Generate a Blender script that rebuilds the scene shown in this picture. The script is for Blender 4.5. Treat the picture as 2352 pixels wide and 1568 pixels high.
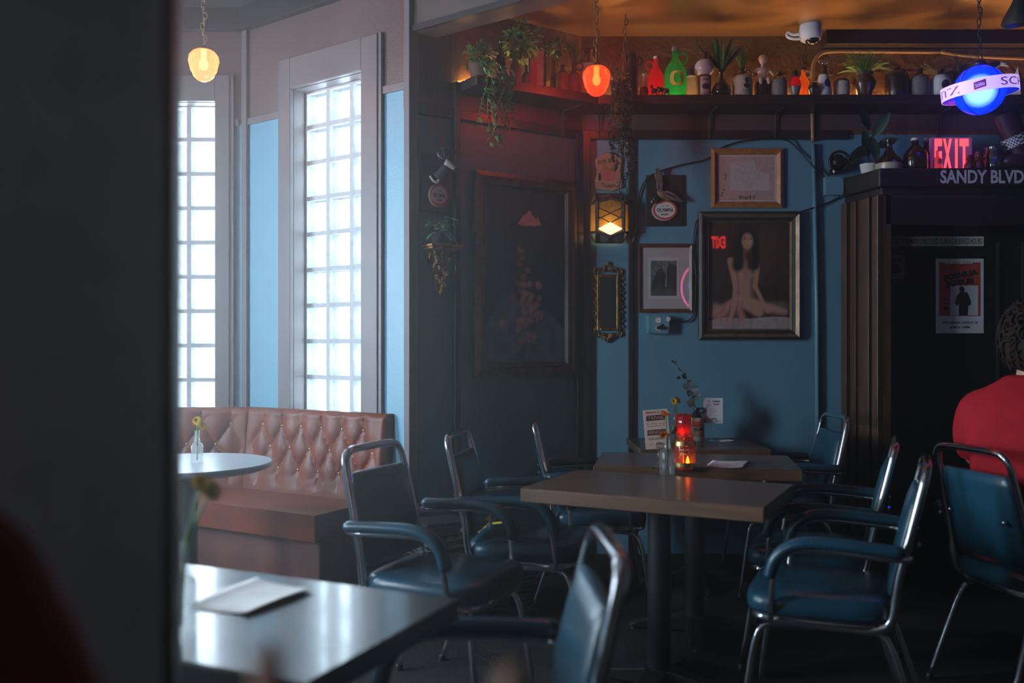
import bpy, bmesh, math, random
import numpy as np
from mathutils import Vector, Matrix

random.seed(7)
for _o in list(bpy.data.objects):
    bpy.data.objects.remove(_o, do_unlink=True)
SC = bpy.context.scene
COL = SC.collection

# ------------------------------------------------------------------ camera
F, CX, HY, EYE = 2100.0, 1176.0, 790.0, 1.28     # focal length in px of the 2352x1568 frame, horizon row, eye height
cam_data = bpy.data.cameras.new('camera')
cam_data.sensor_width = 36.0
cam_data.lens = F * 36.0 / 2352.0
cam_data.shift_y = (HY - 784.0) / 2352.0
cam_data.clip_start = 0.02
cam_data.dof.use_dof = True
cam_data.dof.focus_distance = 4.7
cam_data.dof.aperture_fstop = 1.8
cam = bpy.data.objects.new('camera', cam_data)
COL.objects.link(cam)
cam.location = (0, 0, EYE)
cam.rotation_euler = (math.pi / 2, 0, 0)
SC.camera = cam

# ------------------------------------------------------------------ daylight and exposure
SKY = 80.0
world = bpy.data.worlds.new('world')
SC.world = world
world.use_nodes = True
bg = world.node_tree.nodes['Background']
bg.inputs['Color'].default_value = (0.74, 0.89, 1.0, 1)
bg.inputs['Strength'].default_value = 2.0
SC.view_settings.view_transform = 'Standard'
SC.view_settings.look = 'None'
SC.view_settings.gamma = 1.0
SC.view_settings.use_curve_mapping = False
SC.view_settings.exposure = 0.0
SC.cycles.max_bounces = 4
SC.cycles.diffuse_bounces = 2
SC.cycles.glossy_bounces = 2
SC.cycles.transmission_bounces = 4
SC.cycles.volume_bounces = 0
SC.cycles.transparent_max_bounces = 14
SC.cycles.use_adaptive_sampling = True
SC.cycles.adaptive_threshold = 0.12
SC.cycles.adaptive_min_samples = 40
SC.cycles.sample_clamp_indirect = 3.0
SC.cycles.sample_clamp_direct = 7.0
SC.cycles.use_denoising = True
SC.cycles.use_light_tree = False
SC.cycles.caustics_reflective = False
SC.cycles.caustics_refractive = False

def daylight(name, loc, rot, sx, sy):
    "overcast daylight filling one window opening, SKY is its radiance"
    d = bpy.data.lights.new(name, 'AREA')
    d.shape = 'RECTANGLE'; d.size = sx; d.size_y = sy
    d.color = (0.74, 0.89, 1.0); d.energy = SKY * math.pi * sx * sy
    o = bpy.data.objects.new(name, d); COL.objects.link(o)
    o.location = loc; o.rotation_euler = rot
    return o

# ------------------------------------------------------------------ helpers
def pt(px, py, Y):
    "a point of the place at distance Y that is seen at pixel (px, py)"
    return Vector(((px - CX) / F * Y, Y, EYE - (py - HY) / F * Y))

class Wall:
    def __init__(s, o, ang):
        s.o = Vector((o[0], o[1], 0)); s.a = ang
        s.d = Vector((math.cos(ang), math.sin(ang), 0))
        s.n = Vector((math.sin(ang), -math.cos(ang), 0))      # into the room
    def hit(s, px, py, off=0.0):
        r = Vector(((px - CX) / F, 1, -(py - HY) / F)); c = Vector((0, 0, EYE))
        t = (s.o + s.n * off - c).dot(s.n) / r.dot(s.n)
        return c + r * t
    def rect(s, x0, y0, x1, y1, off=0.0):
        a, b = s.hit(x0, y0, off), s.hit(x1, y1, off)
        m = s.hit((x0 + x1) / 2, (y0 + y1) / 2, off)
        k = s.hit((x0 + x1) / 2, y0, off).z - s.hit((x0 + x1) / 2, y1, off).z
        w = ((a - b).dot(s.d))
        ctr = (a + b) / 2; ctr.z = m.z
        return ctr, abs(w), k
    def at(s, along, z, off=0.0):
        p = s.o + s.d * along + s.n * off
        return Vector((p.x, p.y, z))

def link(o, parent=None):
    COL.objects.link(o)
    if parent is not None:
        o.parent = parent
    return o

def tag(o, label=None, cat=None, group=None, kind=None):
    if label: o['label'] = label
    if cat: o['category'] = cat
    if group: o['group'] = group
    if kind: o['kind'] = kind
    return o

def thing(name, label, cat, loc=(0, 0, 0), rotz=0.0, group=None):
    o = bpy.data.objects.new(name, None)
    o.empty_display_size = 0.05
    link(o); o.location = loc; o.rotation_euler = (0, 0, rotz)
    return tag(o, label, cat, group)

def copy_tree(o, parent=None):
    c = o.copy(); COL.objects.link(c); c.parent = parent
    for ch in list(o.children):
        copy_tree(ch, c)
    return c

def catmull(pts, n=6):
    pts = [Vector(p) for p in pts]
    if len(pts) < 3: return pts
    P = [pts[0] * 2 - pts[1]] + pts + [pts[-1] * 2 - pts[-2]]
    out = []
    for i in range(1, len(P) - 2):
        for k in range(n):
            t = k / n
            a, b, c, d = P[i - 1], P[i], P[i + 1], P[i + 2]
            out.append(0.5 * ((2 * b) + (c - a) * t + (2 * a - 5 * b + 4 * c - d) * t * t + (3 * b - a - 3 * c + d) * t ** 3))
    out.append(pts[-1])
    return out

class MB:
    "collects shapes; build() links them as ONE mesh object"
    def __init__(s): s.v = []; s.f = []; s.m = []; s.mi = 0
    def add(s, vs, fs):
        b = len(s.v)
        s.v += [Vector(v) for v in vs]
        s.f += [tuple(i + b for i in f) for f in fs]
        s.m += [s.mi] * len(fs)
        return s
    def box(s, c, size, rot=None):
        h = Vector(size) / 2
        vs = [Vector((x * h.x, y * h.y, z * h.z)) for x in (-1, 1) for y in (-1, 1) for z in (-1, 1)]
        if rot is not None: vs = [rot @ v for v in vs]
        vs = [v + Vector(c) for v in vs]
        return s.add(vs, [(0, 1, 3, 2), (4, 6, 7, 5), (0, 4, 5, 1), (2, 3, 7, 6), (0, 2, 6, 4), (1, 5, 7, 3)])
    def cbox(s, c, size, ch):
        "box with chamfered vertical and horizontal edges seen from every side"
        bm = bmesh.new(); bmesh.ops.create_cube(bm, size=1)
        for v in bm.verts: v.co = Vector((v.co.x * size[0], v.co.y * size[1], v.co.z * size[2]))
        bmesh.ops.bevel(bm, geom=list(bm.edges), offset=ch, segments=2, affect='EDGES', profile=0.6)
        bm.verts.ensure_lookup_table()
        vs = [v.co + Vector(c) for v in bm.verts]; fs = [[v.index for v in f.verts] for f in bm.faces]
        bm.free(); return s.add(vs, fs)
    def prism(s, poly, z0, z1):
        n = len(poly)
        vs = [(x, y, z0) for x, y in poly] + [(x, y, z1) for x, y in poly]
        fs = [tuple(reversed(range(n))), tuple(range(n, 2 * n))] + [(i, (i + 1) % n, n + (i + 1) % n, n + i) for i in range(n)]
        return s.add(vs, fs)
    def plate(s, poly, y0, y1):
        "outline in x,z with thickness along y"
        n = len(poly)
        vs = [(x, y0, z) for x, z in poly] + [(x, y1, z) for x, z in poly]
        fs = [tuple(range(n)), tuple(reversed(range(n, 2 * n)))] + [(i, n + i, n + (i + 1) % n, (i + 1) % n) for i in range(n)]
        return s.add(vs, fs)
    def loft(s, rings, closed=True, cap=True):
        n = len(rings[0]); vs = [p for r in rings for p in r]; fs = []
        for i in range(len(rings) - 1):
            for j in range(n if closed else n - 1):
                a, b = i * n + j, i * n + (j + 1) % n
                fs.append((a, b, b + n, a + n))
        if cap and closed:
            fs.append(tuple(reversed(range(n)))); fs.append(tuple(range((len(rings) - 1) * n, len(rings) * n)))
        return s.add(vs, fs)
    def tube(s, path, r, seg=8, flat=None, cap=True, up=None):
        path = [Vector(p) for p in path]; rings = []
        rs = r if isinstance(r, (list, tuple)) else [r] * len(path)
        prev = None
        for i, p in enumerate(path):
            t = (path[min(i + 1, len(path) - 1)] - path[max(i - 1, 0)])
            if t.length < 1e-9: t = Vector((0, 0, 1))
            t.normalize()
            if up is not None:
                a = Vector(up); a = a - t * a.dot(t)
                if a.length < 1e-6: a = t.orthogonal()
            elif prev is None:
                a = t.orthogonal()
            else:
                a = prev - t * prev.dot(t)
                if a.length < 1e-6: a = t.orthogonal()
            a.normalize(); prev = a; b = t.cross(a)
            fa, fb = (1, 1) if flat is None else flat
            rings.append([p + a * (math.cos(2 * math.pi * k / seg) * rs[i] * fa) + b * (math.sin(2 * math.pi * k / seg) * rs[i] * fb) for k in range(seg)])
        return s.loft(rings, cap=cap)
    def lathe(s, prof, seg=20, c=(0, 0, 0), cap=True):
        c = Vector(c)
        rings = [[c + Vector((r * math.cos(2 * math.pi * k / seg), r * math.sin(2 * math.pi * k / seg), z)) for k in range(seg)] for r, z in prof]
        return s.loft(rings, cap=cap)
    def ell(s, c, r, seg=14, rings=8, rot=None):
        c = Vector(c)
        if not hasattr(r, '__len__'): r = (r, r, r)
        R = []
        for i in range(rings + 1):
            a = math.pi * (i / rings) ; sr = max(math.sin(a), 0.02); z = -math.cos(a)
            ring = []
            for k in range(seg):
                v = Vector((sr * math.cos(2 * math.pi * k / seg) * r[0], sr * math.sin(2 * math.pi * k / seg) * r[1], z * r[2]))
                if rot is not None: v = rot @ v
                ring.append(c + v)
            R.append(ring)
        return s.loft(R)
    def grid(s, fn, nu, nv):
        vs = [fn(i / (nu - 1), j / (nv - 1)) for j in range(nv) for i in range(nu)]
        fs = [(j * nu + i, j * nu + i + 1, (j + 1) * nu + i + 1, (j + 1) * nu + i) for j in range(nv - 1) for i in range(nu - 1)]
        return s.add(vs, fs)
    def build(s, name, mat, parent=None, smooth=False, loc=None, rot=None, mods=None):
        me = bpy.data.meshes.new(name)
        me.from_pydata([tuple(v) for v in s.v], [], s.f)
        mats = mat if isinstance(mat, (list, tuple)) else [mat]
        for m in mats: me.materials.append(m)
        if len(mats) > 1: me.polygons.foreach_set('material_index', s.m)
        if smooth: me.polygons.foreach_set('use_smooth', [True] * len(me.polygons))
        bm = bmesh.new(); bm.from_mesh(me); bmesh.ops.recalc_face_normals(bm, faces=bm.faces); bm.to_mesh(me); bm.free()
        me.update()
        o = bpy.data.objects.new(name, me); link(o, parent)
        if loc is not None: o.location = loc
        if rot is not None: o.rotation_euler = rot
        if smooth == 'auto':
            md = o.modifiers.new('edges', 'EDGE_SPLIT'); md.split_angle = math.radians(42)
        for t, kw in (mods or []):
            md = o.modifiers.new(t.lower(), t)
            for k, v in kw.items(): setattr(md, k, v)
        return o

def bevel(w, seg=2): return [('BEVEL', dict(width=w, segments=seg, limit_method='ANGLE'))]

# ------------------------------------------------------------------ materials
MATS = {}
def M(name, col, rough=0.5, metal=0.0, var=0.0, scale=12.0, bump=0.0, bscale=60.0, coat=0.0, emit=None, es=0.0, stretch=None, spec=0.5, sheen=0.0):
    if name in MATS: return MATS[name]
    m = bpy.data.materials.new(name); m.use_nodes = True
    nt = m.node_tree; b = nt.nodes['Principled BSDF']
    b.inputs['Base Color'].default_value = (*col, 1)
    b.inputs['Roughness'].default_value = rough
    b.inputs['Metallic'].default_value = metal
    b.inputs['Specular IOR Level'].default_value = spec
    if coat: b.inputs['Coat Weight'].default_value = coat; b.inputs['Coat Roughness'].default_value = 0.08
    if sheen: b.inputs['Sheen Weight'].default_value = sheen
    if emit is not None:
        b.inputs['Emission Color'].default_value = (*emit, 1); b.inputs['Emission Strength'].default_value = es
    tc = None
    def coords():
        nonlocal tc
        if tc is None:
            t = nt.nodes.new('ShaderNodeTexCoord'); tc = nt.nodes.new('ShaderNodeMapping')
            nt.links.new(t.outputs['Object'], tc.inputs['Vector'])
            if stretch: tc.inputs['Scale'].default_value = stretch
        return tc.outputs['Vector']
    if var:
        n = nt.nodes.new('ShaderNodeTexNoise'); n.inputs['Scale'].default_value = scale; n.inputs['Detail'].default_value = 2
        nt.links.new(coords(), n.inputs['Vector'])
        r = nt.nodes.new('ShaderNodeValToRGB')
        r.color_ramp.elements[0].position = 0.3; r.color_ramp.elements[1].position = 0.7
        r.color_ramp.elements[0].color = (*[max(0, c * (1 - var)) for c in col], 1)
        r.color_ramp.elements[1].color = (*[min(1, c * (1 + var)) for c in col], 1)
        nt.links.new(n.outputs['Fac'], r.inputs['Fac']); nt.links.new(r.outputs['Color'], b.inputs['Base Color'])
    if bump:
        n = nt.nodes.new('ShaderNodeTexNoise'); n.inputs['Scale'].default_value = bscale; n.inputs['Detail'].default_value = 1
        nt.links.new(coords(), n.inputs['Vector'])
        bp = nt.nodes.new('ShaderNodeBump'); bp.inputs['Strength'].default_value = bump; bp.inputs['Distance'].default_value = 0.01
        nt.links.new(n.outputs['Fac'], bp.inputs['Height']); nt.links.new(bp.outputs['Normal'], b.inputs['Normal'])
    MATS[name] = m
    return m

def thin_glass(name, col=(1, 1, 1), gloss=0.12, rough=0.03, diffuse=0.0, dcol=None, emit=None, es=0.0, trans=0.0, wave=0.0, wscale=20.0):
    "clear or tinted glass: see-through, mirror-like by angle, optionally clouded"
    if name in MATS: return MATS[name]
    m = bpy.data.materials.new(name); m.use_nodes = True
    nt = m.node_tree
    for n in list(nt.nodes):
        if n.type == 'BSDF_PRINCIPLED': nt.nodes.remove(n)
    out = [n for n in nt.nodes if n.type == 'OUTPUT_MATERIAL'][0]
    tr = nt.nodes.new('ShaderNodeBsdfTransparent'); tr.inputs['Color'].default_value = (*col, 1)
    gl = nt.nodes.new('ShaderNodeBsdfGlossy'); gl.inputs['Roughness'].default_value = rough
    gl.inputs['Color'].default_value = (1, 1, 1, 1)
    lw = nt.nodes.new('ShaderNodeLayerWeight'); lw.inputs['Blend'].default_value = 0.5
    pw = nt.nodes.new('ShaderNodeMath'); pw.operation = 'POWER'; pw.inputs[1].default_value = 4.0
    nt.links.new(lw.outputs['Facing'], pw.inputs[0])
    ma = nt.nodes.new('ShaderNodeMath'); ma.operation = 'MULTIPLY_ADD'; ma.inputs[1].default_value = 0.7; ma.inputs[2].default_value = gloss * 0.4
    nt.links.new(pw.outputs[0], ma.inputs[0])
    mx = nt.nodes.new('ShaderNodeMixShader'); nt.links.new(ma.outputs[0], mx.inputs[0])
    base = tr
    if wave:
        t = nt.nodes.new('ShaderNodeTexCoord'); nz = nt.nodes.new('ShaderNodeTexNoise'); nz.inputs['Scale'].default_value = wscale
        mp = nt.nodes.new('ShaderNodeMapping'); mp.inputs['Scale'].default_value = (1, 1, 0.35)
        nt.links.new(t.outputs['Object'], mp.inputs['Vector']); nt.links.new(mp.outputs['Vector'], nz.inputs['Vector'])
        cr = nt.nodes.new('ShaderNodeValToRGB')
        cr.color_ramp.elements[0].position = 0.40; cr.color_ramp.elements[0].color = (0.55 * col[0], 0.55 * col[1], 0.55 * col[2], 1)
        cr.color_ramp.elements[1].position = 0.55; cr.color_ramp.elements[1].color = (*col, 1)
        nt.links.new(nz.outputs['Fac'], cr.inputs['Fac']); nt.links.new(cr.outputs['Color'], tr.inputs['Color'])
        bp = nt.nodes.new('ShaderNodeBump'); bp.inputs['Strength'].default_value = wave; bp.inputs['Distance'].default_value = 0.02
        nt.links.new(nz.outputs['Fac'], bp.inputs['Height']); nt.links.new(bp.outputs['Normal'], gl.inputs['Normal'])
    if diffuse:
        d = nt.nodes.new('ShaderNodeBsdfDiffuse'); d.inputs['Color'].default_value = (*(dcol or col), 1)
        tl = nt.nodes.new('ShaderNodeBsdfTranslucent'); tl.inputs['Color'].default_value = (*(dcol or col), 1)
        m1 = nt.nodes.new('ShaderNodeMixShader'); m1.inputs[0].default_value = 0.7
        nt.links.new(d.outputs[0], m1.inputs[1]); nt.links.new(tl.outputs[0], m1.inputs[2])
        m2 = nt.nodes.new('ShaderNodeMixShader'); m2.inputs[0].default_value = diffuse
        nt.links.new(tr.outputs[0], m2.inputs[1]); nt.links.new(m1.outputs[0], m2.inputs[2]); base = m2
    nt.links.new(base.outputs[0], mx.inputs[1]); nt.links.new(gl.outputs[0], mx.inputs[2])
    last = mx
    if emit is not None:
        e = nt.nodes.new('ShaderNodeEmission'); e.inputs['Color'].default_value = (*emit, 1); e.inputs['Strength'].default_value = es
        ad = nt.nodes.new('ShaderNodeAddShader'); nt.links.new(mx.outputs[0], ad.inputs[0]); nt.links.new(e.outputs[0], ad.inputs[1]); last = ad
    nt.links.new(last.outputs[0], out.inputs['Surface'])
    MATS[name] = m
    return m

def emitter(name, col, s):
    if name in MATS: return MATS[name]
    m = bpy.data.materials.new(name); m.use_nodes = True; nt = m.node_tree
    b = nt.nodes['Principled BSDF']; b.inputs['Base Color'].default_value = (*col, 1)
    b.inputs['Emission Color'].default_value = (*col, 1); b.inputs['Emission Strength'].default_value = s
    MATS[name] = m; return m

def wood(name, c0, c1, rough=0.35, scale=3.0, stretch=(1, 12, 12), coat=0.0):
    if name in MATS: return MATS[name]
    m = bpy.data.materials.new(name); m.use_nodes = True; nt = m.node_tree; b = nt.nodes['Principled BSDF']
    t = nt.nodes.new('ShaderNodeTexCoord'); mp = nt.nodes.new('ShaderNodeMapping'); mp.inputs['Scale'].default_value = stretch
    n = nt.nodes.new('ShaderNodeTexNoise'); n.inputs['Scale'].default_value = scale; n.inputs['Detail'].default_value = 3; n.inputs['Distortion'].default_value = 0.6
    r = nt.nodes.new('ShaderNodeValToRGB')
    r.color_ramp.elements[0].position = 0.3; r.color_ramp.elements[0].color = (*c0, 1)
    r.color_ramp.elements[1].position = 0.7; r.color_ramp.elements[1].color = (*c1, 1)
    bp = nt.nodes.new('ShaderNodeBump'); bp.inputs['Strength'].default_value = 0.12; bp.inputs['Distance'].default_value = 0.004
    nt.links.new(t.outputs['Object'], mp.inputs['Vector']); nt.links.new(mp.outputs['Vector'], n.inputs['Vector'])
    nt.links.new(n.outputs['Fac'], r.inputs['Fac']); nt.links.new(r.outputs['Color'], b.inputs['Base Color'])
    nt.links.new(n.outputs['Fac'], bp.inputs['Height']); nt.links.new(bp.outputs['Normal'], b.inputs['Normal'])
    b.inputs['Roughness'].default_value = rough
    if coat: b.inputs['Coat Weight'].default_value = coat; b.inputs['Coat Roughness'].default_value = 0.1
    MATS[name] = m; return m

def vcol(name, rough=0.6, coat=0.0):
    "print or paint whose colours come from the mesh's colour attribute"
    if name in MATS: return MATS[name]
    m = bpy.data.materials.new(name); m.use_nodes = True; nt = m.node_tree; b = nt.nodes['Principled BSDF']
    a = nt.nodes.new('ShaderNodeAttribute'); a.attribute_name = 'Col'
    nt.links.new(a.outputs['Color'], b.inputs['Base Color']); b.inputs['Roughness'].default_value = rough
    if coat: b.inputs['Coat Weight'].default_value = coat; b.inputs['Coat Roughness'].default_value = 0.02
    MATS[name] = m; return m

def carpet_mat():
    m = bpy.data.materials.new('ribbed_carpet'); m.use_nodes = True; nt = m.node_tree; b = nt.nodes['Principled BSDF']
    t = nt.nodes.new('ShaderNodeTexCoord'); mp = nt.nodes.new('ShaderNodeMapping'); mp.inputs['Rotation'].default_value = (0, 0, math.radians(-27))
    w = nt.nodes.new('ShaderNodeTexWave'); w.inputs['Scale'].default_value = 42; w.inputs['Distortion'].default_value = 1.2; w.inputs['Detail'].default_value = 2
    n = nt.nodes.new('ShaderNodeTexNoise'); n.inputs['Scale'].default_value = 160
    r = nt.nodes.new('ShaderNodeValToRGB'); r.color_ramp.elements[0].color = (0.012, 0.012, 0.014, 1); r.color_ramp.elements[1].color = (0.06, 0.055, 0.055, 1)
    mx = nt.nodes.new('ShaderNodeMath'); mx.operation = 'MULTIPLY'
    bp = nt.nodes.new('ShaderNodeBump'); bp.inputs['Strength'].default_value = 0.7; bp.inputs['Distance'].default_value = 0.006
    nt.links.new(t.outputs['Object'], mp.inputs['Vector']); nt.links.new(mp.outputs['Vector'], w.inputs['Vector']); nt.links.new(mp.outputs['Vector'], n.inputs['Vector'])
    nt.links.new(w.outputs['Fac'], mx.inputs[0]); nt.links.new(n.outputs['Fac'], mx.inputs[1]); nt.links.new(mx.outputs[0], r.inputs['Fac'])
    nt.links.new(r.outputs['Color'], b.inputs['Base Color']); nt.links.new(w.outputs['Fac'], bp.inputs['Height']); nt.links.new(bp.outputs['Normal'], b.inputs['Normal'])
    b.inputs['Roughness'].default_value = 0.95; b.inputs['Specular IOR Level'].default_value = 0.1
    return m

BLUE = M('blue_wall_paint', (0.105, 0.25, 0.335), 0.42, var=0.05, scale=2.5, bump=0.12, bscale=140)
BROWN = M('brown_wall_paint', (0.085, 0.047, 0.042), 0.5, var=0.12, scale=3, bump=0.15, bscale=90)
TRIM = M('dark_trim_paint', (0.020, 0.014, 0.014), 0.38, var=0.2, scale=6)
CASE = M('mauve_casing_paint', (0.11, 0.085, 0.09), 0.45, var=0.08, scale=4)
CHROME = M('chrome', (0.88, 0.88, 0.90), 0.09, 1.0)
STEEL = M('brushed_steel', (0.35, 0.36, 0.38), 0.3, 1.0)
BLACK = M('black_metal', (0.012, 0.012, 0.013), 0.4)
BLACKP = M('black_plastic', (0.01, 0.01, 0.011), 0.35)
GOLD = M('antique_gold', (0.30, 0.17, 0.055), 0.38, 0.85, var=0.5, scale=25)
BRASS = M('brass', (0.8, 0.55, 0.2), 0.22, 1.0)
WHITE = M('white_plastic', (0.75, 0.75, 0.75), 0.4)
VINYL = M('teal_vinyl', (0.0075, 0.040, 0.066), 0.25, var=0.15, scale=5, bump=0.08, bscale=220, coat=0.15)
LEATHER = M('brown_leather', (0.125, 0.026, 0.012), 0.37, var=0.22, scale=6, bump=0.1, bscale=120, spec=0.32)
CARPET = carpet_mat()
# ------------------------------------------------------------------ the room
C0 = Vector((-0.5, 4.59, 0)); C1 = Vector((0.394, 5.2, 0)); A0 = Vector((-1.58, 5.40, 0))
WW = Wall(C0, math.atan2(C1.y - C0.y, C1.x - C0.x)); LWW = (C1 - C0).length
WB = Wall(A0, math.atan2(C0.y - A0.y, C0.x - A0.x)); LWB = (C0 - A0).length
WA = Wall((-3.2, 5.40), 0.0)
BW = Wall((0.394, 5.2), 0.0)
WL = Wall((-3.2, -2.1), math.pi / 2)
ZC, ZT = 3.03, 3.25         # copper ceiling, taller ceiling over the alcove

def struct(o, label=None):
    o['kind'] = 'structure'
    if label: o['label'] = label
    return o

def wall_mesh(name, wall, x0, x1, z1, holes, split, lo, hi, thick=0.2):
    "a wall in its own frame with openings, blue to the rail at height split and brown above"
    mb = MB()
    xs = sorted({x0, x1} | {h[0] for h in holes} | {h[1] for h in holes})
    for a, b in zip(xs[:-1], xs[1:]):
        hs = [h for h in holes if h[0] <= a + 1e-6 and h[1] >= b - 1e-6]
        zs = sorted({0.0, z1} | {h[2] for h in hs} | {h[3] for h in hs} | ({split} if 0 < split < z1 else set()))
        for c, d in zip(zs[:-1], zs[1:]):
            if any(h[2] <= c + 1e-6 and h[3] >= d - 1e-6 for h in hs): continue
            mb.mi = 0 if (c + d) / 2 < split else 1
            mb.box(((a + b) / 2, thick / 2, (c + d) / 2), (b - a, thick, d - c))
    o = mb.build(name, [lo, hi], loc=(wall.o.x, wall.o.y, 0), rot=(0, 0, wall.a))
    return struct(o)

mb = MB(); mb.box((0.2, 1.65, -0.05), (7.2, 7.9, 0.1)); struct(mb.build('floor', CARPET))
mb = MB(); mb.box((0.2, 1.65, ZT + 0.05), (7.2, 7.9, 0.1)); struct(mb.build('ceiling', M('dark_ceiling_paint', (0.05, 0.035, 0.035), 0.6, var=0.1)))
mb = MB(); mb.box((-3.5, 6.0, -0.16), (24, 24, 0.1)); struct(mb.build('pavement_outside', M('grey_pavement', (0.12, 0.12, 0.12), 0.9, var=0.2, scale=4)), 'grey pavement outside the windows')

def copper():
    m = bpy.data.materials.new('copper_ceiling_foil'); m.use_nodes = True; nt = m.node_tree; b = nt.nodes['Principled BSDF']
    b.inputs['Base Color'].default_value = (0.50, 0.29, 0.11, 1); b.inputs['Metallic'].default_value = 0.9; b.inputs['Roughness'].default_value = 0.42
    t = nt.nodes.new('ShaderNodeTexCoord'); n = nt.nodes.new('ShaderNodeTexNoise'); n.inputs['Scale'].default_value = 5; n.inputs['Detail'].default_value = 1
    bp = nt.nodes.new('ShaderNodeBump'); bp.inputs['Strength'].default_value = 0.35; bp.inputs['Distance'].default_value = 0.05
    nt.links.new(t.outputs['Object'], n.inputs['Vector']); nt.links.new(n.outputs['Fac'], bp.inputs['Height']); nt.links.new(bp.outputs['Normal'], b.inputs['Normal'])
    return m
COPPER = copper()
def foil():
    m = bpy.data.materials.new('crinkled_brown_foil'); m.use_nodes = True; nt = m.node_tree; b = nt.nodes['Principled BSDF']
    b.inputs['Base Color'].default_value = (0.16, 0.085, 0.035, 1); b.inputs['Metallic'].default_value = 0.25; b.inputs['Roughness'].default_value = 0.36
    t = nt.nodes.new('ShaderNodeTexCoord'); n = nt.nodes.new('ShaderNodeTexNoise'); n.inputs['Scale'].default_value = 9; n.inputs['Detail'].default_value = 3; n.inputs['Distortion'].default_value = 1.5
    bp = nt.nodes.new('ShaderNodeBump'); bp.inputs['Strength'].default_value = 0.8; bp.inputs['Distance'].default_value = 0.02
    nt.links.new(t.outputs['Object'], n.inputs['Vector']); nt.links.new(n.outputs['Fac'], bp.inputs['Height']); nt.links.new(bp.outputs['Normal'], b.inputs['Normal'])
    return m
FOIL = foil()
bdir = WB.d
e1 = C0 + bdir * 3.4
mb = MB(); mb.prism([(C0.x - 0.3, C0.y + 0.23), (e1.x, e1.y), (3.7, e1.y), (3.7, 5.35), (0.25, 5.35)], ZC, ZT + 0.02)
struct(mb.build('ceiling_copper', COPPER), 'shiny copper coloured lower ceiling over the picture wall')

# window facets of the alcove, glass-block openings
WIN_B = (0.444, 1.010, 0.893, 2.707)
WIN_A = (-2.32 + 3.2, -1.746 + 3.2, 0.86, 2.712)
wall_mesh('wall_window', WB, 0, LWB, ZT, [WIN_B], 2.58, BLUE, BROWN)
wall_mesh('wall_alcove', WA, -0.3, 1.75, ZT, [WIN_A], 2.58, BLUE, BROWN)
SIDE_WINS = [(1.15, 1.6, 1.1, 2.5), (4.25, 4.95, 1.0, 2.6), (6.0, 6.6, 1.0, 2.6)]
wall_mesh('wall_left', WL, -0.2, 7.7, ZT, SIDE_WINS, 2.58, BLUE, BROWN)
wall_mesh('wall_angled', WW, -0.02, LWW + 0.02, ZT, [], 2.47, BLUE, FOIL)
wall_mesh('wall_back', BW, -0.16, 3.4, ZT, [], 2.47, BLUE, FOIL)
mb = MB(); mb.box((3.75, 1.6, ZT / 2), (0.2, 7.9, ZT)); struct(mb.build('wall_right', M('dark_room_paint', (0.02, 0.017, 0.018), 0.6)))
mb = MB(); mb.box((0.2, -2.2, ZT / 2), (7.2, 0.2, ZT)); struct(mb.build('wall_rear', M('dark_room_paint', (0.02, 0.017, 0.018), 0.6)))

# glass blocks
BLOCK_FACE = thin_glass('wavy_block_glass', (0.95, 0.98, 1.0), gloss=0.05, rough=0.12, diffuse=0.08, dcol=(0.9, 0.95, 1.0), wave=0.5, wscale=26)
BLOCK_SIDE = thin_glass('block_side_glass', (0.55, 0.6, 0.62), gloss=0.1, rough=0.1, diffuse=0.5, dcol=(0.6, 0.66, 0.68))
MORTAR = M('white_mortar', (0.55, 0.57, 0.6), 0.8, var=0.1, scale=30)
def block_window(name, wall, win, cols, rows, depth):
    x0, x1, z0, z1 = win
    e = bpy.data.objects.new(name, None); link(e); e.location = (wall.o.x, wall.o.y, 0); e.rotation_euler = (0, 0, wall.a)
    struct(e)
    pw, ph = (x1 - x0) / cols, (z1 - z0) / rows
    mb = MB()
    for i in range(cols + 1): mb.box((x0 + i * pw, depth + 0.035, (z0 + z1) / 2), (0.026, 0.084, z1 - z0))
    for j in range(rows + 1): mb.box(((x0 + x1) / 2, depth + 0.035, z0 + j * ph), (x1 - x0, 0.082, 0.024))
    mb.build('mortar', MORTAR, e)
    bm = MB(); w, h, t = pw - 0.026, ph - 0.024, 0.08
    # block: bulged wavy faces front and back, plain edges
    for sgn in (-1, 1):
        bm.mi = 0
        bm.grid(lambda u, v: Vector(((u - .5) * w, sgn * (t / 2 - 0.006 * (abs(u - .5) * 2) ** 4 - 0.006 * (abs(v - .5) * 2) ** 4), (v - .5) * h)), 5, 5)
    bm.mi = 1
    y = t / 2 - 0.012
    for sx in (-1, 1): bm.add([(sx * w / 2, -y, -h / 2), (sx * w / 2, y, -h / 2), (sx * w / 2, y, h / 2), (sx * w / 2, -y, h / 2)], [(0, 1, 2, 3)])
    for sz in (-1, 1): bm.add([(-w / 2, -y, sz * h / 2), (w / 2, -y, sz * h / 2), (w / 2, y, sz * h / 2), (-w / 2, y, sz * h / 2)], [(0, 1, 2, 3)])
    first = None
    for j in range(rows):
        for i in range(cols):
            if first is None: o = first = bm.build('glass_block', [BLOCK_FACE, BLOCK_SIDE], e, smooth=True)
            else: o = first.copy(); link(o, e)
            o.location = (x0 + (i + .5) * pw, depth + 0.045, z0 + (j + .5) * ph)
    return e
win1 = block_window('window_1', WB, WIN_B, 3, 9, 0.09)
win2 = block_window('window_2', WA, WIN_A, 3, 9, 0.09)
def daylight_for(wall, win, k, off=-0.215):
    c = wall.at((win[0] + win[1]) / 2, (win[2] + win[3]) / 2, off)
    daylight('window_daylight', c, wall.n.to_track_quat('-Z', 'Y').to_euler(), win[1] - win[0] + 0.3, win[3] - win[2] + 0.3)
daylight_for(WB, WIN_B, 0); daylight_for(WA, WIN_A, 1)
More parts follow.
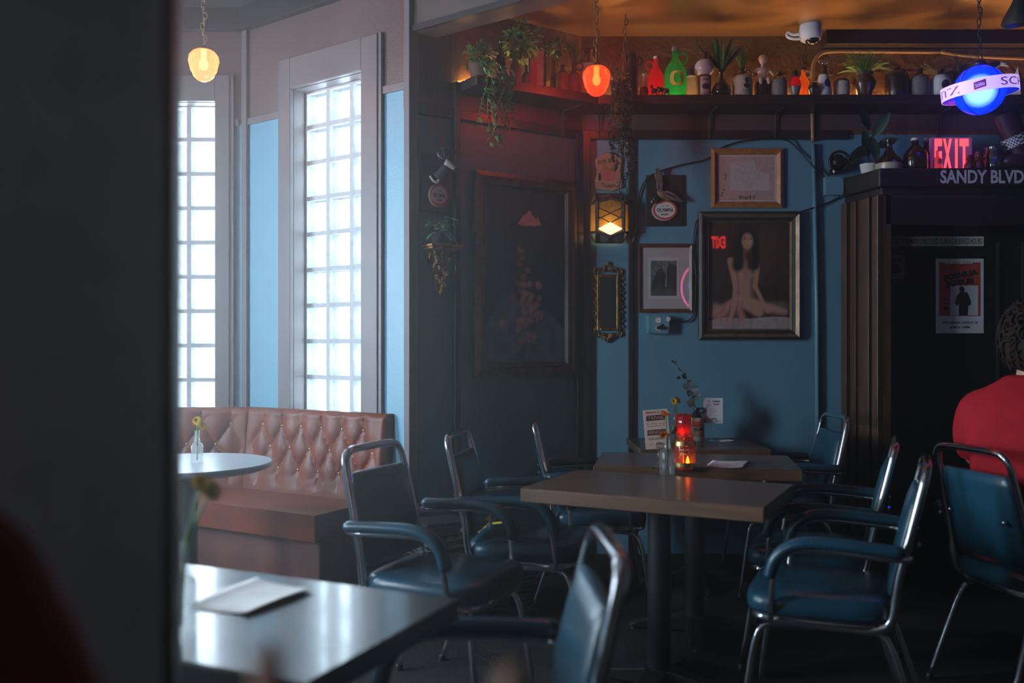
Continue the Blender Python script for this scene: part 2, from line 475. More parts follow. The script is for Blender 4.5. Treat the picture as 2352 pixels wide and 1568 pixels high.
PANE = thin_glass('window_pane_glass', (0.97, 0.98, 1.0), gloss=0.08)
for k, w in enumerate(SIDE_WINS):
    e = bpy.data.objects.new('window_%d' % (3 + k), None); link(e); e.location = (WL.o.x, WL.o.y, 0); e.rotation_euler = (0, 0, WL.a); struct(e)
    mb = MB(); x0, x1, z0, z1 = w
    for x in (x0, (x0 + x1) / 2, x1): mb.box((x, 0.1, (z0 + z1) / 2), (0.06, 0.08, z1 - z0 + 0.06))
    for z in (z0, z1): mb.box(((x0 + x1) / 2, 0.1, z), (x1 - x0, 0.08, 0.06))
    mb.build('window_frame', CASE, e)
    for a, b in ((x0, (x0 + x1) / 2), ((x0 + x1) / 2, x1)):
        p = MB(); p.box(((a + b) / 2, 0.1, (z0 + z1) / 2), (b - a - 0.06, 0.006, z1 - z0 - 0.06)); p.build('pane', PANE, e)
    daylight_for(WL, w, k)

# casings round the block windows
def casing(name, wall, o, i, top, proud=0.03):
    (ox0, ox1), (ix0, ix1) = o, i
    e = bpy.data.objects.new(name, None); link(e); e.location = (wall.o.x, wall.o.y, 0); e.rotation_euler = (0, 0, wall.a); struct(e)
    for a, b in ((ox0, ix0), (ix1, ox1)):
        mb = MB(); mb.box(((a + b) / 2, -proud / 2, (0.6 + top) / 2), (b - a, proud, top - 0.6)); mb.build('casing_board', CASE, e, mods=bevel(0.004))
    mb = MB(); mb.box(((ix0 + ix1) / 2, -proud / 2, (2.708 + top) / 2), (ix1 - ix0, proud, top - 2.708)); mb.build('casing_board', CASE, e, mods=bevel(0.004))
    for x in (ox0 - 0.011, ox1 + 0.011):
        mb = MB(); mb.box((x, -0.011, (0.6 + top) / 2), (0.022, 0.022, top - 0.6)); mb.build('casing_bead', CASE, e)
    for a, z in ((ix0 - 0.001, 0), (ix1 + 0.001, 0)):
        mb = MB(); mb.box((a, 0.045, 1.8), (0.004, 0.09, 1.82)); mb.build('reveal_board', CASE, e)
    mb = MB(); mb.box(((ix0 + ix1) / 2, 0.045, 2.7075), (ix1 - ix0, 0.09, 0.004)); mb.build('reveal_board', CASE, e)
    return e
casing('trim_1', WB, (LWB - 0.993, LWB - 0.221), (WIN_B[0], WIN_B[1]), 2.88)
casing('trim_2', WA, (WIN_A[0] - 0.085, WIN_A[1] + 0.085), (WIN_A[0], WIN_A[1]), 2.86)

def trim(n, wall, x0, x1, z0, z1, t, m=TRIM, off=0.0):
    mb = MB(); mb.box(((x0 + x1) / 2, -t / 2 - off, (z0 + z1) / 2), (x1 - x0, t, z1 - z0))
    return struct(mb.build('trim_%d' % n, m, loc=(wall.o.x, wall.o.y, 0), rot=(0, 0, wall.a), mods=bevel(0.003)))
# rails, crown and posts
trim(3, WB, 0.03, LWB - 0.993 - 0.02, 2.565, 2.605, 0.014, CASE)
trim(4, WB, LWB - 0.20, LWB - 0.02, 2.565, 2.605, 0.014, CASE)
trim(5, WA, WIN_A[1] + 0.11, 1.59, 2.565, 2.605, 0.014, CASE)
trim(6, WB, 0.0, 0.045, 0.0, ZT, 0.022, CASE)
trim(7, WB, 0.0, LWB, 3.12, ZT, 0.05, TRIM)
trim(8, WA, 0.0, 1.6, 3.12, ZT, 0.05, TRIM)
def along(wall, px): return (wall.hit(px, 500) - wall.o).dot(wall.d)
mb = MB(); mb.box((0, 0, ZT / 2), (0.055, 0.055, ZT)); struct(mb.build('trim_9', CASE, loc=(C0.x - 0.006, C0.y + 0.0, 0), rot=(0, 0, WW.a), mods=bevel(0.004)))
a = along(WW, 1045); trim(10, WW, a - 0.016, a + 0.016, 0.0, 2.63, 0.03)
trim(11, WW, 0.02, LWW, 2.44, 2.49, 0.022)
trim(12, WW, LWW - 0.05, LWW - 0.004, 0.0, 2.47, 0.03)
trim(13, BW, 0.004, 0.05, 0.0, 2.47, 0.03)
trim(14, BW, 0.0, 1.51, 2.44, 2.49, 0.022)
a = along(BW, 1448); trim(15, BW, a - 0.014, a + 0.014, 0.0, 2.46, 0.022)
trim(16, WW, 0.02, LWW, 0.0, 0.10, 0.018)
trim(17, BW, 0.0, 1.48, 0.0, 0.09, 0.018)
trim(18, BW, 1.36, 3.3, 2.955, 3.03, 0.10, M('dark_soffit_paint', (0.025, 0.014, 0.012), 0.5))
# short dark cladding left of the shelf, above the rail
trim(19, WW, 0.03, along(WW, 1045) - 0.02, 2.49, ZC, 0.006, BROWN)
trim(20, WW, along(WW, 1050), LWW, 2.49, 2.63, 0.008, BROWN)
trim(21, BW, 0.0, 3.2, 2.49, 2.63, 0.008, BROWN)
# header beam that carries on from the window wall across the room
L = 3.4
mb = MB(); mb.box((L / 2, 0.06, (2.84 + ZT) / 2), (L, 0.14, ZT - 2.84))
struct(mb.build('beam', M('dark_beam_paint', (0.07, 0.045, 0.04), 0.4, var=0.15), loc=(C0.x, C0.y, 0), rot=(0, 0, WB.a), mods=bevel(0.006)))
mb = MB(); mb.box((L / 2, -0.012, 2.855), (L, 0.02, 0.03)); struct(mb.build('trim_22', TRIM, loc=(C0.x, C0.y, 0), rot=(0, 0, WB.a)))

# dark pillar close to the camera on the left
mb = MB(); mb.cbox((-0.25, 0.16, ZT / 2), (0.5, 0.32, ZT), 0.012)
PIL = M('dark_pillar_paint', (0.13, 0.12, 0.115), 0.5, var=0.1)
p = pt(400, 900, 1.0)
struct(mb.build('pillar', PIL, loc=(p.x, p.y, 0), rot=(0, 0, math.radians(18.6)), smooth=False), 'broad dark painted pillar filling the left of the view')

# ------------------------------------------------------------------ door vestibule on the right
WOODJ = wood('dark_jamb_wood', (0.035, 0.016, 0.009), (0.085, 0.04, 0.022), 0.4, 4, (14, 14, 1))
DARKW = wood('black_door_wood', (0.004, 0.003, 0.003), (0.009, 0.007, 0.006), 0.5, 4, (10, 10, 1))
VX0, VX1, VY, VZ = 1.90, 1.985, 4.89, 2.216
e = bpy.data.objects.new('door_1', None); link(e); e.location = (0, 0, 0); struct(e)
e['label'] = 'dark wooden door vestibule with fluted casing'
mb = MB(); mb.prism([(VX0 - 0.03, 5.2), (VX1 - 0.03, VY - 0.03), (3.5, VY - 0.03), (3.5, 5.2)], VZ - 0.10, VZ); mb.build('cornice', DARKW, e, mods=bevel(0.008))
mb = MB(); mb.prism([(VX0 - 0.01, 5.2), (VX1 - 0.012, VY - 0.012), (3.5, VY - 0.012), (3.5, 5.2)], VZ - 0.14, VZ - 0.10); mb.build('cornice_bead', DARKW, e, mods=bevel(0.006))
mb = MB(); mb.box((2.75, VY + 0.02, 2.0), (1.5, 0.04, 0.16)); mb.build('header_board', DARKW, e)
# fluted side casing: boards stepping from the wall to the front jamb
sd = Vector((VX1 - VX0, VY - 5.2, 0)); sl = sd.length; sd.normalize()
sa = math.atan2(sd.y, sd.x)
cuts = [0, 0.05, 0.075, 0.12, 0.145, 0.17, 0.24, 0.255, 0.29, sl]
for i, (a, b) in enumerate(zip(cuts[:-1], cuts[1:])):
    t = (0.035, 0.012, 0.026, 0.010, 0.02, 0.03, 0.008, 0.022, 0.034)[i]
    c = Vector((VX0, 5.2, 0)) + sd * ((a + b) / 2)
    mb = MB(); mb.box((0, 0, (VZ - 0.14) / 2), (b - a, t * 2, VZ - 0.14))
    mb.build('casing_board', WOODJ, e, loc=(c.x, c.y, 0), rot=(0, 0, sa), mods=bevel(0.004))
mb = MB(); mb.box((VX1 + 0.02, VY + 0.03, (VZ - 0.14) / 2), (0.05, 0.06, VZ - 0.14)); mb.build('jamb', WOODJ, e, mods=bevel(0.004))
DY = 5.12
mb = MB(); mb.box((2.75, DY + 0.03, 1.04), (1.42, 0.05, 2.08)); mb.build('door_leaf', DARKW, e)
for x in (2.72, 2.86):
    mb = MB(); mb.box((x, DY - 0.002, 1.0), (0.012, 0.014, 1.7)); mb.build('door_stile_bead', M('dark_glint_metal', (0.08, 0.09, 0.09), 0.3, 0.8), e)
DOOR = e
# ------------------------------------------------------------------ banquette
def tuft(name, mat, parent, p0, p1, z0, z1, thick, nb, rows, ds, dz, off, ztop, sign=1):
    "upholstered back with diamond tufting between floor points p0 -> p1"
    p0, p1 = Vector(p0), Vector(p1); d = (p1 - p0); L = d.length; d.normalize(); n = Vector((d.y, -d.x, 0))
    if n.y > 0: n = -n
    H = 0.034
    def hgt(s, z):
        q = (ztop - z) / dz; p = (s - off) / ds
        a, b = p - q / 2, p + q / 2
        dia = (abs(math.sin(math.pi * a)) * abs(math.sin(math.pi * b))) ** 0.42
        ver = abs(math.sin(math.pi * p)) ** 0.42
        if q < 0:
            w = min(1, -q / 0.55); h = dia * (1 - w) + ver * w
            h = h + (1 - h) * max(0, min(1, (-q - 0.45) / 0.5))
        elif q > rows - 1:
            k = q - (rows - 1); w = min(1, k / 0.5); pv = p + ((rows - 1) % 2) * 0.5
            ver = abs(math.sin(math.pi * pv)) ** 0.5
            h = dia * (1 - w) + ver * w; h = h + (1 - h) * max(0, min(1, (k - 0.3) / 0.6))
        else: h = dia
        for e in (s, L - s):
            if e < 0.10: h = h + (1 - h) * (1 - max(0, e - 0.03) / 0.07 if e > 0.03 else 1)
        edge = min(s, L - s, z1 - z)
        return H * (0.25 + 0.75 * h) * (1 - max(0, 1 - edge / 0.03) ** 2 * 0.9)
    nu, nv = int(L / 0.008), int((z1 - z0) / 0.008)
    mb = MB()
    def fn(u, v):
        s, z = u * L, z0 + v * (z1 - z0)
        lean = (z - z0) * -0.12
        p = p0 + d * s + n * (thick + hgt(s, z) + lean)
        return Vector((p.x, p.y, z))
    mb.grid(fn, nu, nv)
    # plain rear, top and ends
    def base(s, z, k): p = p0 + d * s + n * k; return (p.x, p.y, z)
    tt = thick + (z1 - z0) * -0.12 + 0.01
    mb.add([base(0, z0, 0), base(L, z0, 0), base(L, z1, 0), base(0, z1, 0)], [(0, 1, 2, 3)])
    mb.add([base(0, z1, 0), base(L, z1, 0), base(L, z1, tt), base(0, z1, tt)], [(0, 1, 2, 3)])
    for s in (0, L):
        mb.add([base(s, z0, 0), base(s, z0, thick + 0.01), base(s, z1, tt), base(s, z1, 0)], [(0, 1, 2, 3)])
    o = mb.build(name, mat, parent, smooth='auto')
    btn = None
    for j in range(rows):
        z = ztop - j * dz
        i0 = -2
        while True:
            s = off + (i0 + (0.5 if j % 2 else 0)) * ds
            i0 += 1
            if s > L - 0.04: break
            if s < 0.04: continue
            p = p0 + d * s + n * (thick + 0.25 * H + (z - z0) * -0.12 + 0.004)
            if btn is None:
                b = MB(); b.ell((0, 0, 0), (0.0085, 0.006, 0.0085), 8, 5); btn = b.build('button', BRASS, o, smooth=True); x = btn
            else: x = btn.copy(); link(x, o)
            x.location = (p.x, p.y, z)
    return o
P0 = Vector((-1.455, 5.18, 0)); P1 = Vector((-0.60, 4.685, 0)); PL = Vector((-2.85, 5.22, 0))
dd = (P1 - P0).normalized(); nn = Vector((dd.y, -dd.x, 0))
bq = thing('banquette', 'brown leather corner banquette with diamond tufted back and gold buttons', 'banquette', (0, 0, 0))
tuft('back_cushion', LEATHER, bq, P0 + nn * 0.0, P1, 0.40, 0.925, 0.10, 0, 3, 0.142, 0.114, 0.125, 0.835)
tuft('back_cushion', LEATHER, bq, PL, P0 + Vector((-0.0, 0, 0)), 0.40, 0.925, 0.10, 0, 3, 0.165, 0.114, 0.125, 0.835)
Q1 = Vector((-0.915, 4.235, 0)); S1 = Vector((-0.665, 4.67, 0))
q0 = Q1 - dd * 1.02
poly = [(S1.x, S1.y), (P0.x + 0.03, P0.y - 0.02), (PL.x, PL.y - 0.02), (PL.x, q0.y), (q0.x, q0.y), (Q1.x, Q1.y)]
mb = MB(); mb.prism(poly, 0.36, 0.485); mb.build('seat_cushion', LEATHER, bq, smooth='auto', mods=bevel(0.03, 4))
ins = nn * -0.035
poly2 = [(S1.x - dd.x * 0.03, S1.y - dd.y * 0.03), (P0.x, P0.y), (PL.x, PL.y), (PL.x, q0.y + 0.05), (q0.x + ins.x, q0.y + 0.05), (Q1.x + ins.x - dd.x * 0.0, Q1.y + ins.y)]
mb = MB(); mb.prism(poly2, 0.0, 0.36); mb.build('base', M('brown_leather_panel', (0.085, 0.03, 0.024), 0.4, var=0.25, scale=4), bq, mods=bevel(0.008))

# ------------------------------------------------------------------ tables
LAM = wood('dark_table_laminate', (0.055, 0.030, 0.020), (0.115, 0.066, 0.046), 0.32, 2.5, (1.5, 22, 22), coat=0.08)
EDGE = wood('oak_edge_band', (0.07, 0.030, 0.012), (0.12, 0.056, 0.024), 0.45, 3, (1.5, 25, 25))
def table(label, c, ang, w, dp, ztop, thick=0.048, lam=LAM, edge=EDGE):
    t = thing('pedestal_table', label, 'table', (c[0], c[1], 0), ang, 'square pedestal tables')
    top = MB(); top.box((0, 0, ztop - 0.0015), (w - 0.004, dp - 0.004, 0.003))
    tp = top.build('tabletop', lam, t)
    eb = MB(); eb.box((0, 0, ztop - 0.003 - thick / 2), (w, dp, thick)); eb.build('edge_band', edge, tp, mods=bevel(0.003))
    mb = MB(); mb.lathe([(0.043, 0.05), (0.043, ztop - thick - 0.03), (0.09, ztop - thick - 0.02), (0.09, ztop - thick - 0.004)], 20); mb.build('column', M('black_column_paint', (0.012, 0.016, 0.02), 0.35), t, smooth='auto')
    for k in range(4):
        a = math.pi / 4 * 0 + k * math.pi / 2
        R = Matrix.Rotation(a, 3, 'Z'); mb = MB()
        r = [[R @ Vector((x, s * wd, z)) for s, z in ((-1, 0.012), (1, 0.012), (1, zt), (-1, zt))] for x, wd, zt in ((0.0, 0.04, 0.075), (0.05, 0.04, 0.075), (0.26, 0.028, 0.035), (0.29, 0.024, 0.022))]
        mb.loft(r); f = mb.build('foot', BLACK, t, mods=bevel(0.004))
        g = MB(); q = R @ Vector((0.27, 0, 0)); g.lathe([(0.014, 0.0), (0.014, 0.013)], 10, c=(q.x, q.y, 0)); g.build('glide', STEEL, f)
    return t
u1 = Vector((0.79, -0.405, 0)).normalized(); v1 = Vector((-u1.y, u1.x, 0)); A1 = math.atan2(u1.y, u1.x)
FL1 = Vector((0.0305, 3.373, 0)); T1W, T1D = 0.885, 0.55
T1C = FL1 + u1 * T1W / 2 + v1 * T1D / 2
table('nearer wooden square table of the pushed-together pair, glass vase and barrel candle on it', T1C, A1, T1W, T1D, 0.75)
u2 = Vector((math.cos(math.radians(-10)), math.sin(math.radians(-10)), 0)); v2 = Vector((-u2.y, u2.x, 0))
T2C = Vector((0.815, 4.08, 0))
table('farther wooden table of the pushed-together pair, trivia card and napkin on it', T2C, math.radians(-10), 0.86, 0.50, 0.762, 0.045)
T3C = Vector((0.975, 4.885, 0))
table('small wooden table against the blue wall under the big portrait', T3C, 0, 0.66, 0.57, 0.75, 0.035)
LAM4 = wood('grey_sheen_laminate', (0.03, 0.03, 0.034), (0.06, 0.06, 0.065), 0.24, 2.5, (1.5, 22, 22), coat=0.5)
u4 = Vector((0.91, -0.41, 0)).normalized(); v4 = Vector((-u4.y, u4.x, 0)); A4 = math.atan2(u4.y, u4.x)
BR4 = Vector((-0.1096, 1.903, 0)); T4W, T4D = 0.80, 0.52
T4C = BR4 - u4 * T4W / 2 - v4 * T4D / 2
table('shiny dark table at front left reflecting the windows, menu lying on it', T4C, A4, T4W, T4D, 0.75, 0.04, LAM4, M('black_table_edge', (0.012, 0.012, 0.013), 0.4))
rt = thing('round_table', 'round grey table in front of the tufted banquette', 'table', (-1.45, 4.1, 0))
mb = MB(); mb.lathe([(0.0, 0.715), (0.33, 0.715), (0.362, 0.728), (0.365, 0.74), (0.360, 0.75), (0.0, 0.75)], 64, cap=False); mb.build('tabletop', M('grey_table_laminate', (0.16, 0.175, 0.2), 0.3, var=0.06, scale=60), rt, smooth='auto')
mb = MB(); mb.lathe([(0.04, 0.03), (0.04, 0.715)], 18); mb.build('column', BLACK, rt, smooth='auto')
mb = MB(); mb.lathe([(0.26, 0.0), (0.26, 0.012), (0.05, 0.04)], 30); mb.build('base', BLACK, rt, smooth='auto')

# ------------------------------------------------------------------ chairs
def make_chair(label):
    t = thing('banquet_armchair', label, 'chair', (0, 0, 0), 0, 'chrome and blue vinyl armchairs')
    # seat: domed pad of rounded outline, wider in front
    def outline(k, n=36, sx=0.235, sy=0.235):
        out = []
        for i in range(n):
            a = 2 * math.pi * i / n; c, s = math.cos(a), math.sin(a)
            e = 0.42
            x = math.copysign(abs(c) ** e, c) * sx * k; y = math.copysign(abs(s) ** e, s) * sy * k * (1 + 0.05 * x / sx)
            out.append((x, y))
        return out
    mb = MB(); R = []
    for k, z in ((0.90, 0.415), (0.985, 0.422), (1.0, 0.435), (1.0, 0.455), (0.97, 0.474), (0.90, 0.484), (0.6, 0.494), (0.25, 0.497), (0.02, 0.498)):
        R.append([Vector((x, y, z)) for x, y in outline(k)])
    mb.loft(R); mb.build('seat', VINYL, t, smooth=True)
    mb = MB(); R = [[Vector((x, y, z)) for x, y in outline(k)] for k, z in ((0.88, 0.396), (0.965, 0.396), (0.975, 0.403), (0.965, 0.411), (0.985, 0.414), (0.985, 0.420), (0.9, 0.422))]
    mb.loft(R); mb.build('seat_rim', CHROME, t, smooth='auto')
    # back pad
    def bx(z): return -0.205 - (z - 0.45) * 0.24
    mb = MB(); R = []
    n = 28
    for z, hw, th in ((0.50, 0.165, 0.006), (0.505, 0.18, 0.016), (0.56, 0.188, 0.024), (0.68, 0.183, 0.026), (0.78, 0.172, 0.024), (0.818, 0.166, 0.016), (0.824, 0.150, 0.006)):
        ring = []
        for i in range(n):
            a = 2 * math.pi * i / n; c, s = math.cos(a), math.sin(a)
            ring.append(Vector((bx(z) + 0.004 + math.copysign(abs(c) ** 0.7, c) * th, math.copysign(abs(s) ** 0.35, s) * hw, z)))
        R.append(ring)
    mb.loft(R); bk = mb.build('backrest', VINYL, t, smooth=True)
    for sy in (-1, 1):
        g = MB(); g.lathe([(0.009, 0), (0.009, 0.006), (0.004, 0.01)], 8); g.build('screw', CHROME, bk, loc=(bx(0.66) - 0.03, sy * 0.14, 0.66), rot=(0, -math.pi / 2 - 0.2, 0), smooth='auto')
        p = MB()
    # frame: rails under the seat, curving up into the posts and over the rounded top
    def side(s):
        return [(0.16, s * 0.195, 0.395), (-0.05, s * 0.2, 0.393), (-0.15, s * 0.203, 0.395), (-0.198, s * 0.204, 0.415), (-0.218, s * 0.204, 0.46), (bx(0.56), s * 0.202, 0.56), (bx(0.70), s * 0.197, 0.70), (bx(0.82), s * 0.190, 0.82)]
    left = side(1); right = side(-1)
    topc = [(bx(0.868), 0.183, 0.868), (bx(0.893), 0.160, 0.893), (bx(0.902), 0.12, 0.902), (bx(0.904), 0.0, 0.904), (bx(0.902), -0.12, 0.902), (bx(0.893), -0.160, 0.893), (bx(0.868), -0.183, 0.868)]
    path = catmull(left + topc + right[::-1], 5)
    mb = MB(); mb.tube(path, 0.0125, 8, flat=(1.0, 1.25)); mb.build('back_frame', CHROME, t, smooth=True)
    for s in (-1, 1):
        # front leg and rear leg, bent out from under the seat
        for nm, P in (('leg', [(-0.06, s * 0.175, 0.384), (0.10, s * 0.178, 0.383), (0.165, s * 0.185, 0.372), (0.195, s * 0.195, 0.33), (0.215, s * 0.205, 0.22), (0.245, s * 0.215, 0.012)]),
                      ('leg', [(0.03, s * 0.155, 0.384), (-0.12, s * 0.158, 0.383), (-0.185, s * 0.165, 0.37), (-0.215, s * 0.175, 0.33), (-0.26, s * 0.19, 0.2), (-0.325, s * 0.205, 0.012)])):
            mb = MB(); mb.tube(catmull(P, 5), 0.0115, 8); lg = mb.build(nm, CHROME, t, smooth=True)
            g = MB(); g.lathe([(0.014, 0.0), (0.0145, 0.02), (0.012, 0.024)], 10, c=(P[-1][0], P[-1][1], 0)); g.build('glide', BLACKP, lg, smooth='auto')
        y = s * 0.262
        AP = [(-0.265, s * 0.225, 0.628), (-0.20, y, 0.634), (0.0, y, 0.644), (0.07, y, 0.634), (0.115, y, 0.60), (0.132, y, 0.545), (0.14, s * 0.25, 0.47), (0.145, s * 0.225, 0.40)]
        mb = MB(); mb.tube(catmull(AP, 5), 0.0105, 8); at = mb.build('arm_tube', CHROME, t, smooth=True)
        PP = [(-0.255, y, 0.652), (-0.22, y, 0.656), (-0.06, y, 0.664), (0.03, y, 0.662), (0.085, y, 0.645), (0.125, y, 0.605), (0.142, y, 0.555), (0.145, y, 0.54)]
        path = catmull(PP, 5); n = len(path)
        rs = [0.026 * min(1, 0.35 + 0.65 * min(i, n - 1 - i) / 4) for i in range(n)]
        mb = MB(); mb.tube(path, rs, 12, flat=(1.1, 0.8), up=(0, 1, 0)); mb.build('armrest', VINYL, t, smooth=True)
    return t
chairs = [
    ('armchair at the left end of the wooden tables, nearest the banquette', (-0.235, 3.27), -25),
    ('middle armchair on the left of the wooden tables, before the wicker basket', (0.075, 3.84), -11),
    ('farthest armchair on the left side, its back edge-on against the angled wall', (0.42, 4.55), -1),
    ('armchair by the blue wall on the right of the small table, pad facing left', (1.40, 4.84), 180),
    ('second armchair on the right of the wooden tables, half hidden behind the nearest one', (1.21, 3.69), 157),
    ('nearest armchair on the right of the wooden tables, seat in full view', (1.047, 3.07), 157),
    ('blurred armchair in the foreground, cut off by the bottom of the picture', (-0.13, 1.73), 183),
    ('armchair the man in the red shirt sits on, seen from behind', (1.955, 3.36), 12),
    ('armchair at the right edge of the picture beside the red shirted man', (2.15, 2.78), 8),
]
proto = None
for lab, c, a in chairs:
    if proto is None: o = proto = make_chair(lab)
    else: o = copy_tree(proto); o['label'] = lab
    o.location = (c[0], c[1], 0); o.rotation_euler = (0, 0, math.radians(a))
# ------------------------------------------------------------------ lettering and painted surfaces
_TXT = {}
def text_mesh(s, bold=0.0, shear=0.0):
    k = (s, bold, shear)
    if k not in _TXT:
        cu = bpy.data.curves.new('lettering', 'FONT'); cu.body = s; cu.size = 1; cu.align_x = 'CENTER'; cu.align_y = 'CENTER'
        cu.offset = bold; cu.shear = shear; cu.resolution_u = 3
        o = bpy.data.objects.new('lettering_source', cu); COL.objects.link(o)
        me = bpy.data.meshes.new_from_object(o.evaluated_get(bpy.context.evaluated_depsgraph_get()))
        bpy.data.objects.remove(o, do_unlink=True); bpy.data.curves.remove(cu)
        co = [v.co.copy() for v in me.vertices]; fs = [tuple(p.vertices) for p in me.polygons]
        bpy.data.meshes.remove(me)
        x0, x1 = min(c.x for c in co), max(c.x for c in co); y0, y1 = min(c.y for c in co), max(c.y for c in co)
        _TXT[k] = ([((c.x - (x0 + x1) / 2) / (x1 - x0), (c.y - (y0 + y1) / 2) / (y1 - y0)) for c in co], fs, (x1 - x0) / (y1 - y0))
    return _TXT[k]
def text(s, parent, mat, x, z, w=None, h=None, y=-0.002, bold=0.0, shear=0.0, fn=None, rot=0.0, name='lettering'):
    co, fs, asp = text_mesh(s, bold, shear)
    if w is None: w = h * asp
    if h is None: h = w / asp
    vs = []
    for a, b in co:
        a, b = a * w, b * h
        if rot: a, b = a * math.cos(rot) - b * math.sin(rot), a * math.sin(rot) + b * math.cos(rot)
        vs.append(fn(x + a, z + b) if fn else Vector((x + a, y, z + b)))
    mb = MB(); mb.add(vs, fs)
    return mb.build(name, mat, parent)

def scribble(parent, mat, x, z, w, h, n=8, y=-0.001, fn=None, name='fine_print', seed=1):
    "print too small to read: a row of little strokes"
    rng = random.Random(seed + n); mb = MB(); st = w / n
    for i in range(n):
        if rng.random() < .12: continue
        a = x - w / 2 + (i + .5) * st; hh = h * rng.uniform(.55, 1.0); ww = st * rng.uniform(.3, .7); sk = st * rng.uniform(-.2, .3)
        q = [(a - ww / 2, z - h / 2), (a + ww / 2, z - h / 2), (a + ww / 2 + sk, z - h / 2 + hh), (a - ww / 2 + sk, z - h / 2 + hh)]
        mb.add([fn(u, v) if fn else Vector((u, y, v)) for u, v in q], [(0, 1, 2, 3)])
    return mb.build(name, mat, parent)

class Canvas:
    "a small painting: colours on a fine grid, coordinates 0..1 from lower left, aspect aware"
    def __init__(s, w, h, n, bgc):
        s.w, s.h = w, h; s.nx = int(n); s.ny = int(n * h / w)
        s.X, s.Y = np.meshgrid(np.linspace(0, 1, s.nx), np.linspace(0, 1, s.ny)); s.asp = h / w
        s.c = np.zeros((s.ny, s.nx, 3)) + np.array(bgc)
    def mix(s, a, col): a = np.clip(a, 0, 1)[..., None]; s.c = s.c * (1 - a) + np.array(col) * a
    def blob(s, x, y, rx, ry, col, soft=0.3, rot=0.0, k=1.0):
        dx, dy = (s.X - x), (s.Y - y) * s.asp
        c, n = math.cos(rot), math.sin(rot)
        d = np.sqrt(((dx * c + dy * n) / rx) ** 2 + ((-dx * n + dy * c) / ry) ** 2)
        s.mix(k * (1 - np.clip((d - (1 - soft)) / soft, 0, 1)), col)
    def cap(s, x0, y0, x1, y1, r0, r1, col, soft=0.35, k=1.0, shade=None):
        ax, ay, bx, by = x0, y0 * s.asp, x1, y1 * s.asp
        dx, dy = bx - ax, by - ay; L = dx * dx + dy * dy + 1e-9
        t = np.clip(((s.X - ax) * dx + (s.Y * s.asp - ay) * dy) / L, 0, 1)
        d = np.hypot(s.X - ax - t * dx, s.Y * s.asp - ay - t * dy) / (r0 + (r1 - r0) * t)
        s.mix(k * (1 - np.clip((d - (1 - soft)) / soft, 0, 1)), col)
    def poly(s, pts, col, k=1.0, soft=0.0):
        ins = np.zeros_like(s.X, bool); n = len(pts)
        for i in range(n):
            x0, y0 = pts[i]; x1, y1 = pts[(i + 1) % n]
            cond = ((y0 > s.Y) != (y1 > s.Y)); xx = (x1 - x0) * (s.Y - y0) / (y1 - y0 + 1e-12) + x0
            ins ^= cond & (s.X < xx)
        s.mix(ins * k, col)
    def noise(s, amp, cell, seed=1, col=None):
        rng = np.random.default_rng(seed); gy, gx = max(2, int(s.ny / cell)), max(2, int(s.nx / cell))
        g = rng.random((gy + 1, gx + 1)); yy = np.linspace(0, gy - 1e-6, s.ny); xx = np.linspace(0, gx - 1e-6, s.nx)
        iy, ix = yy.astype(int), xx.astype(int); fy, fx = (yy - iy)[:, None], (xx - ix)[None]
        v = g[iy][:, ix] * (1 - fy) * (1 - fx) + g[iy][:, ix + 1] * (1 - fy) * fx + g[iy + 1][:, ix] * fy * (1 - fx) + g[iy + 1][:, ix + 1] * fy * fx
        s.c *= (1 + amp * (v - .5))[..., None]
        return v
    def build(s, parent, mat, y, name='artwork', cx=0, cz=0):
        me = bpy.data.meshes.new(name)
        vs = np.stack([(s.X - .5) * s.w + cx, np.full_like(s.X, y), (s.Y - .5) * s.h + cz], -1).reshape(-1, 3)
        idx = np.arange(s.nx * s.ny).reshape(s.ny, s.nx)
        fs = np.stack([idx[:-1, :-1], idx[:-1, 1:], idx[1:, 1:], idx[1:, :-1]], -1).reshape(-1, 4)
        me.from_pydata(vs.tolist(), [], fs.tolist())
        at = me.color_attributes.new('Col', 'FLOAT_COLOR', 'POINT')
        rgba = np.concatenate([np.clip(s.c, 0, 1).reshape(-1, 3), np.ones((s.nx * s.ny, 1))], 1)
        at.data.foreach_set('color', rgba.astype(np.float32).ravel())
        me.materials.append(mat); o = bpy.data.objects.new(name, me); link(o, parent); return o

PRINT = vcol('painted_canvas', 0.55)
PGLASS = thin_glass('picture_glass', (1, 1, 1), gloss=0.14, rough=0.0)
def frame(t, w, h, fw, profile, mat, name='frame_rail', y0=0.0):
    "four mitred rails; profile: list of (inset 0..1 from outer edge, height off the wall)"
    def pos(side, k, u):   # k inset distance
        hw, hh = w / 2 - k, h / 2 - k
        return {'b': ((-hw, -hh), (hw, -hh)), 'r': ((hw, -hh), (hw, hh)), 't': ((hw, hh), (-hw, hh)), 'l': ((-hw, hh), (-hw, -hh))}[side][u]
    for sd in 'brtl':
        rings = []
        for u in (0, 1):
            ring = []
            for k, d in profile:
                x, z = pos(sd, k * fw, u); ring.append(Vector((x, y0 - d, z)))
            x, z = pos(sd, profile[-1][0] * fw, u); ring.append(Vector((x, y0 - 0.0005, z)))
            x, z = pos(sd, 0, u); ring.append(Vector((x, y0 - 0.0005, z)))
            rings.append(ring)
        mb = MB(); mb.loft(rings); mb.build(name, mat, t, smooth=False)
FR_DARKW = wood('carved_dark_wood', (0.035, 0.014, 0.009), (0.11, 0.05, 0.032), 0.4, 5, (6, 6, 6))
FR_OAK = wood('orange_oak_frame', (0.26, 0.095, 0.026), (0.42, 0.17, 0.052), 0.4, 4, (8, 8, 8))
FR_RED = wood('red_mahogany_frame', (0.09, 0.022, 0.014), (0.15, 0.04, 0.025), 0.3, 4, (8, 8, 8))
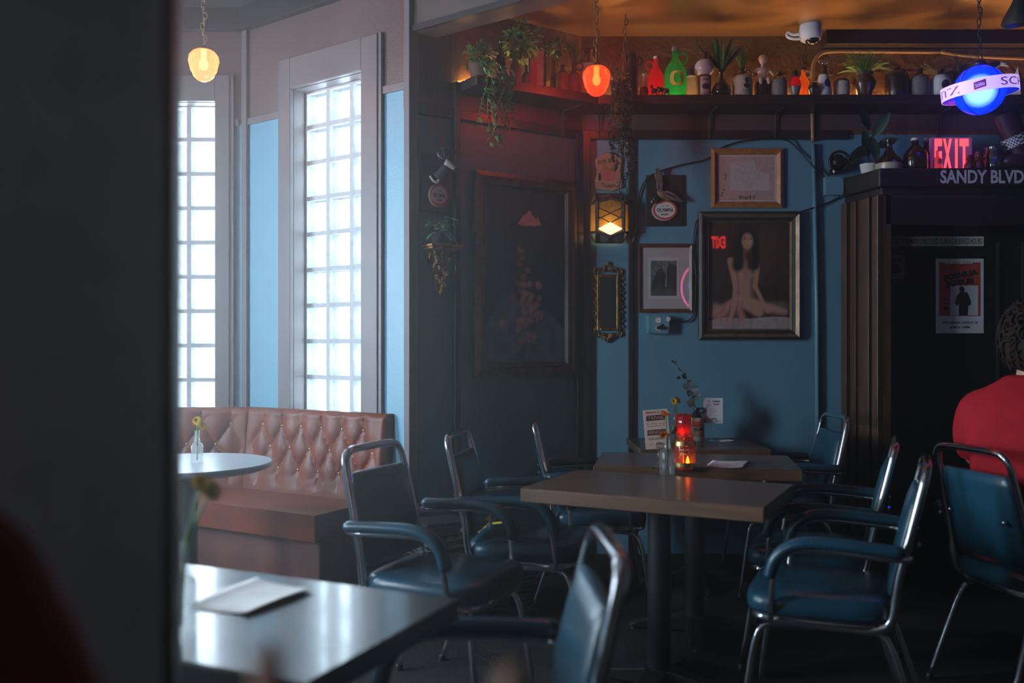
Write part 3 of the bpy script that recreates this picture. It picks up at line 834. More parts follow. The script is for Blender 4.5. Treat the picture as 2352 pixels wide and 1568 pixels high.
FR_GOLD = M('aged_gilt_frame', (0.22, 0.15, 0.085), 0.45, 0.55, var=0.3, scale=20)
FR_BLK = M('dark_gilt_groove', (0.025, 0.02, 0.016), 0.45, var=0.2)

# big landscape on the angled wall (stand-in scene: pale peaks and boulders on a night snow slope)
c, w, h = WW.rect(1085, 403, 1318, 857)
h = 1.085; c.z = WW.hit(1200, 634).z
t = thing('framed_painting', 'large night snow scene in a carved dark wood frame on the angled wall', 'painting', c, WW.a)
frame(t, w, h, 0.075, [(0, 0.0), (0.02, 0.032), (0.35, 0.04), (0.62, 0.03), (0.70, 0.034), (0.85, 0.03), (1.0, 0.012)], FR_DARKW)
aw, ah = w - 0.148, h - 0.148
cv = Canvas(aw, ah, 120, (0.010, 0.028, 0.045))
cv.c *= (0.75 + 0.5 * (1 - cv.Y))[..., None]
cv.poly([(0.40, 0.80), (0.46, 0.845), (0.50, 0.86), (0.545, 0.885), (0.60, 0.85), (0.62, 0.835), (0.66, 0.85), (0.70, 0.80), (0.58, 0.795), (0.47, 0.79)], (0.30, 0.22, 0.20))
hill = 0.10 + 0.27 * np.exp(-((cv.X - 0.45) / 0.42) ** 2) + 0.05 * np.sin(cv.X * 9)
cv.mix(np.clip((hill + 0.03 - cv.Y) / 0.03, 0, 1), (0.055, 0.11, 0.15))
cv.noise(0.5, 9, 3)
rng = random.Random(5)
for i in range(26):      # tall dark rocks with snow caps
    y = 0.34 + 0.34 * (i / 26); x = 0.46 + rng.uniform(-1, 1) * 0.13 * (1.1 - i / 26)
    cv.blob(x, y, 0.05, 0.05, (0.03, 0.025, 0.022) if i % 3 else (0.17, 0.12, 0.09), 0.6, rng.uniform(0, 3), 0.8)
for i in range(38):      # pale boulders
    y = rng.uniform(0.12, 0.46); x = 0.56 + rng.gauss(0, 0.09) - 0.1 * (0.4 - y)
    cv.blob(x, y, rng.uniform(0.03, 0.075), rng.uniform(0.03, 0.06), (0.27 * rng.uniform(.7, 1.1), 0.20 * rng.uniform(.8, 1.1), 0.17), 0.5, rng.uniform(0, 3), 0.9)
    cv.blob(x + 0.02, y - 0.02, 0.02, 0.03, (0.03, 0.03, 0.035), 0.8, 0, 0.6)
cv.cap(0.24, 0.20, 0.36, 0.32, 0.06, 0.05, (0.10, 0.17, 0.21), 0.8, 0.6); cv.cap(0.70, 0.16, 0.9, 0.08, 0.07, 0.03, (0.07, 0.13, 0.17), 0.8, 0.6)
cv.c *= 2.6
cv.build(t, PRINT, -0.006)

# portrait of a seated woman in a deep gilt frame
c, w, h = BW.rect(1603, 487, 1837, 780)
t = thing('framed_portrait', 'large brown portrait of a seated long-haired woman in a deep gilt frame', 'painting', c)
frame(t, w, h, 0.062, [(0, 0.0), (0.0, 0.028), (0.22, 0.04)], FR_BLK); frame(t, w - 0.028, h - 0.028, 0.02, [(0, 0.02), (0.1, 0.046), (1.0, 0.03)], FR_GOLD)
frame(t, w - 0.066, h - 0.066, 0.02, [(0, 0.02), (0.2, 0.032), (1, 0.024)], FR_BLK); frame(t, w - 0.10, h - 0.10, 0.012, [(0, 0.016), (0.3, 0.028), (1, 0.014)], FR_GOLD)
aw, ah = w - 0.12, h - 0.12
cv = Canvas(aw, ah, 150, (0.028, 0.013, 0.009))
cv.blob(0.72, 0.72, 0.30, 0.5, (0.07, 0.03, 0.02), 1.0, 0, 0.9); cv.blob(0.15, 0.85, 0.25, 0.3, (0.07, 0.022, 0.014), 1.0, 0, 0.8)
cv.poly([(0, 0), (1, 0), (1, 0.11), (0.8, 0.12), (0.5, 0.10), (0.2, 0.11), (0, 0.08)], (0.26, 0.20, 0.19)); cv.blob(0.85, 0.20, 0.22, 0.10, (0.16, 0.11, 0.09), 0.9)
cv.blob(0.08, 0.20, 0.10, 0.09, (0.20, 0.13, 0.10), 0.8); cv.noise(0.5, 6, 8)
SK = (0.33, 0.165, 0.115); SD = (0.15, 0.065, 0.045)
cv.cap(0.45, 0.26, 0.93, 0.16, 0.10, 0.055, SK, 0.6); cv.cap(0.55, 0.165, 0.95, 0.14, 0.05, 0.03, SD, 0.9, 0.6)
cv.cap(0.44, 0.26, 0.62, 0.155, 0.105, 0.075, SK, 0.6)
cv.cap(0.43, 0.60, 0.45, 0.27, 0.125, 0.12, SK, 0.6); cv.cap(0.46, 0.58, 0.46, 0.48, 0.09, 0.06, SD, 0.95, 0.35); cv.cap(0.55, 0.5, 0.54, 0.3, 0.04, 0.05, SD, 0.9, 0.6)
cv.cap(0.27, 0.64, 0.33, 0.40, 0.055, 0.042, SK, 0.5); cv.cap(0.33, 0.40, 0.30, 0.18, 0.042, 0.03, SK, 0.5)
cv.cap(0.60, 0.60, 0.57, 0.40, 0.042, 0.038, SK, 0.5); cv.cap(0.57, 0.40, 0.73, 0.16, 0.036, 0.024, SK, 0.5)
cv.blob(0.40, 0.505, 0.06, 0.06, (0.40, 0.22, 0.16), 1.0, 0, 0.6); cv.blob(0.52, 0.505, 0.06, 0.06, (0.40, 0.22, 0.16), 1.0, 0, 0.6)
for (x0, y0, x1, y1) in ((0.36, 0.30, 0.12, 0.10), (0.34, 0.26, 0.25, 0.08), (0.38, 0.30, 0.05, 0.14), (0.36, 0.24, 0.42, 0.07)):
    cv.cap(x0, y0, x1, y1, 0.05, 0.07, (0.36, 0.15, 0.13), 0.8, 0.85)
for x in (0.14, 0.22, 0.30, 0.36): cv.cap(x + 0.06, 0.26, x, 0.08, 0.012, 0.012, (0.15, 0.05, 0.045), 0.9, 0.6)
HR = (0.012, 0.007, 0.006)
cv.blob(0.47, 0.83, 0.17, 0.20, HR, 0.4); cv.cap(0.40, 0.80, 0.36, 0.60, 0.09, 0.10, HR, 0.5); cv.cap(0.54, 0.80, 0.57, 0.60, 0.09, 0.08, HR, 0.5)
cv.cap(0.47, 0.76, 0.48, 0.68, 0.06, 0.07, SD, 0.5); cv.cap(0.50, 0.70, 0.50, 0.585, 0.07, 0.05, HR, 0.7, 0.85)
cv.blob(0.475, 0.825, 0.082, 0.115, (0.36, 0.19, 0.135), 0.35); cv.blob(0.43, 0.83, 0.04, 0.1, SD, 1.0, 0, 0.5)
for x in (0.445, 0.515): cv.blob(x, 0.845, 0.022, 0.010, (0.03, 0.014, 0.01), 0.7); cv.blob(x, 0.862, 0.026, 0.006, (0.04, 0.02, 0.014), 0.8)
cv.blob(0.485, 0.81, 0.014, 0.02, (0.44, 0.26, 0.19), 0.9); cv.blob(0.485, 0.778, 0.024, 0.008, (0.17, 0.045, 0.04), 0.7)
cv.c *= 1.7; cv.build(t, PRINT, -0.012); mb = MB(); mb.box((0, -0.0155, 0), (aw, 0.003, ah)); mb.build('glass', PGLASS, t)

# map in an oak frame
c, w, h = BW.rect(1632, 342, 1797, 478)
t = thing('framed_map', 'pinkish old map in an orange oak frame, topmost picture on the blue wall', 'picture', c)
frame(t, w, h, 0.036, [(0, 0), (0.0, 0.018), (0.5, 0.026), (1, 0.012)], FR_OAK)
aw, ah = w - 0.07, h - 0.07
cv = Canvas(aw, ah, 110, (0.42, 0.27, 0.25)); v = cv.noise(0.25, 5, 2)
cv.poly([(0.0, 0), (1, 0), (1, 0.03), (0, 0.03)], (0.55, 0.45, 0.44)); cv.poly([(0.97, 0), (1, 0), (1, 1), (0.97, 1)], (0.55, 0.45, 0.44)); cv.poly([(0, 0.97), (1, 0.97), (1, 1), (0, 1)], (0.55, 0.45, 0.44))
cv.poly([(0.22, 0.24), (0.88, 0.24), (0.88, 0.6), (0.7, 0.65), (0.62, 0.88), (0.22, 0.84)], (0.47, 0.38, 0.38))
rng = random.Random(11)
for i in range(210): cv.blob(rng.uniform(0.22, 0.70), rng.uniform(0.26, 0.86), 0.010, 0.006, (0.20, 0.14, 0.14), 0.5, rng.uniform(0, 3), 0.6)
for i in range(30):
    x, y = rng.uniform(0.25, 0.7), rng.uniform(0.28, 0.8); cv.cap(x, y, x + rng.uniform(-.12, .12), y + rng.uniform(-.12, .12), 0.004, 0.004, (0.22, 0.16, 0.16), 0.9, 0.6)
for y in (0.48, 0.52, 0.56): cv.cap(0.14, y, 0.14, y + 0.05, 0.014, 0.010, (0.07, 0.05, 0.05))
for x, y in ((0.09, 0.19), (0.12, 0.25), (0.08, 0.14)): cv.blob(x, y, 0.03, 0.02, (0.06, 0.04, 0.04), 0.6)
cv.c *= 1.35; cv.build(t, PRINT, -0.008); scribble(t, M('black_ink', (0.015, 0.012, 0.012), 0.6), 0.0, -ah * 0.40, aw * 0.27, 0.022, 9, -0.0088)
mb = MB(); mb.box((0, -0.0115, 0), (aw, 0.002, ah)); mb.build('glass', PGLASS, t)

# waterfall photograph
c, w, h = BW.rect(1465, 560, 1591, 718)
t = thing('framed_photograph', 'black and white waterfall photograph with wide mat in a red-brown frame', 'picture', c)
frame(t, w, h, 0.022, [(0, 0), (0.0, 0.018), (0.4, 0.02), (1, 0.010)], FR_RED)
aw, ah = w - 0.042, h - 0.042
mb = MB(); mb.box((0, -0.004, 0), (aw, 0.004, ah)); mb.build('mat_board', M('pinkish_mat_board', (0.52, 0.42, 0.41), 0.7), t)
mb = MB(); mb.box((-0.01, -0.0066, 0), (0.175, 0.0008, 0.238)); mb.build('print_margin', M('cream_print_paper', (0.62, 0.54, 0.52), 0.7), t)
cv = Canvas(0.148, 0.20, 80, (0.16, 0.15, 0.145)); cv.noise(1.0, 9, 4); cv.noise(0.5, 4, 6)
cv.poly([(0, 0.15), (0.1, 0.5), (0.3, 0.75), (0.42, 0.8), (0.55, 0.62), (0.7, 0.95), (1, 0.85), (1, 0.15)], (0.035, 0.033, 0.032)); cv.noise(0.6, 5, 9)
cv.poly([(0.18, 0.17), (0.36, 0.42), (0.5, 0.17)], (0.07, 0.066, 0.064))
cv.cap(0.60, 0.72, 0.59, 0.26, 0.012, 0.03, (0.42, 0.40, 0.39), 0.7)
cv.poly([(0, 0), (1, 0), (1, 0.17), (0, 0.17)], (0.085, 0.08, 0.078)); cv.noise(0.7, 3, 12)
cv.build(t, PRINT, -0.0076, cx=-0.01)
mb = MB(); mb.box((0, -0.010, 0), (aw, 0.002, ah)); mb.build('glass', PGLASS, t)

# beer signs
INK = M('black_ink', (0.015, 0.012, 0.012), 0.6)
def ellipse(rx, rz, n=40): return [(rx * math.cos(2 * math.pi * i / n), rz * math.sin(2 * math.pi * i / n)) for i in range(n)]
def beer_board(name, label, wall, x0, y0, x1, y1, ox, oz, rx, rz, cat='sign'):
    c, w, h = wall.rect(x0, y0, x1, y1)
    t = thing(name, label, cat, c, wall.a)
    mb = MB(); mb.box((0, -0.008, 0), (w, 0.016, h)); mb.build('board', M('black_sign_board', (0.016, 0.011, 0.010), 0.5, var=0.3, scale=20), t, mods=bevel(0.002))
    mb = MB(); mb.plate([(x + ox, z + oz) for x, z in ellipse(rx, rz)], -0.030, -0.016); r = mb.build('emblem_rim', M('sign_red_rim', (0.50, 0.06, 0.035), 0.4), t)
    mb = MB(); mb.plate([(x + ox - 0.004, z + oz - 0.002) for x, z in ellipse(rx * 1.03, rz * 1.03)], -0.027, -0.0155); mb.build('emblem_edge', M('sign_cream_edge', (0.6, 0.5, 0.42), 0.45), r)
    mb = MB(); mb.plate([(x + ox, z + oz) for x, z in ellipse(rx * 0.84, rz * 0.80)], -0.032, -0.029); mb.build('emblem_face', M('sign_cream_face', (0.60, 0.55, 0.50), 0.5), t)
    text('OLYMPIA', t, INK, ox, oz - rz * 0.02, w=rx * 1.4, h=rz * 0.36, y=-0.0325, bold=0.03)
    text('BEER', t, INK, ox, oz - rz * 0.46, w=rx * 0.62, h=rz * 0.17, y=-0.0325, bold=0.03)
    scribble(t, M('grey_ink', (0.12, 0.10, 0.09), 0.6), ox, oz + rz * 0.44, rx * 0.5, rz * 0.24, 6, -0.0325)
    return t, w, h
t, w, h = beer_board('duck_beer_sign', 'black beer sign with a flying mallard above an oval red emblem', BW, 1483, 403, 1568, 520, 0.0, -0.055, 0.068, 0.056)
FE = M('duck_feather_brown', (0.10, 0.07, 0.055), 0.6, var=0.4, scale=40); GR = M('duck_green_head', (0.008, 0.022, 0.018), 0.35); LT = M('duck_pale_band', (0.34, 0.28, 0.25), 0.55)
R = lambda a: Matrix.Rotation(a, 3, 'Y')
mb = MB(); mb.ell((-0.005, -0.035, 0.026), (0.05, 0.02, 0.022), rot=R(0.55)); b = mb.build('duck_body', M('duck_chest_brown', (0.13, 0.08, 0.04), 0.6, var=0.4, scale=30), t, smooth=True)
mb = MB(); mb.ell((-0.055, -0.042, -0.002), (0.026, 0.015, 0.015), rot=R(0.6)); mb.build('duck_head', GR, t, smooth=True)
mb = MB(); mb.tube([(-0.072, -0.045, -0.008), (-0.082, -0.048, -0.014)], [0.008, 0.005], 8); mb.build('bill', LT, t, smooth=True)
mb = MB(); mb.plate([(-0.045, 0.045), (-0.050, 0.10), (-0.062, 0.14), (-0.055, 0.175), (-0.045, 0.185), (-0.02, 0.15), (-0.012, 0.09), (-0.018, 0.04)], -0.05, -0.036); w1 = mb.build('wing', FE, t, mods=bevel(0.005))
mb = MB(); mb.plate([(-0.02, 0.045), (0.02, 0.052), (0.06, 0.03), (0.105, -0.015), (0.075, -0.012), (0.03, 0.0), (-0.005, 0.02)], -0.052, -0.038); w2 = mb.build('wing', FE, t, mods=bevel(0.005))
for P in ([(-0.043, 0.06), (-0.046, 0.09), (-0.030, 0.09), (-0.028, 0.06)], ): mb = MB(); mb.plate(P, -0.054, -0.049); mb.build('wing_band', M('duck_blue_band', (0.03, 0.03, 0.05), 0.4), w1)
for x in (-0.047, -0.027): mb = MB(); mb.box((x, -0.052, 0.075), (0.004, 0.004, 0.034)); mb.build('pale_bar', LT, w1)
mb = MB(); mb.plate([(0.0, 0.03), (0.045, 0.01), (0.05, 0.022), (0.01, 0.04)], -0.056, -0.051); mb.build('wing_band', M('duck_blue_band', (0.03, 0.03, 0.05), 0.4), w2)
for z in (0.0, 0.022): mb = MB(); mb.box((0.024, -0.055, 0.014 + z), (0.052, 0.004, 0.004), Matrix.Rotation(0.42, 3, 'Y')); mb.build('pale_bar', LT, w2)
t, w, h = beer_board('deer_beer_sign', 'black beer sign with a deer head and round emblem on the narrow panel', WW, 964, 358, 1036, 488, 0.005, -0.06, 0.052, 0.055)
DP = M('deer_pale_muzzle', (0.42, 0.38, 0.36), 0.5); DB = M('deer_brown', (0.018, 0.012, 0.011), 0.6)
mb = MB(); mb.tube(catmull([(0.0, -0.02, 0.03), (0.015, -0.04, 0.06), (0.03, -0.06, 0.085)], 4), [0.030, 0.028, 0.026, 0.025, 0.024, 0.024, 0.023, 0.022, 0.02], 10); mb.build('deer_neck', DB, t, smooth=True)
mb = MB(); mb.tube(catmull([(0.02, -0.06, 0.105), (0.045, -0.07, 0.092), (0.07, -0.08, 0.075)], 3), [0.019, 0.021, 0.020, 0.018, 0.016, 0.014, 0.010], 10); mb.build('deer_head', DP, t, smooth=True)
for q in (((0.012, -0.06, 0.12), (-0.012, -0.055, 0.135), (-0.018, -0.05, 0.15)),): mb = MB(); mb.tube(q, [0.005, 0.010, 0.003], 8, flat=(1, .5)); mb.build('ear', DP, t, smooth=True)
mb = MB(); mb.tube(catmull([(-0.045, -0.022, 0.035), (-0.03, -0.03, 0.012), (-0.01, -0.034, 0.005), (0.0, -0.036, 0.02)], 4), 0.007, 8); mb.build('chest_patch', DP, t, smooth=True)
for s in (0, 1):
    mb = MB(); mb.tube(catmull([(0.018 + s * .02, -0.06, 0.12), (0.02 + s * .03, -0.06, 0.15), (0.03 + s * .045, -0.06, 0.175)], 3), 0.004, 6); mb.tube([(0.02 + s * .03, -0.06, 0.15), (0.0 + s * .045, -0.06, 0.175)], 0.0035, 6); mb.tube([(0.025 + s * .035, -0.06, 0.162), (0.045 + s * .04, -0.06, 0.165)], 0.003, 6); mb.build('antler', DB, t, smooth=True)

# shield-shaped tavern plaque
c, w, h = BW.rect(1366, 350, 1428, 440)
t = thing('tavern_plaque', 'small tan shield-shaped wooden tavern plaque hanging above the amber sconce', 'sign', c)
hw, hh = w / 2, h / 2
P = [(-hw, .62 * hh), (-.75 * hw, .72 * hh), (-.35 * hw, .85 * hh), (-.12 * hw, hh), (.12 * hw, .93 * hh), (.35 * hw, hh * .98), (.7 * hw, .75 * hh), (hw, .68 * hh), (.97 * hw, .35 * hh), (.88 * hw, .15 * hh), (.92 * hw, -.2 * hh), (hw, -.4 * hh), (.98 * hw, -.85 * hh), (.6 * hw, -.9 * hh), (.3 * hw, -hh), (-.1 * hw, -.95 * hh), (-.5 * hw, -.92 * hh), (-.95 * hw, -.88 * hh), (-hw, -.4 * hh), (-.86 * hw, -.2 * hh), (-.86 * hw, .15 * hh), (-.98 * hw, .3 * hh)]
mb = MB(); mb.plate(P, -0.016, 0.0); mb.build('board', M('tan_plaque_wood', (0.32, 0.18, 0.12), 0.55, var=0.12, scale=30), t, mods=bevel(0.003))
text('Brat in Ha', t, INK, 0.0, hh * 0.0, fn=lambda x, z: Vector((x, -0.0168, z + hh * 0.58 - (x / hw) ** 2 * hh * 0.22)), w=w * 0.78, h=0.026, bold=0.015)
text('Tavern', t, INK, 0.0, 0, fn=lambda x, z: Vector((x, -0.0168, z - hh * 0.72 + (x / hw) ** 2 * hh * 0.1)), w=w * 0.5, h=0.024, bold=0.012)
mb = MB(); mb.plate([(x, z - 0.02) for x, z in ellipse(hw * .52, hh * .30)], -0.0185, -0.0155); mb.build('pink_oval', M('plaque_pink', (0.36, 0.085, 0.11), 0.5), t)
mb = MB(); mb.plate([(-.5 * hw, .45 * hh), (-.3 * hw, .45 * hh), (-.22 * hw, .2 * hh), (.1 * hw, .18 * hh), (.35 * hw, .5 * hh), (.5 * hw, .45 * hh), (.35 * hw, .05 * hh), (0, -.12 * hh), (-.4 * hw, .1 * hh)], -0.020, -0.016); mb.build('golden_figure', M('plaque_ochre', (0.26, 0.13, 0.03), 0.5), t)
mb = MB(); mb.box((-.66 * hw, -0.017, -.27 * hh), (.18 * hw, 0.003, .36 * hh)); mb.build('black_mark', INK, t)

# amber lantern sconce
c, w, h = BW.rect(1353, 448, 1443, 557)
t = thing('wall_sconce', 'lit amber leaded-glass lantern sconce in a dark metal case', 'lamp', c)
hw, hh = w / 2, h / 2; fx, fz, dp = hw * 0.66, hh * 0.80, 0.085
SCM = M('bronze_case', (0.09, 0.065, 0.055), 0.45, 0.6, var=0.2)
def bars(segs, r, nm, mt): 
    for a, b in segs:
        mb = MB(); mb.tube([a, b], r, 6); mb.build(nm, mt, t)
fr = [(-fx, -dp, fz * .78), (0, -dp, fz), (fx, -dp, fz * .78), (fx, -dp, -fz * .78), (0, -dp, -fz), (-fx, -dp, -fz * .78)]
bk = [(-hw, -0.004, hh * .6), (-fx, -0.02, hh), (fx, -0.02, hh), (hw, -0.004, hh * .6), (hw, -0.004, -hh * .6), (fx, -0.02, -hh), (-fx, -0.02, -hh), (-hw, -0.004, -hh * .6)]
bars([(fr[i], fr[(i + 1) % 6]) for i in range(6)], 0.011, 'case_bar', SCM)
bars([(fr[0], bk[0]), (fr[0], bk[1]), (fr[2], bk[2]), (fr[2], bk[3]), (fr[3], bk[4]), (fr[3], bk[5]), (fr[5], bk[6]), (fr[5], bk[7]), (fr[1], ((bk[1][0] + bk[2][0]) / 2, -.02, hh)), (fr[4], (0, -.02, -hh))], 0.008, 'case_bar', SCM)
bars([(bk[i], bk[(i + 1) % 8]) for i in range(8)], 0.008, 'case_bar', SCM)
def cell_glass():
    m = thin_glass('amber_cell_glass', (0.85, 0.42, 0.07), gloss=0.05, diffuse=0.55, dcol=(0.85, 0.40, 0.06))
    nt = m.node_tree; t_ = nt.nodes.new('ShaderNodeTexCoord'); v = nt.nodes.new('ShaderNodeTexVoronoi'); v.feature = 'DISTANCE_TO_EDGE'; v.inputs['Scale'].default_value = 45
    r = nt.nodes.new('ShaderNodeValToRGB'); r.color_ramp.elements[0].position = 0.0; r.color_ramp.elements[0].color = (1.0, 0.62, 0.2, 1); r.color_ramp.elements[1].position = 0.09; r.color_ramp.elements[1].color = (0.75, 0.33, 0.04, 1)
    nt.links.new(t_.outputs['Object'], v.inputs['Vector']); nt.links.new(v.outputs['Distance'], r.inputs['Fac'])
    for n in nt.nodes:
        if n.type in ('BSDF_TRANSLUCENT', 'BSDF_DIFFUSE'): nt.links.new(r.outputs['Color'], n.inputs['Color'])
    return m
AMB = cell_glass()
mb = MB(); mb.add(fr, [tuple(range(6))]); mb.build('front_pane', AMB, t)
for P in ([fr[0], fr[5], bk[7], bk[0]], [fr[2], bk[3], bk[4], fr[3]]): mb = MB(); mb.add(P, [(0, 1, 2, 3)]); mb.build('side_pane', AMB, t)
GRY = M('grey_mottled_glass', (0.16, 0.14, 0.13), 0.25, var=0.4, scale=40)
for P in ([fr[0], fr[1], (0, -.02, hh), bk[1]], [fr[1], fr[2], bk[2], (0, -.02, hh)], [fr[5], bk[6], (0, -.02, -hh), fr[4]], [fr[4], (0, -.02, -hh), bk[5], fr[3]]): mb = MB(); mb.add(P, [(0, 1, 2, 3)]); mb.build('slope_pane', GRY, t)
y = -dp - 0.004
bars([((-fx, y, fz * .5), (fx, y, -fz * .13)), ((fx, y, fz * .5), (-fx, y, -fz * .13)), ((-fx, y, 0.05 * fz), (fx, y, -fz * .68)), ((fx, y, 0.05 * fz), (-fx, y, -fz * .68))], 0.0028, 'lead_came', BLACK)
z0 = -fz * .62
mb = MB(); mb.plate([(-fx * .93, z0), (0, z0 + fz * .34), (fx * .93, z0), (0, z0 - fz * .34)], -dp - 0.007, -dp - 0.004); mb.build('clear_diamond', emitter('lit_diamond_pane', (1.0, 0.72, 0.38), 1.7), t)
mb = MB(); mb.ell((0, -0.045, -hh * .45), (0.022, 0.022, 0.03), 10, 6); mb.build('bulb', emitter('sconce_bulb', (1.0, 0.62, 0.25), 26), t, smooth=True)

# gilt mirror with pierced scroll border
c, w, h = BW.rect(1355, 595, 1437, 793)
t = thing('wall_mirror', 'narrow mirror in an ornate pierced gold frame below the sconce', 'mirror', c)
iw, ih = 0.128, 0.318; cz = -0.002
mb = MB(); mb.box((0, -0.006, cz), (iw - .03, 0.004, ih - .03)); mb.build('mirror_glass', M('dark_mirror', (0.5, 0.5, 0.5), 0.02, 1.0), t)
f = bpy.data.objects.new('inner_frame', None)
for sx in (-1, 1): mb = MB(); mb.box((sx * (iw / 2 - .008), -0.012, cz), (0.017, 0.022, ih)); mb.build('inner_rail', GOLD, t, mods=bevel(0.004))
for sz in (-1, 1): mb = MB(); mb.box((0, -0.012, cz + sz * (ih / 2 - .008)), (iw - .034, 0.022, 0.017)); mb.build('inner_rail', GOLD, t, mods=bevel(0.004))
def scroll(x, z, r, a0, s, mb, th=0.005):
    P = []
    for i in range(14):
        a = a0 + s * i * 0.42; rr = r * (1 - i / 17); P.append((x + rr * math.cos(a), -0.010, z + rr * math.sin(a)))
    mb.tube(P, [th * (1 - i / 40) for i in range(14)], 6)
for sx in (-1, 1):
    for k in range(8):
        z = cz - ih / 2 + (k + .5) * ih / 8; mb = MB(); scroll(sx * (iw / 2 + .017), z, 0.0175, math.pi / 2 if k % 2 else -math.pi / 2, sx * (1 if k % 2 else -1), mb); mb.build('scroll', GOLD, t, smooth=True)
    for sz in (-1, 1):
        mb = MB(); scroll(sx * iw * .5, cz + sz * (ih / 2 + .014), 0.02, math.pi / 2 * sz, -sx * sz, mb, .006); mb.build('scroll', GOLD, t, smooth=True)
        mb = MB(); scroll(sx * iw * .25, cz + sz * (ih / 2 + .022), 0.02, 0 if sx > 0 else math.pi, sx * sz, mb, .006); mb.build('scroll', GOLD, t, smooth=True)
mb = MB(); mb.tube([(0.022 * math.cos(a), -0.010, cz + ih / 2 + .036 + 0.016 * math.sin(a)) for a in [i * math.pi / 8 for i in range(17)]], 0.006, 6); mb.ell((0, -0.012, cz + ih / 2 + .06), (0.012, 0.008, 0.014)); mb.build('crest', GOLD, t, smooth=True)
for k in range(7):
    a = math.radians(-90 + (k - 3) * 24); mb = MB(); L_ = 0.05 if k == 3 else 0.045
    mb.tube([(0, -0.012, cz - ih / 2 - .018), (L_ * .6 * math.cos(a), -0.018, cz - ih / 2 - .018 + L_ * .6 * math.sin(a)), (L_ * math.cos(a), -0.012, cz - ih / 2 - .02 + L_ * math.sin(a))], [0.004, 0.0085, 0.004], 8); mb.build('shell_lobe', GOLD, t, smooth=True)
bpy.data.objects.remove(f)

# electrical box with a plug, painted like the wall
c, w, h = BW.rect(1484, 725, 1533, 766)
t = thing('outlet_box', 'blue painted outlet box with a black plug below the waterfall picture', 'outlet', c)
BP = M('blue_box_paint', (0.12, 0.27, 0.34), 0.35)
mb = MB(); mb.cbox((0, -0.025, 0), (w, 0.05, h), 0.004); mb.build('box', BP, t)
mb = MB(); mb.box((0.004, -0.052, 0), (w * .96, 0.004, h * .97)); mb.build('cover', BP, t, mods=bevel(0.0015))
for z in (0.024, -0.02): mb = MB(); mb.plate([(x, z + q) for x, q in ellipse(0.017, 0.016, 18)], -0.058, -0.053); mb.build('socket', M('ivory_socket', (0.62, 0.58, 0.55), 0.4), t)
for x in (-.05, .052):
    for z in (-.04, .04): mb = MB(); mb.ell((x, -0.055, z), 0.004, 8, 5); mb.build('screw', STEEL, t, smooth=True)
mb = MB(); mb.cbox((0.004, -0.068, -0.018), (0.03, 0.022, 0.02), 0.004); mb.build('plug', BLACKP, t)
mb = MB(); mb.box((0.055, -0.062, 0.03), (0.02, 0.002, 0.024), Matrix.Rotation(0.4, 3, 'Y')); mb.build('paper_tag', M('white_paper', (0.6, 0.6, 0.6), 0.8), t)

def cord(name, label, pts, r=0.0045, mat=None, off=0.012):
    P = [BW.hit(x, y, o if o is not None else off) for x, y, o in pts]
    mb = MB(); mb.tube(catmull(P, 5), r, 6); o = mb.build(name, mat or BLACKP, smooth=True); return tag(o, label, 'cord')
cord('power_cord', 'black cord from the outlet up between the waterfall and portrait frames', [(1510, 752, .075), (1540, 738, .03), (1575, 738, .02), (1592, 725, .012), (1597, 690, .012), (1599, 630, .012), (1594, 590, .012), (1592, 560, .012), (1598, 515, .012), (1606, 500, .012)])
cord('power_cord', 'black cord looping from the mallard sign over the map frame to the junction plate', [(1452, 560, .02), (1462, 525, .02), (1464, 470, .012), (1476, 425, .012), (1500, 400, .025), (1560, 380, .012), (1625, 365, .012), (1660, 338, .012), (1720, 322, .03), (1800, 320, .03), (1835, 345, .012), (1870, 385, .03), (1905, 415, .012)])
cord('power_cord', 'short black cord from the portrait frame corner to the door casing', [(1832, 488, .012), (1860, 480, .03), (1905, 464, .012), (1930, 452, .012)])
# junction plate and conduit
c, w, h = BW.rect(1890, 408, 1933, 450)
t = thing('junction_plate', 'blank blue junction plate beside the door casing', 'plate', c)
mb = MB(); mb.box((0, -0.02, 0), (w, 0.04, h)); mb.build('cover', BP, t, mods=bevel(0.003))
for x in (-.4, .4):
    for z in (-.4, .4): mb = MB(); mb.ell((x * w, -0.041, z * h), 0.004, 8, 5); mb.build('screw', STEEL, t, smooth=True)
t = thing('pipe_conduit', 'thin electrical conduit running up the wall and along above the shelf', 'pipe', BW.hit(1876, 700))
o0 = BW.hit(1876, 700)
P = [BW.hit(1879, 1230, .02), BW.hit(1876, 700, .02), BW.hit(1868, 330, .02)]
mb = MB(); mb.tube([p - o0 for p in P], 0.012, 10); mb.build('blue_length', BP, t, smooth=True)
P = [BW.hit(1867, 325, .02), BW.hit(1866, 250, .02), BW.hit(1866, 190, .02), BW.hit(1868, 150, .02), BW.hit(1882, 126, .02), BW.hit(1910, 118, .02), BW.hit(2000, 118, .02), BW.hit(2160, 119, .02)]
mb = MB(); mb.tube([p - o0 for p in catmull(P, 5)], 0.012, 10); mb.build('copper_painted_length', M('copper_pipe_paint', (0.30, 0.17, 0.08), 0.35, 0.3), t, smooth=True)
P = [BW.hit(2160, 119, .02), BW.hit(2230, 128, .02), BW.hit(2360, 134, .02), BW.hit(2420, 134, .02)]
mb = MB(); mb.tube([p - o0 for p in catmull(P, 5)], 0.012, 10); mb.build('copper_painted_length', MATS['copper_pipe_paint'], t, smooth=True)

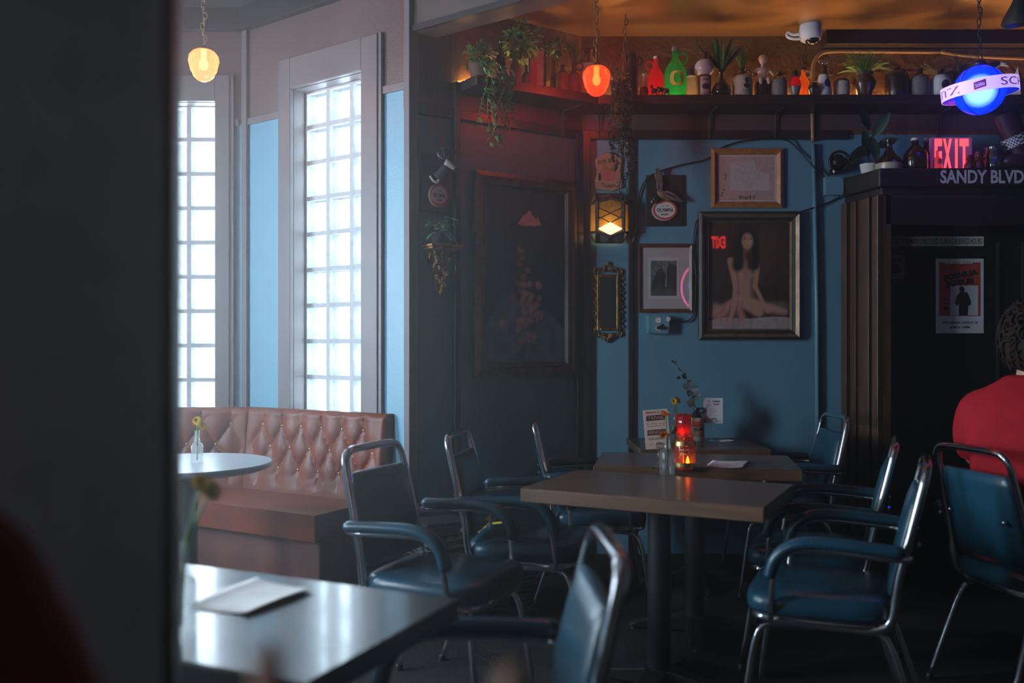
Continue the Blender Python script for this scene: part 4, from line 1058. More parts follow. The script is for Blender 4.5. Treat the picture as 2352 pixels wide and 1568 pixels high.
# security camera
t = thing('security_camera', 'white dome security camera under the copper ceiling', 'camera', Vector((1.64, 5.02, ZC)))
mb = MB(); mb.lathe([(0.0, 0.0), (0.058, 0.0), (0.062, -0.03), (0.061, -0.055), (0.054, -0.08), (0.042, -0.088), (0.0, -0.088)], 28); mb.build('housing', WHITE, t, smooth='auto')
mb = MB(); mb.ell((0.004, -0.012, -0.084), (0.038, 0.038, 0.03), 18, 10); mb.build('dome', M('smoked_dome', (0.01, 0.01, 0.012), 0.05, coat=1.0), t, smooth=True)
mb = MB(); mb.tube(catmull([(-0.055, 0, -0.05), (-0.09, 0.02, -0.045), (-0.115, 0.03, -0.03), (-0.12, 0.03, -0.05), (-0.1, 0.01, -0.07), (-0.05, 0, -0.075)], 5), 0.008, 8); mb.build('cable', WHITE, t, smooth=True)

# carved bracket shelf with plant
c, w, h = WW.rect(967, 562, 1042, 667)
t = thing('bracket_shelf', 'small carved gold bracket shelf holding a plant on the narrow panel', 'shelf', (c.x, c.y, WW.hit(1004, 565).z), WW.a)
mb = MB(); mb.box((0, -0.055, -0.006), (w, 0.11, 0.012)); mb.box((0, -0.05, -0.018), (w * .9, 0.1, 0.012)); mb.build('shelf_board', GOLD, t, mods=bevel(0.003))
mb = MB(); mb.plate([(-w * .42, -.025), (w * .42, -.025), (w * .3, -.08), (w * .16, -.15), (w * .06, -.24), (-w * .06, -.24), (-w * .16, -.15), (-w * .3, -.08)], -0.02, 0.0); mb.build('back_plate', GOLD, t, mods=bevel(0.004))
rng = random.Random(3)
for k in range(22):
    v = k / 21; z = -0.03 - v * 0.205; x = rng.uniform(-1, 1) * w * .38 * (1 - v * .8); a = rng.uniform(0, 6)
    mb = MB(); dpt = -0.02 - 0.07 * (1 - v) * rng.random(); mb.tube([(x - .012 * math.cos(a), dpt, z - .012 * math.sin(a)), (x, dpt - .008, z), (x + .014 * math.cos(a), dpt, z + .012 * math.sin(a))], [0.004, 0.008, 0.003], 6); mb.ell((x, dpt, z - .01), (0.007, 0.007, 0.009), 7, 5); mb.build('carved_leaf', GOLD, t, smooth=True)
# ------------------------------------------------------------------ plants
def leaf(mb, p, d, L, w, up=Vector((0, 0, 1)), droop=0.25, n=3):
    p, d = Vector(p), Vector(d).normalized()
    s = d.cross(up)
    if s.length < 1e-4: s = d.orthogonal()
    s.normalize(); nrm = s.cross(d)
    vs, fs = [], []
    prof = [0.15, 0.9, 0.75, 0.05] if n == 3 else [0.2, 1.0, 0.05]
    for i, k in enumerate(prof):
        t = i / (len(prof) - 1); q = p + d * (L * t) - Vector((0, 0, 1)) * (droop * L * t * t)
        vs += [q - s * (w / 2 * k) + nrm * (w * .12 * k), q, q + s * (w / 2 * k) + nrm * (w * .12 * k)]
    for i in range(len(prof) - 1):
        b = i * 3; fs += [(b, b + 1, b + 4, b + 3), (b + 1, b + 2, b + 5, b + 4)]
    mb.add(vs, fs)
def bush(mb, c, r, n, L, w, rng, zsq=1.0, ysq=0.62):
    for i in range(n):
        v = Vector((rng.gauss(0, 1), rng.gauss(0, 1), rng.gauss(0.25, 1))).normalized()
        k = rng.uniform(0.25, 1); p = Vector(c) + Vector((v.x * r * k, v.y * r * k * ysq, v.z * r * k * zsq))
        leaf(mb, p, v + Vector((rng.uniform(-.6, .6), rng.uniform(-.6, .6), rng.uniform(-.4, .5))), L * rng.uniform(.7, 1.2), w * rng.uniform(.7, 1.2), n=2)
    return mb
def frond(mb, p, d, L, w, rng, droop=0.5):
    p, d = Vector(p), Vector(d).normalized(); pts = []
    for i in range(9):
        t = i / 8; pts.append(p + d * (L * t) - Vector((0, 0, 1)) * (droop * L * t * t))
    mb.tube(pts, [0.0022 * (1 - i / 10) for i in range(9)], 4)
    for i in range(22):
        t = 0.08 + 0.92 * i / 22; f = t * 8; k = min(int(f), 7); q = pts[k].lerp(pts[k + 1], f - k); tg = (pts[k + 1] - pts[k]).normalized()
        s = tg.cross(Vector((0, 0, 1)))
        if s.length < 1e-3: s = tg.orthogonal()
        s.normalize()
        ll = w * math.sin(math.pi * min(1, (0.12 + 0.88 * (1 - t)))) * (0.55 + 0.45 * (1 - t))
        for sg in (-1, 1): leaf(mb, q, s * sg + tg * 0.45, ll, w * 0.16, n=2, droop=0.3)
def blades(mb, p, n, L, w, rng, spread=0.35, droop=0.12):
    for i in range(n):
        a = rng.uniform(0, 6.28); d = Vector((math.cos(a) * spread * rng.random(), math.sin(a) * spread * rng.random(), 1))
        leaf(mb, Vector(p) + Vector((rng.uniform(-.01, .01), rng.uniform(-.01, .01), 0)), d, L * rng.uniform(.6, 1.05), w, up=Vector((math.cos(a + 1), math.sin(a + 1), 0.2)), droop=droop)
def vine(mb, pts, step, L, w, rng):
    P = catmull(pts, 8); mb.tube(P, 0.0022, 4)
    acc = 0
    for a, b in zip(P[:-1], P[1:]):
        acc += (b - a).length
        while acc > step:
            acc -= step
            d = Vector((rng.uniform(-1, 1), rng.uniform(-1, .3), rng.uniform(-.9, .3)))
            leaf(mb, b, d, L * rng.uniform(.7, 1.2), w * rng.uniform(.7, 1.2), n=2)
GRN = M('ivy_leaf_green', (0.055, 0.18, 0.04), 0.4, var=0.5, scale=30)
GRN2 = M('fern_green', (0.075, 0.23, 0.025), 0.5, var=0.4, scale=30)
GRN3 = M('dark_leaf_green', (0.016, 0.05, 0.026), 0.35, var=0.3, scale=20)
GRN4 = M('pale_pothos_green', (0.05, 0.16, 0.075), 0.4, var=0.4, scale=25)

# ------------------------------------------------------------------ shelves and light strips
SHB = wood('dark_shelf_wood', (0.016, 0.009, 0.007), (0.035, 0.02, 0.016), 0.45, 4, (3, 20, 20))
ZS = 2.633
M1 = C1 + Vector((0.074, -0.24, 0))
aw0 = along(WW, 1052)
q0_ = WW.at(aw0, 0, 0.004); q1_ = WW.at(aw0, 0, 0.185)
IRON = M('wrought_iron', (0.05, 0.035, 0.03), 0.4, 0.5)
def bracket(t, p, ang):
    mb = MB(); R_ = Matrix.Rotation(ang, 3, 'Z')
    P = [Vector((0, -0.17, -0.053)), Vector((0, -0.05, -0.055)), Vector((0, -0.016, -0.07)), Vector((0, -0.014, -0.19))]
    mb.tube([p + R_ @ v for v in catmull(P, 4)], 0.0055, 6); return mb.build('bracket', IRON, t, smooth=True)
t = thing('wall_shelf', 'long dark shelf of bottles and jugs above the picture wall', 'shelf', (0, 0, 0))
mb = MB(); mb.prism([(C1.x + 0.002, C1.y - 0.004), (3.3, 5.192), (3.3, 4.955), (M1.x, M1.y)], ZS - 0.05, ZS); mb.build('board', SHB, t, mods=bevel(0.003))
for px in (1375, 1628, 1778, 2150): bracket(t, Vector((BW.hit(px, 250).x, 5.19, ZS)), 0)
t = thing('wall_shelf', 'shorter dark shelf of plants and crocks above the snow scene', 'shelf', (0, 0, 0))
mb = MB(); mb.prism([(q0_.x, q0_.y), (C1.x - 0.004, C1.y - 0.004), (M1.x - 0.004, M1.y), (q1_.x, q1_.y)], ZS - 0.05, ZS); mb.build('board', SHB, t, mods=bevel(0.003))
for px in (1290,): bracket(t, Vector((*WW.hit(px, 250, .01).xy, ZS)), WW.a)
STRIP = emitter('warm_led', (1.0, 0.56, 0.20), 75.0)
for nm, a, b, lab in (('light_strip', Vector((C1.x + .06, 5.165, ZS + .006)), Vector((3.2, 5.165, ZS + .006)), 'warm light strip lying along the back of the long bottle shelf'),
                      ('light_strip', Vector((*WW.at(aw0 + .02, 0, .03).xy, ZS + .006)), Vector((*WW.at(LWW - .05, 0, .03).xy, ZS + .006)), 'warm light strip lying along the back of the shorter plant shelf')):
    mb = MB(); mb.tube([a, b], 0.0055, 6); tag(mb.build(nm, STRIP), lab, 'light strip')

# ------------------------------------------------------------------ crocks and bottles
JUG = [(.0, 0), (.9, 0), (1, .03), (1, .56), (.95, .66), (.66, .78), (.34, .85), (.29, .94), (.36, .955), (.36, 1), (0, 1)]
GROW = [(.0, 0), (.93, 0), (1, .04), (1, .50), (.95, .58), (.62, .72), (.33, .82), (.27, .91), (.31, .92), (.31, 1), (0, 1)]
BULB = [(.0, 0), (.6, 0), (.9, .08), (1, .22), (.86, .40), (.5, .58), (.22, .74), (.18, .88), (.42, .97), (.46, 1), (.0, .96)]
POT = [(.0, 0), (.72, 0), (.78, .04), (.98, .86), (1, .9), (1, 1), (.9, 1), (.86, .92), (0, .9)]
URN = [(.0, 0), (.55, 0), (.62, .08), (.96, .5), (1, .62), (.82, .84), (.7, .9), (.78, 1), (.7, 1), (.0, .95)]
CYL = [(.0, 0), (.95, 0), (1, .02), (1, .96), (.94, 1), (.86, 1), (.0, .97)]
BOT = [(.0, 0), (.92, 0), (1, .03), (1, .48), (.8, .60), (.34, .70), (.3, .93), (.36, .94), (.36, 1), (0, 1)]
def slice_prof(prof, z0, z1):
    def r_at(z):
        for (ra, za), (rb, zb) in zip(prof[1:-1], prof[2:]):
            if za <= z <= zb and zb > za: return ra + (rb - ra) * (z - za) / (zb - za)
        return prof[-2][0]
    mid = [p for p in prof if z0 < p[1] < z1 and p[0] > 0]
    return [(0, z0), (r_at(z0) if z0 > 0 else prof[1][0], z0)] + [p for p in mid] + [(r_at(z1) if z1 < 1 else prof[-2][0], z1), (0, z1)]
def vessel(name, label, cat, pos, w, h, prof, mat, top=None, split=0.6, handle=0, hm=None, cap=None, capm=None, rot=0.0, group='crocks and bottles along the shelf'):
    t = thing(name, label, cat, pos, rot, group)
    r = w / 2
    if top is not None:
        a, b = slice_prof(prof, 0, split), slice_prof(prof, split, 1)
        mb = MB(); mb.lathe([(max(x, .001) * r, z * h) for x, z in a], 24, cap=False); mb.build('body', mat, t, smooth='auto')
        mb = MB(); mb.lathe([(max(x, .001) * r, z * h) for x, z in b], 24, cap=False); mb.build('shoulder', top, t, smooth='auto')
    else:
        mb = MB(); mb.lathe([(max(x, .001) * r, z * h) for x, z in prof], 24, cap=False); mb.build('body', mat, t, smooth='auto')
    if handle:
        z = h * .86; rr = h * .10; x0 = r * .3
        mb = MB(); mb.tube([(handle * (x0 + rr * .9 + rr * math.cos(a)), 0, z + rr * 1.05 * math.sin(a) - rr * .2) for a in [math.radians(d) for d in range(-150, 181, 30)]], max(.004, h * .022), 7); mb.build('handle', hm or top or mat, t, smooth=True)
    if cap:
        mb = MB(); mb.lathe([(.001, h * .985), (cap * r, h * .985), (cap * r, h * 1.06), (cap * r * .8, h * 1.075), (.001, h * 1.075)], 14, cap=False); mb.build('stopper', capm, t, smooth='auto')
    return t
YS = 5.055
def onshelf(px, y=YS): return Vector(((px - CX) / F * y, y, ZS))
def hgt(top, y=YS): return EYE + (HY - top) / F * y - ZS
def wd(px, y=YS): return px / F * y
STONE = M('cream_stoneware', (0.42, 0.36, 0.30), 0.35, var=0.12, scale=20); BRNG = M('brown_glaze', (0.09, 0.035, 0.018), 0.2, var=0.3, scale=15, coat=0.3)
DKB = M('dark_brown_glaze', (0.03, 0.016, 0.012), 0.25, var=0.3, coat=0.3); GREYS = M('grey_stoneware', (0.16, 0.14, 0.14), 0.35, var=0.15); WGL = M('white_glaze', (0.62, 0.60, 0.58), 0.15, coat=0.4)
REDG = thin_glass('red_glass', (0.95, 0.06, 0.07), gloss=.1, diffuse=.55, dcol=(0.95, 0.05, 0.06)); GREENG = thin_glass('frosted_green_glass', (0.10, 0.75, 0.28), gloss=.08, diffuse=.6, dcol=(0.06, 0.55, 0.20))
CLEARG = thin_glass('clear_glass', (0.96, 0.98, 0.97), gloss=.25, diffuse=.12, dcol=(1, .95, .85)); ORANGEG = thin_glass('orange_glass', (1.0, 0.45, 0.05), gloss=.12, diffuse=.5, dcol=(1.0, 0.40, 0.04))
AMBERG = M('dark_amber_glass', (0.012, 0.006, 0.006), 0.06, coat=1.0); DGREEN = M('dark_green_glass', (0.008, 0.014, 0.006), 0.06, coat=1.0)
YEL = M('yellow_print', (0.62, 0.42, 0.02), 0.5)
S = onshelf
vessel('stein_pitcher', 'tall dark brown pitcher at the left end of the long shelf, half behind the ivy', 'pitcher', S(1451), wd(30), hgt(124), CYL, DKB, handle=1)
vessel('mini_jug', 'tiny white bell-shaped jug on a brown foot left of the red glass jug', 'jug', S(1479, 5.02), wd(22, 5.02), hgt(170, 5.02), BULB, BRNG, top=WGL, split=.42)
vessel('glass_jug', 'small glowing red glass jug with a ring handle', 'jug', S(1506), wd(38), hgt(136), GROW, REDG, handle=-1, hm=REDG, cap=.25, capm=WHITE)
t = vessel('growler', 'frosted green growler bottle printed with a yellow letter O', 'bottle', S(1551), wd(52), hgt(116), GROW, GREENG, handle=1, hm=GREENG, cap=.32, capm=M('grey_cap', (.25, .26, .27), .4))
rr = wd(52) / 2 + .0015
def on_cyl(x, z, r=rr): a = x / r; return Vector((r * math.sin(a), -r * math.cos(a), z))
oc = hgt(186) 
vs, fs, n = [], [], 36
for i in range(n):
    a = 2 * math.pi * i / n; sq = lambda c: math.copysign(abs(c) ** .72, c)
    vs += [on_cyl(sq(math.cos(a)) * wd(17), oc + sq(math.sin(a)) * wd(17)), on_cyl(sq(math.cos(a)) * wd(8), oc + sq(math.sin(a)) * wd(11.5))]
    j = (i + 1) % n; fs.append((2 * i, 2 * j, 2 * j + 1, 2 * i + 1))
mb = MB(); mb.add(vs, fs); mb.build('lettering', YEL, t)
t = thing('ribbed_jar', 'clear ribbed glass jar lit from behind, dark lid', 'jar', S(1587, 5.03), 0, 'crocks and bottles along the shelf')
h_ = hgt(160, 5.03); R_ = wd(14, 5.03)
mb = MB(); mb.lathe([(.001, 0)] + [(R_ * (0.92 + .08 * (i % 2)) * (1 if i < 10 else .9 - .05 * (i - 10)), h_ * .78 * i / 13) for i in range(14)], 20, cap=False); mb.build('body', CLEARG, t, smooth=True)
mb = MB(); mb.lathe([(.001, h_ * .76), (R_ * .72, h_ * .76), (R_ * .62, h_ * 1.0), (.001, h_)], 18, cap=False); mb.build('lid', M('dark_tin', (.06, .05, .045), .4, .5), t, smooth='auto')
t = thing('ball_jug', 'white ball-topped ceramic jug on a labelled brown pedestal', 'jug', S(1618, 5.04), 0, 'crocks and bottles along the shelf')
zb = hgt(176, 5.04); zc_ = hgt(156, 5.04); zt_ = hgt(121, 5.04)
mb = MB(); mb.lathe([(.001, 0), (.036, 0), (.037, .01), (.037, zb), (.03, zb + .008), (.001, zb + .01)], 22, cap=False); b_ = mb.build('pedestal', BRNG, t, smooth='auto')
lab = MB(); lab.grid(lambda u, v: on_cyl((u - .5) * .062, .012 + v * (zb - .02), .038), 9, 3); lab.build('paper_label', STONE, b_, smooth=True)
text('CANNON', b_, INK, 0, zb * .80, w=.05, h=.014, fn=lambda x, z: on_cyl(x, z, .0388), bold=.02); scribble(b_, INK, 0, zb * .16, .048, .012, 8, fn=lambda x, z: on_cyl(x, z, .0388))
mb = MB(); mb.grid(lambda u, v: on_cyl(math.cos(u * 6.283) * .022 * v, zb * .48 + math.sin(u * 6.283) * .016 * v, .0388), 20, 3); mb.build('dark_print', INK, b_)
mb = MB(); mb.ell((0, 0, zc_), (wd(23), wd(23), wd(21)), 24, 14); mb.build('ball', WGL, t, smooth=True)
mb = MB(); mb.lathe([(.001, zc_ + .04), (.03, zc_ + .042), (.022, zt_), (.001, zt_)], 16, cap=False); mb.tube([(-.028 + .012 * math.cos(a), 0, zt_ - .012 + .016 * math.sin(a)) for a in [i * .5 for i in range(14)]], .004, 6); mb.build('neck', BRNG, t, smooth='auto')
t = vessel('bulb_vase', 'dark green glass bulb vase with long striped leaves', 'vase', S(1657, 5.03), wd(46, 5.03), hgt(161, 5.03), BULB, DGREEN)
rng = random.Random(21); hv = hgt(161, 5.03)
for i in range(13):
    a = i / 13 * 6.28 + rng.uniform(-.2, .2); mb = MB(); k = rng.uniform(.25, .75)
    leaf(mb, (0, 0, hv - .01), Vector((math.cos(a) * k * 1.25, math.sin(a) * k * .5, 1)), hgt(95) * rng.uniform(.62, 1.0) * .72, .026, up=Vector((0, -1, .2)), droop=.1); mb.build('leaf', GRN2 if i % 3 else GRN3, t)
t = vessel('stoneware_jug', 'cream stoneware jug with brown top, portrait print and a tuft of grass', 'jug', S(1705, 5.03), wd(46, 5.03), hgt(158, 5.03), JUG, STONE, top=DKB, split=.74, handle=1)
mb = MB(); blades(mb, (0, 0, hgt(162, 5.03)), 40, hgt(98) - hgt(162), .006, rng, .42); mb.build('grass', GRN2, t)
rj = wd(46, 5.03) / 2 + .001
mb = MB()
for (x, z, a, b) in ((.012, .085, .012, .016), (.012, .055, .018, .014)): mb.grid(lambda u, v: on_cyl(x + math.cos(u * 6.283) * a * v, z + math.sin(u * 6.283) * b * v, rj), 14, 3)
mb.build('portrait_print', INK, t); scribble(t, INK, .012, .03, .05, .010, 7, fn=lambda x, z: on_cyl(x, z, rj)); scribble(t, INK, .012, .016, .04, .009, 6, fn=lambda x, z: on_cyl(x, z, rj))
# cherub figurine
t = thing('cherub_figurine', 'porcelain blond child figurine seated on a dark pedestal', 'figurine', S(1752, 5.05))
hz = hgt(190, 5.05); SKN = M('porcelain_skin', (0.55, 0.36, 0.30), 0.25, coat=.4)
mb = MB(); mb.lathe([(.001, 0), (.048, 0), (.05, .01), (.044, hz * .4), (.047, hz * .8), (.04, hz), (.001, hz)], 18, cap=False); mb.build('pedestal', DKB, t, smooth='auto')
mb = MB(); z = hz
mb.ell((0, 0, z + .03), (.028, .022, .036)); mb.ell((0, 0, z + .062), (.030, .021, .026)); mb.tube([(0, 0, z + .07), (0, 0, z + .11)], .011, 8); mb.ell((0, -.002, z + .125), (.022, .022, .025), 14, 10)
for s_ in (-1, 1):
    mb.tube([(s_ * .02, 0, z + .08), (s_ * .042, -.004, z + .062), (s_ * .058, -.008, z + .04)], [.010, .009, .007], 8); mb.tube([(s_ * .012, -.005, z + .012), (s_ * .022, -.04, z + .010), (s_ * .022, -.045, z - .02)], [.014, .013, .009], 8)
mb.build('body', SKN, t, smooth=True, mods=[('REMESH', dict(mode='VOXEL', voxel_size=.004, use_smooth_shade=True)), ('SMOOTH', dict(factor=.5, iterations=3))])
mb = MB(); mb.ell((0, .004, z + .135), (.024, .023, .021), 14, 8); mb.build('hair', M('blond_glaze', (.62, .36, .05), .3), t, smooth=True)
mb = MB(); mb.ell((0, -.002, z + .006), (.038, .034, .018)); mb.build('drape', M('ochre_glaze', (.35, .18, .03), .3), t, smooth=True)
vessel('small_jug', 'small dark jug with a painted front right of the figurine', 'jug', S(1790, 5.02), wd(36, 5.02), hgt(167, 5.03), JUG, GREYS, top=DKB, split=.7, handle=1)
t = vessel('bust_bottle', 'tiny brown and red bust-shaped bottle before the orange bottle', 'bottle', S(1826, 5.0), wd(28, 5.0), hgt(178, 5.0), URN, GREYS, top=REDG, split=.5)
mb = MB(); mb.ell((0, 0, hgt(170, 5.0)), (.018, .016, .026), 10, 8); mb.build('head', DKB, t, smooth=True)
t = vessel('flask_bottle', 'glowing orange glass flask with a black cap', 'bottle', S(1845, 5.07), wd(30, 5.07), hgt(160, 5.07), GROW, ORANGEG, handle=1, hm=CLEARG, cap=.4, capm=BLACKP)
vessel('round_crock', 'squat round black crock left of the white horn jug', 'crock', S(1868, 5.0), wd(26, 5.0), hgt(192, 5.0), URN, DKB)
t = vessel('horn_jug', 'white and blue wide-based jug with a bright metal stopper', 'jug', S(1891, 5.04), wd(40, 5.04), hgt(152, 5.04), [(0, 0), (1, 0), (1, .04), (.86, .35), (.6, .65), (.42, .8), (.4, 1), (0, 1)], WGL, top=BRNG, split=.72, handle=1)
mb = MB(); zz = hgt(146, 5.04)
for s_ in (-1, 1): mb.ell((s_ * .016, 0, zz + .012), (.014, .008, .010), 10, 6)
mb.ell((0, 0, zz), (.012, .012, .012), 10, 6); mb.build('stopper', CHROME, t, smooth=True)
mb = MB(); mb.grid(lambda u, v: on_cyl(.012 + math.cos(u * 6.283) * .02 * v, .075 + math.sin(u * 6.283) * .024 * v, .042), 16, 3); mb.build('blue_print', M('cobalt_print', (.02, .03, .12), .4), t)
t = vessel('dial_tin', 'small cream tin with a dial face', 'tin', S(1933, 5.02), wd(36, 5.02), hgt(180, 5.02), [(0, 0), (.96, 0), (1, .03), (1, .72), (.9, .88), (.6, .98), (0, 1)], M('dark_red_tin', (.07, .025, .02), .4))
rj2 = wd(36, 5.02) / 2
mb = MB(); mb.grid(lambda u, v: on_cyl((u - .5) * .06, .008 + v * .075, rj2 + .001), 9, 3); mb.build('dial_face', STONE, t, smooth=True)
mb = MB(); mb.add([on_cyl(-.025, .058, rj2 + .002), on_cyl(-.025, .052, rj2 + .002), on_cyl(.006, .053, rj2 + .002), on_cyl(.006, .057, rj2 + .002)], [(0, 1, 2, 3)]); mb.build('needle', INK, t)
mb = MB(); mb.add([on_cyl(.008, .048, rj2 + .002), on_cyl(.022, .055, rj2 + .002), on_cyl(.008, .062, rj2 + .002)], [(0, 1, 2)]); mb.build('red_mark', M('sign_red_rim', (.5, .06, .035), .4), t)
t = vessel('fern_urn', 'brown glazed urn holding a bright green fern', 'plant', S(1985, 5.03), wd(52, 5.03), hgt(168, 5.03), URN, BRNG)
rng = random.Random(4)
mb = MB()
for i in range(30):
    a = rng.uniform(0, 6.28); k = rng.uniform(.15, 1.25); frond(mb, (0, 0, hgt(172, 5.03)), Vector((math.cos(a) * k * 1.2, math.sin(a) * k * .6, 1)), rng.uniform(.12, .215), .032, rng, rng.uniform(.1, .6))
mb.build('fronds', GRN2, t)
vessel('large_jug', 'large dark brown ridged jug between the two ferns', 'jug', S(2060, 5.06), wd(54, 5.06), hgt(156, 5.06), [(0, 0), (.96, 0), (1, .03), (1, .62), (.9, .78), (.5, .9), (.28, .94), (.28, 1), (0, 1)], DKB, handle=1)
vessel('grey_jug', 'grey stoneware jug with a faint blue stamp, right of the large dark jug', 'jug', S(2112, 5.04), wd(46, 5.04), hgt(160, 5.04), JUG, GREYS, top=DKB, split=.72)
t = vessel('emblem_jug', 'white jug with a round black emblem, partly behind the blue globe lamp', 'jug', S(2160, 5.03), wd(44, 5.03), hgt(160, 5.03), JUG, WGL, top=DKB, split=.78)
rj3 = wd(44, 5.03) / 2 + .001
mb = MB(); mb.grid(lambda u, v: on_cyl(.008 + math.cos(u * 6.283) * .026 * v, .06 + math.sin(u * 6.283) * .028 * v, rj3), 20, 3); mb.build('emblem', INK, t)
t = thing('potted_fern', 'dark feathery fern in a clay pot behind the white emblem jug', 'plant', S(2195, 5.09))
mb = MB(); mb.lathe([(max(x, .01) * .05, z * .09) for x, z in POT], 18, cap=False); mb.build('pot', M('clay_pot', (.16, .06, .035), .7), t, smooth='auto')
mb = MB()
for i in range(46):
    a = rng.uniform(0, 6.28); k = rng.uniform(.15, 1.5); frond(mb, (0, 0, .09), Vector((math.cos(a) * k * 1.1, math.sin(a) * k * .45 - .15, 1)), rng.uniform(.15, .27), .034, rng, rng.uniform(.1, .7))
mb.build('fronds', GRN3, t)
t = thing('bird_figurine', 'black and white bird figurine perched at the right end of the long shelf', 'figurine', S(2275, 5.04))
mb = MB(); mb.tube(catmull([(-.05, 0, .12), (-.02, 0, .16), (.02, 0, .185), (.045, 0, .19)], 4), [.012, .02, .028, .032, .034, .034, .03, .028, .026, .024, .022, .02, .016], 10); mb.build('body', BLACKP, t, smooth=True)
mb = MB(); mb.tube([(.05, -.005, .19), (.075, -.01, .185), (.095, -.012, .172)], [.013, .009, .003], 8); mb.build('bill', WGL, t, smooth=True)
mb = MB(); mb.lathe([(.001, 0), (.035, 0), (.03, .02), (.012, .06), (.012, .14), (.001, .14)], 14, cap=False); mb.build('perch', DKB, t, smooth='auto')
t = thing('paper_pyramid', 'small cream pyramid ornament at the right end of the shelf', 'ornament', S(2338, 5.02))
mb = MB(); mb.add([(-.045, -.045, 0), (.045, -.045, 0), (.045, .045, 0), (-.045, .045, 0), (0, 0, hgt(152, 5.02))], [(0, 1, 2, 3), (0, 1, 4), (1, 2, 4), (2, 3, 4), (3, 0, 4)]); mb.build('pyramid', M('cream_card', (.5, .42, .34), .6), t, rot=(0, 0, .5))
for i, wh in enumerate(('leftmost', 'middle', 'rightmost')):
    t = thing('animal_figurine', wh + ' of three tiny black animal figurines before the red and green bottles', 'figurine', S(1503 + 14 * i, 4.985), 0, 'tiny animal figurines')
    mb = MB(); x = 0; mb.ell((x, 0, .028 + .006 * (i % 2)), (.018, .012, .014), 10, 7)
    for q in (-.01, .01):
        mb.tube([(x + q, 0, .03), (x + q, 0, 0.0)], .004, 6)
    mb.ell((x - .014, 0, .05 - .008 * i), (.008, .008, .010), 8, 6); mb.build('body', M('black_glaze', (.012, .009, .008), .15, coat=.5), t, smooth=True)

# shorter shelf, along the angled wall
def onW(px, off): 
    p = WW.hit(px, 200, off); return Vector((p.x, p.y, ZS)), p.y
GN = 'plants and crocks on the shorter shelf'
p, y = onW(1100, .105); t = thing('ivy_pot', 'trailing ivy in a pot at the left end of the shorter shelf', 'plant', p, WW.a)
mb = MB(); mb.lathe([(max(x, .01) * .055, z * .085) for x, z in POT], 18, cap=False); mb.build('pot', M('clay_pot', (.16, .06, .035), .7), t, smooth='auto')
rng = random.Random(8); mb = MB(); bush(mb, (0, -.01, .12), .085, 170, .034, .03, rng, .8)
for i in range(9):
    x = rng.uniform(-.07, .12); vine(mb, [(x * .3, -.03, .09), (x, -.09, .06), (x + .01, -.125, -.03), (x + rng.uniform(-.03, .03), -.12, -.14), (x + rng.uniform(-.05, .05), -.115, -.2 - rng.random() * .16)], .014, .026, .022, rng)
mb.build('foliage', GRN, t)
p, y = onW(1150, .07); vessel('tall_bottle', 'tall black bottle between the ivy and the leafy bush', 'bottle', p, wd(26, y), hgt(90, y), BOT, AMBERG, group=GN)
p, y = onW(1184, .105); t = vessel('grey_crock', 'grey ridged crock growing a tall leafy bush', 'plant', p, wd(30, y), hgt(138, y), [(0, 0), (.9, 0), (1, .05), (1, .55), (.8, .8), (.5, .9), (.5, 1), (0, 1)], GREYS, group=GN)
mb = MB(); bush(mb, (.03, 0, hgt(95, y)), .11, 260, .034, .026, rng, .95)
for i in range(7): vine(mb, [(0, 0, hgt(140, y)), (rng.uniform(-.03, .05), 0, hgt(115, y)), (rng.uniform(-.05, .13), .02, hgt(70, y))], .02, .03, .022, rng)
mb.build('foliage', GRN2, t)
p, y = onW(1209, .13); vessel('clay_bottle', 'tiny clay bottle with a black neck left of the shadow box', 'bottle', p, wd(20, y), hgt(150, y), BOT, M('clay_pot', (.16, .06, .035), .7), top=DKB, split=.55, group=GN)
p, y = onW(1234, .10); t = thing('shadow_box', 'white shadow box with a dark framed picture front', 'box', p, WW.a - .5)
bw, bh = .095, hgt(112, y)
mb = MB(); mb.box((0, .045, bh / 2), (bw, .09, bh)); mb.build('case', M('marbled_white_board', (.5, .5, .47), .5, var=.25, scale=25), t)
for sx in (-1, 1): mb = MB(); mb.box((sx * (bw / 2 - .004), -.004, bh / 2), (.008, .008, bh)); mb.build('frame_rail', BLACKP, t)
for z in (.004, bh - .004): mb = MB(); mb.box((0, -.004, z), (bw, .008, .008)); mb.build('frame_rail', BLACKP, t)
mb = MB(); mb.box((-.018, -.001, bh * .42), (.03, .002, bh * .5)); mb.build('red_figure_print', M('sign_red_rim', (.5, .06, .035), .4), t)
p, y = onW(1272, .06); t = vessel('brown_bottle', 'thin brown bottle with leafy sprigs right of the shadow box', 'plant', p, wd(18, y), hgt(138, y), BOT, BRNG, group=GN)
mb = MB(); bush(mb, (.02, 0, hgt(112, y)), .075, 120, .03, .022, rng, .8); mb.build('foliage', GRN, t)
p, y = onW(1292, .12); vessel('clay_jug', 'rounded clay jug with a stamped front, near the corner', 'jug', p, wd(30, y), hgt(150, y), JUG, M('clay_jug_body', (.17, .08, .05), .5, var=.3, scale=30), top=DKB, split=.72, group=GN)
p, y = onW(1318, .13); t = vessel('slim_jug', 'slim clay jug with a tuft of tall grass and a ring handle', 'jug', p, wd(32, y), hgt(140, y), BOT, M('clay_jug_body', (.17, .08, .05), .5), top=BRNG, split=.6, handle=1, group=GN)
mb = MB(); blades(mb, (0, 0, hgt(145, y)), 46, hgt(78, y) - hgt(145, y), .006, rng, .5); mb.build('grass', GRN2, t)
vessel('big_cream_jug', 'big cream jug in the shelf corner behind the hanging red lamp', 'jug', Vector((.425, 5.07, ZS)), wd(62, 5.07), hgt(112, 5.07), JUG, STONE, top=BRNG, split=.66, group=GN)
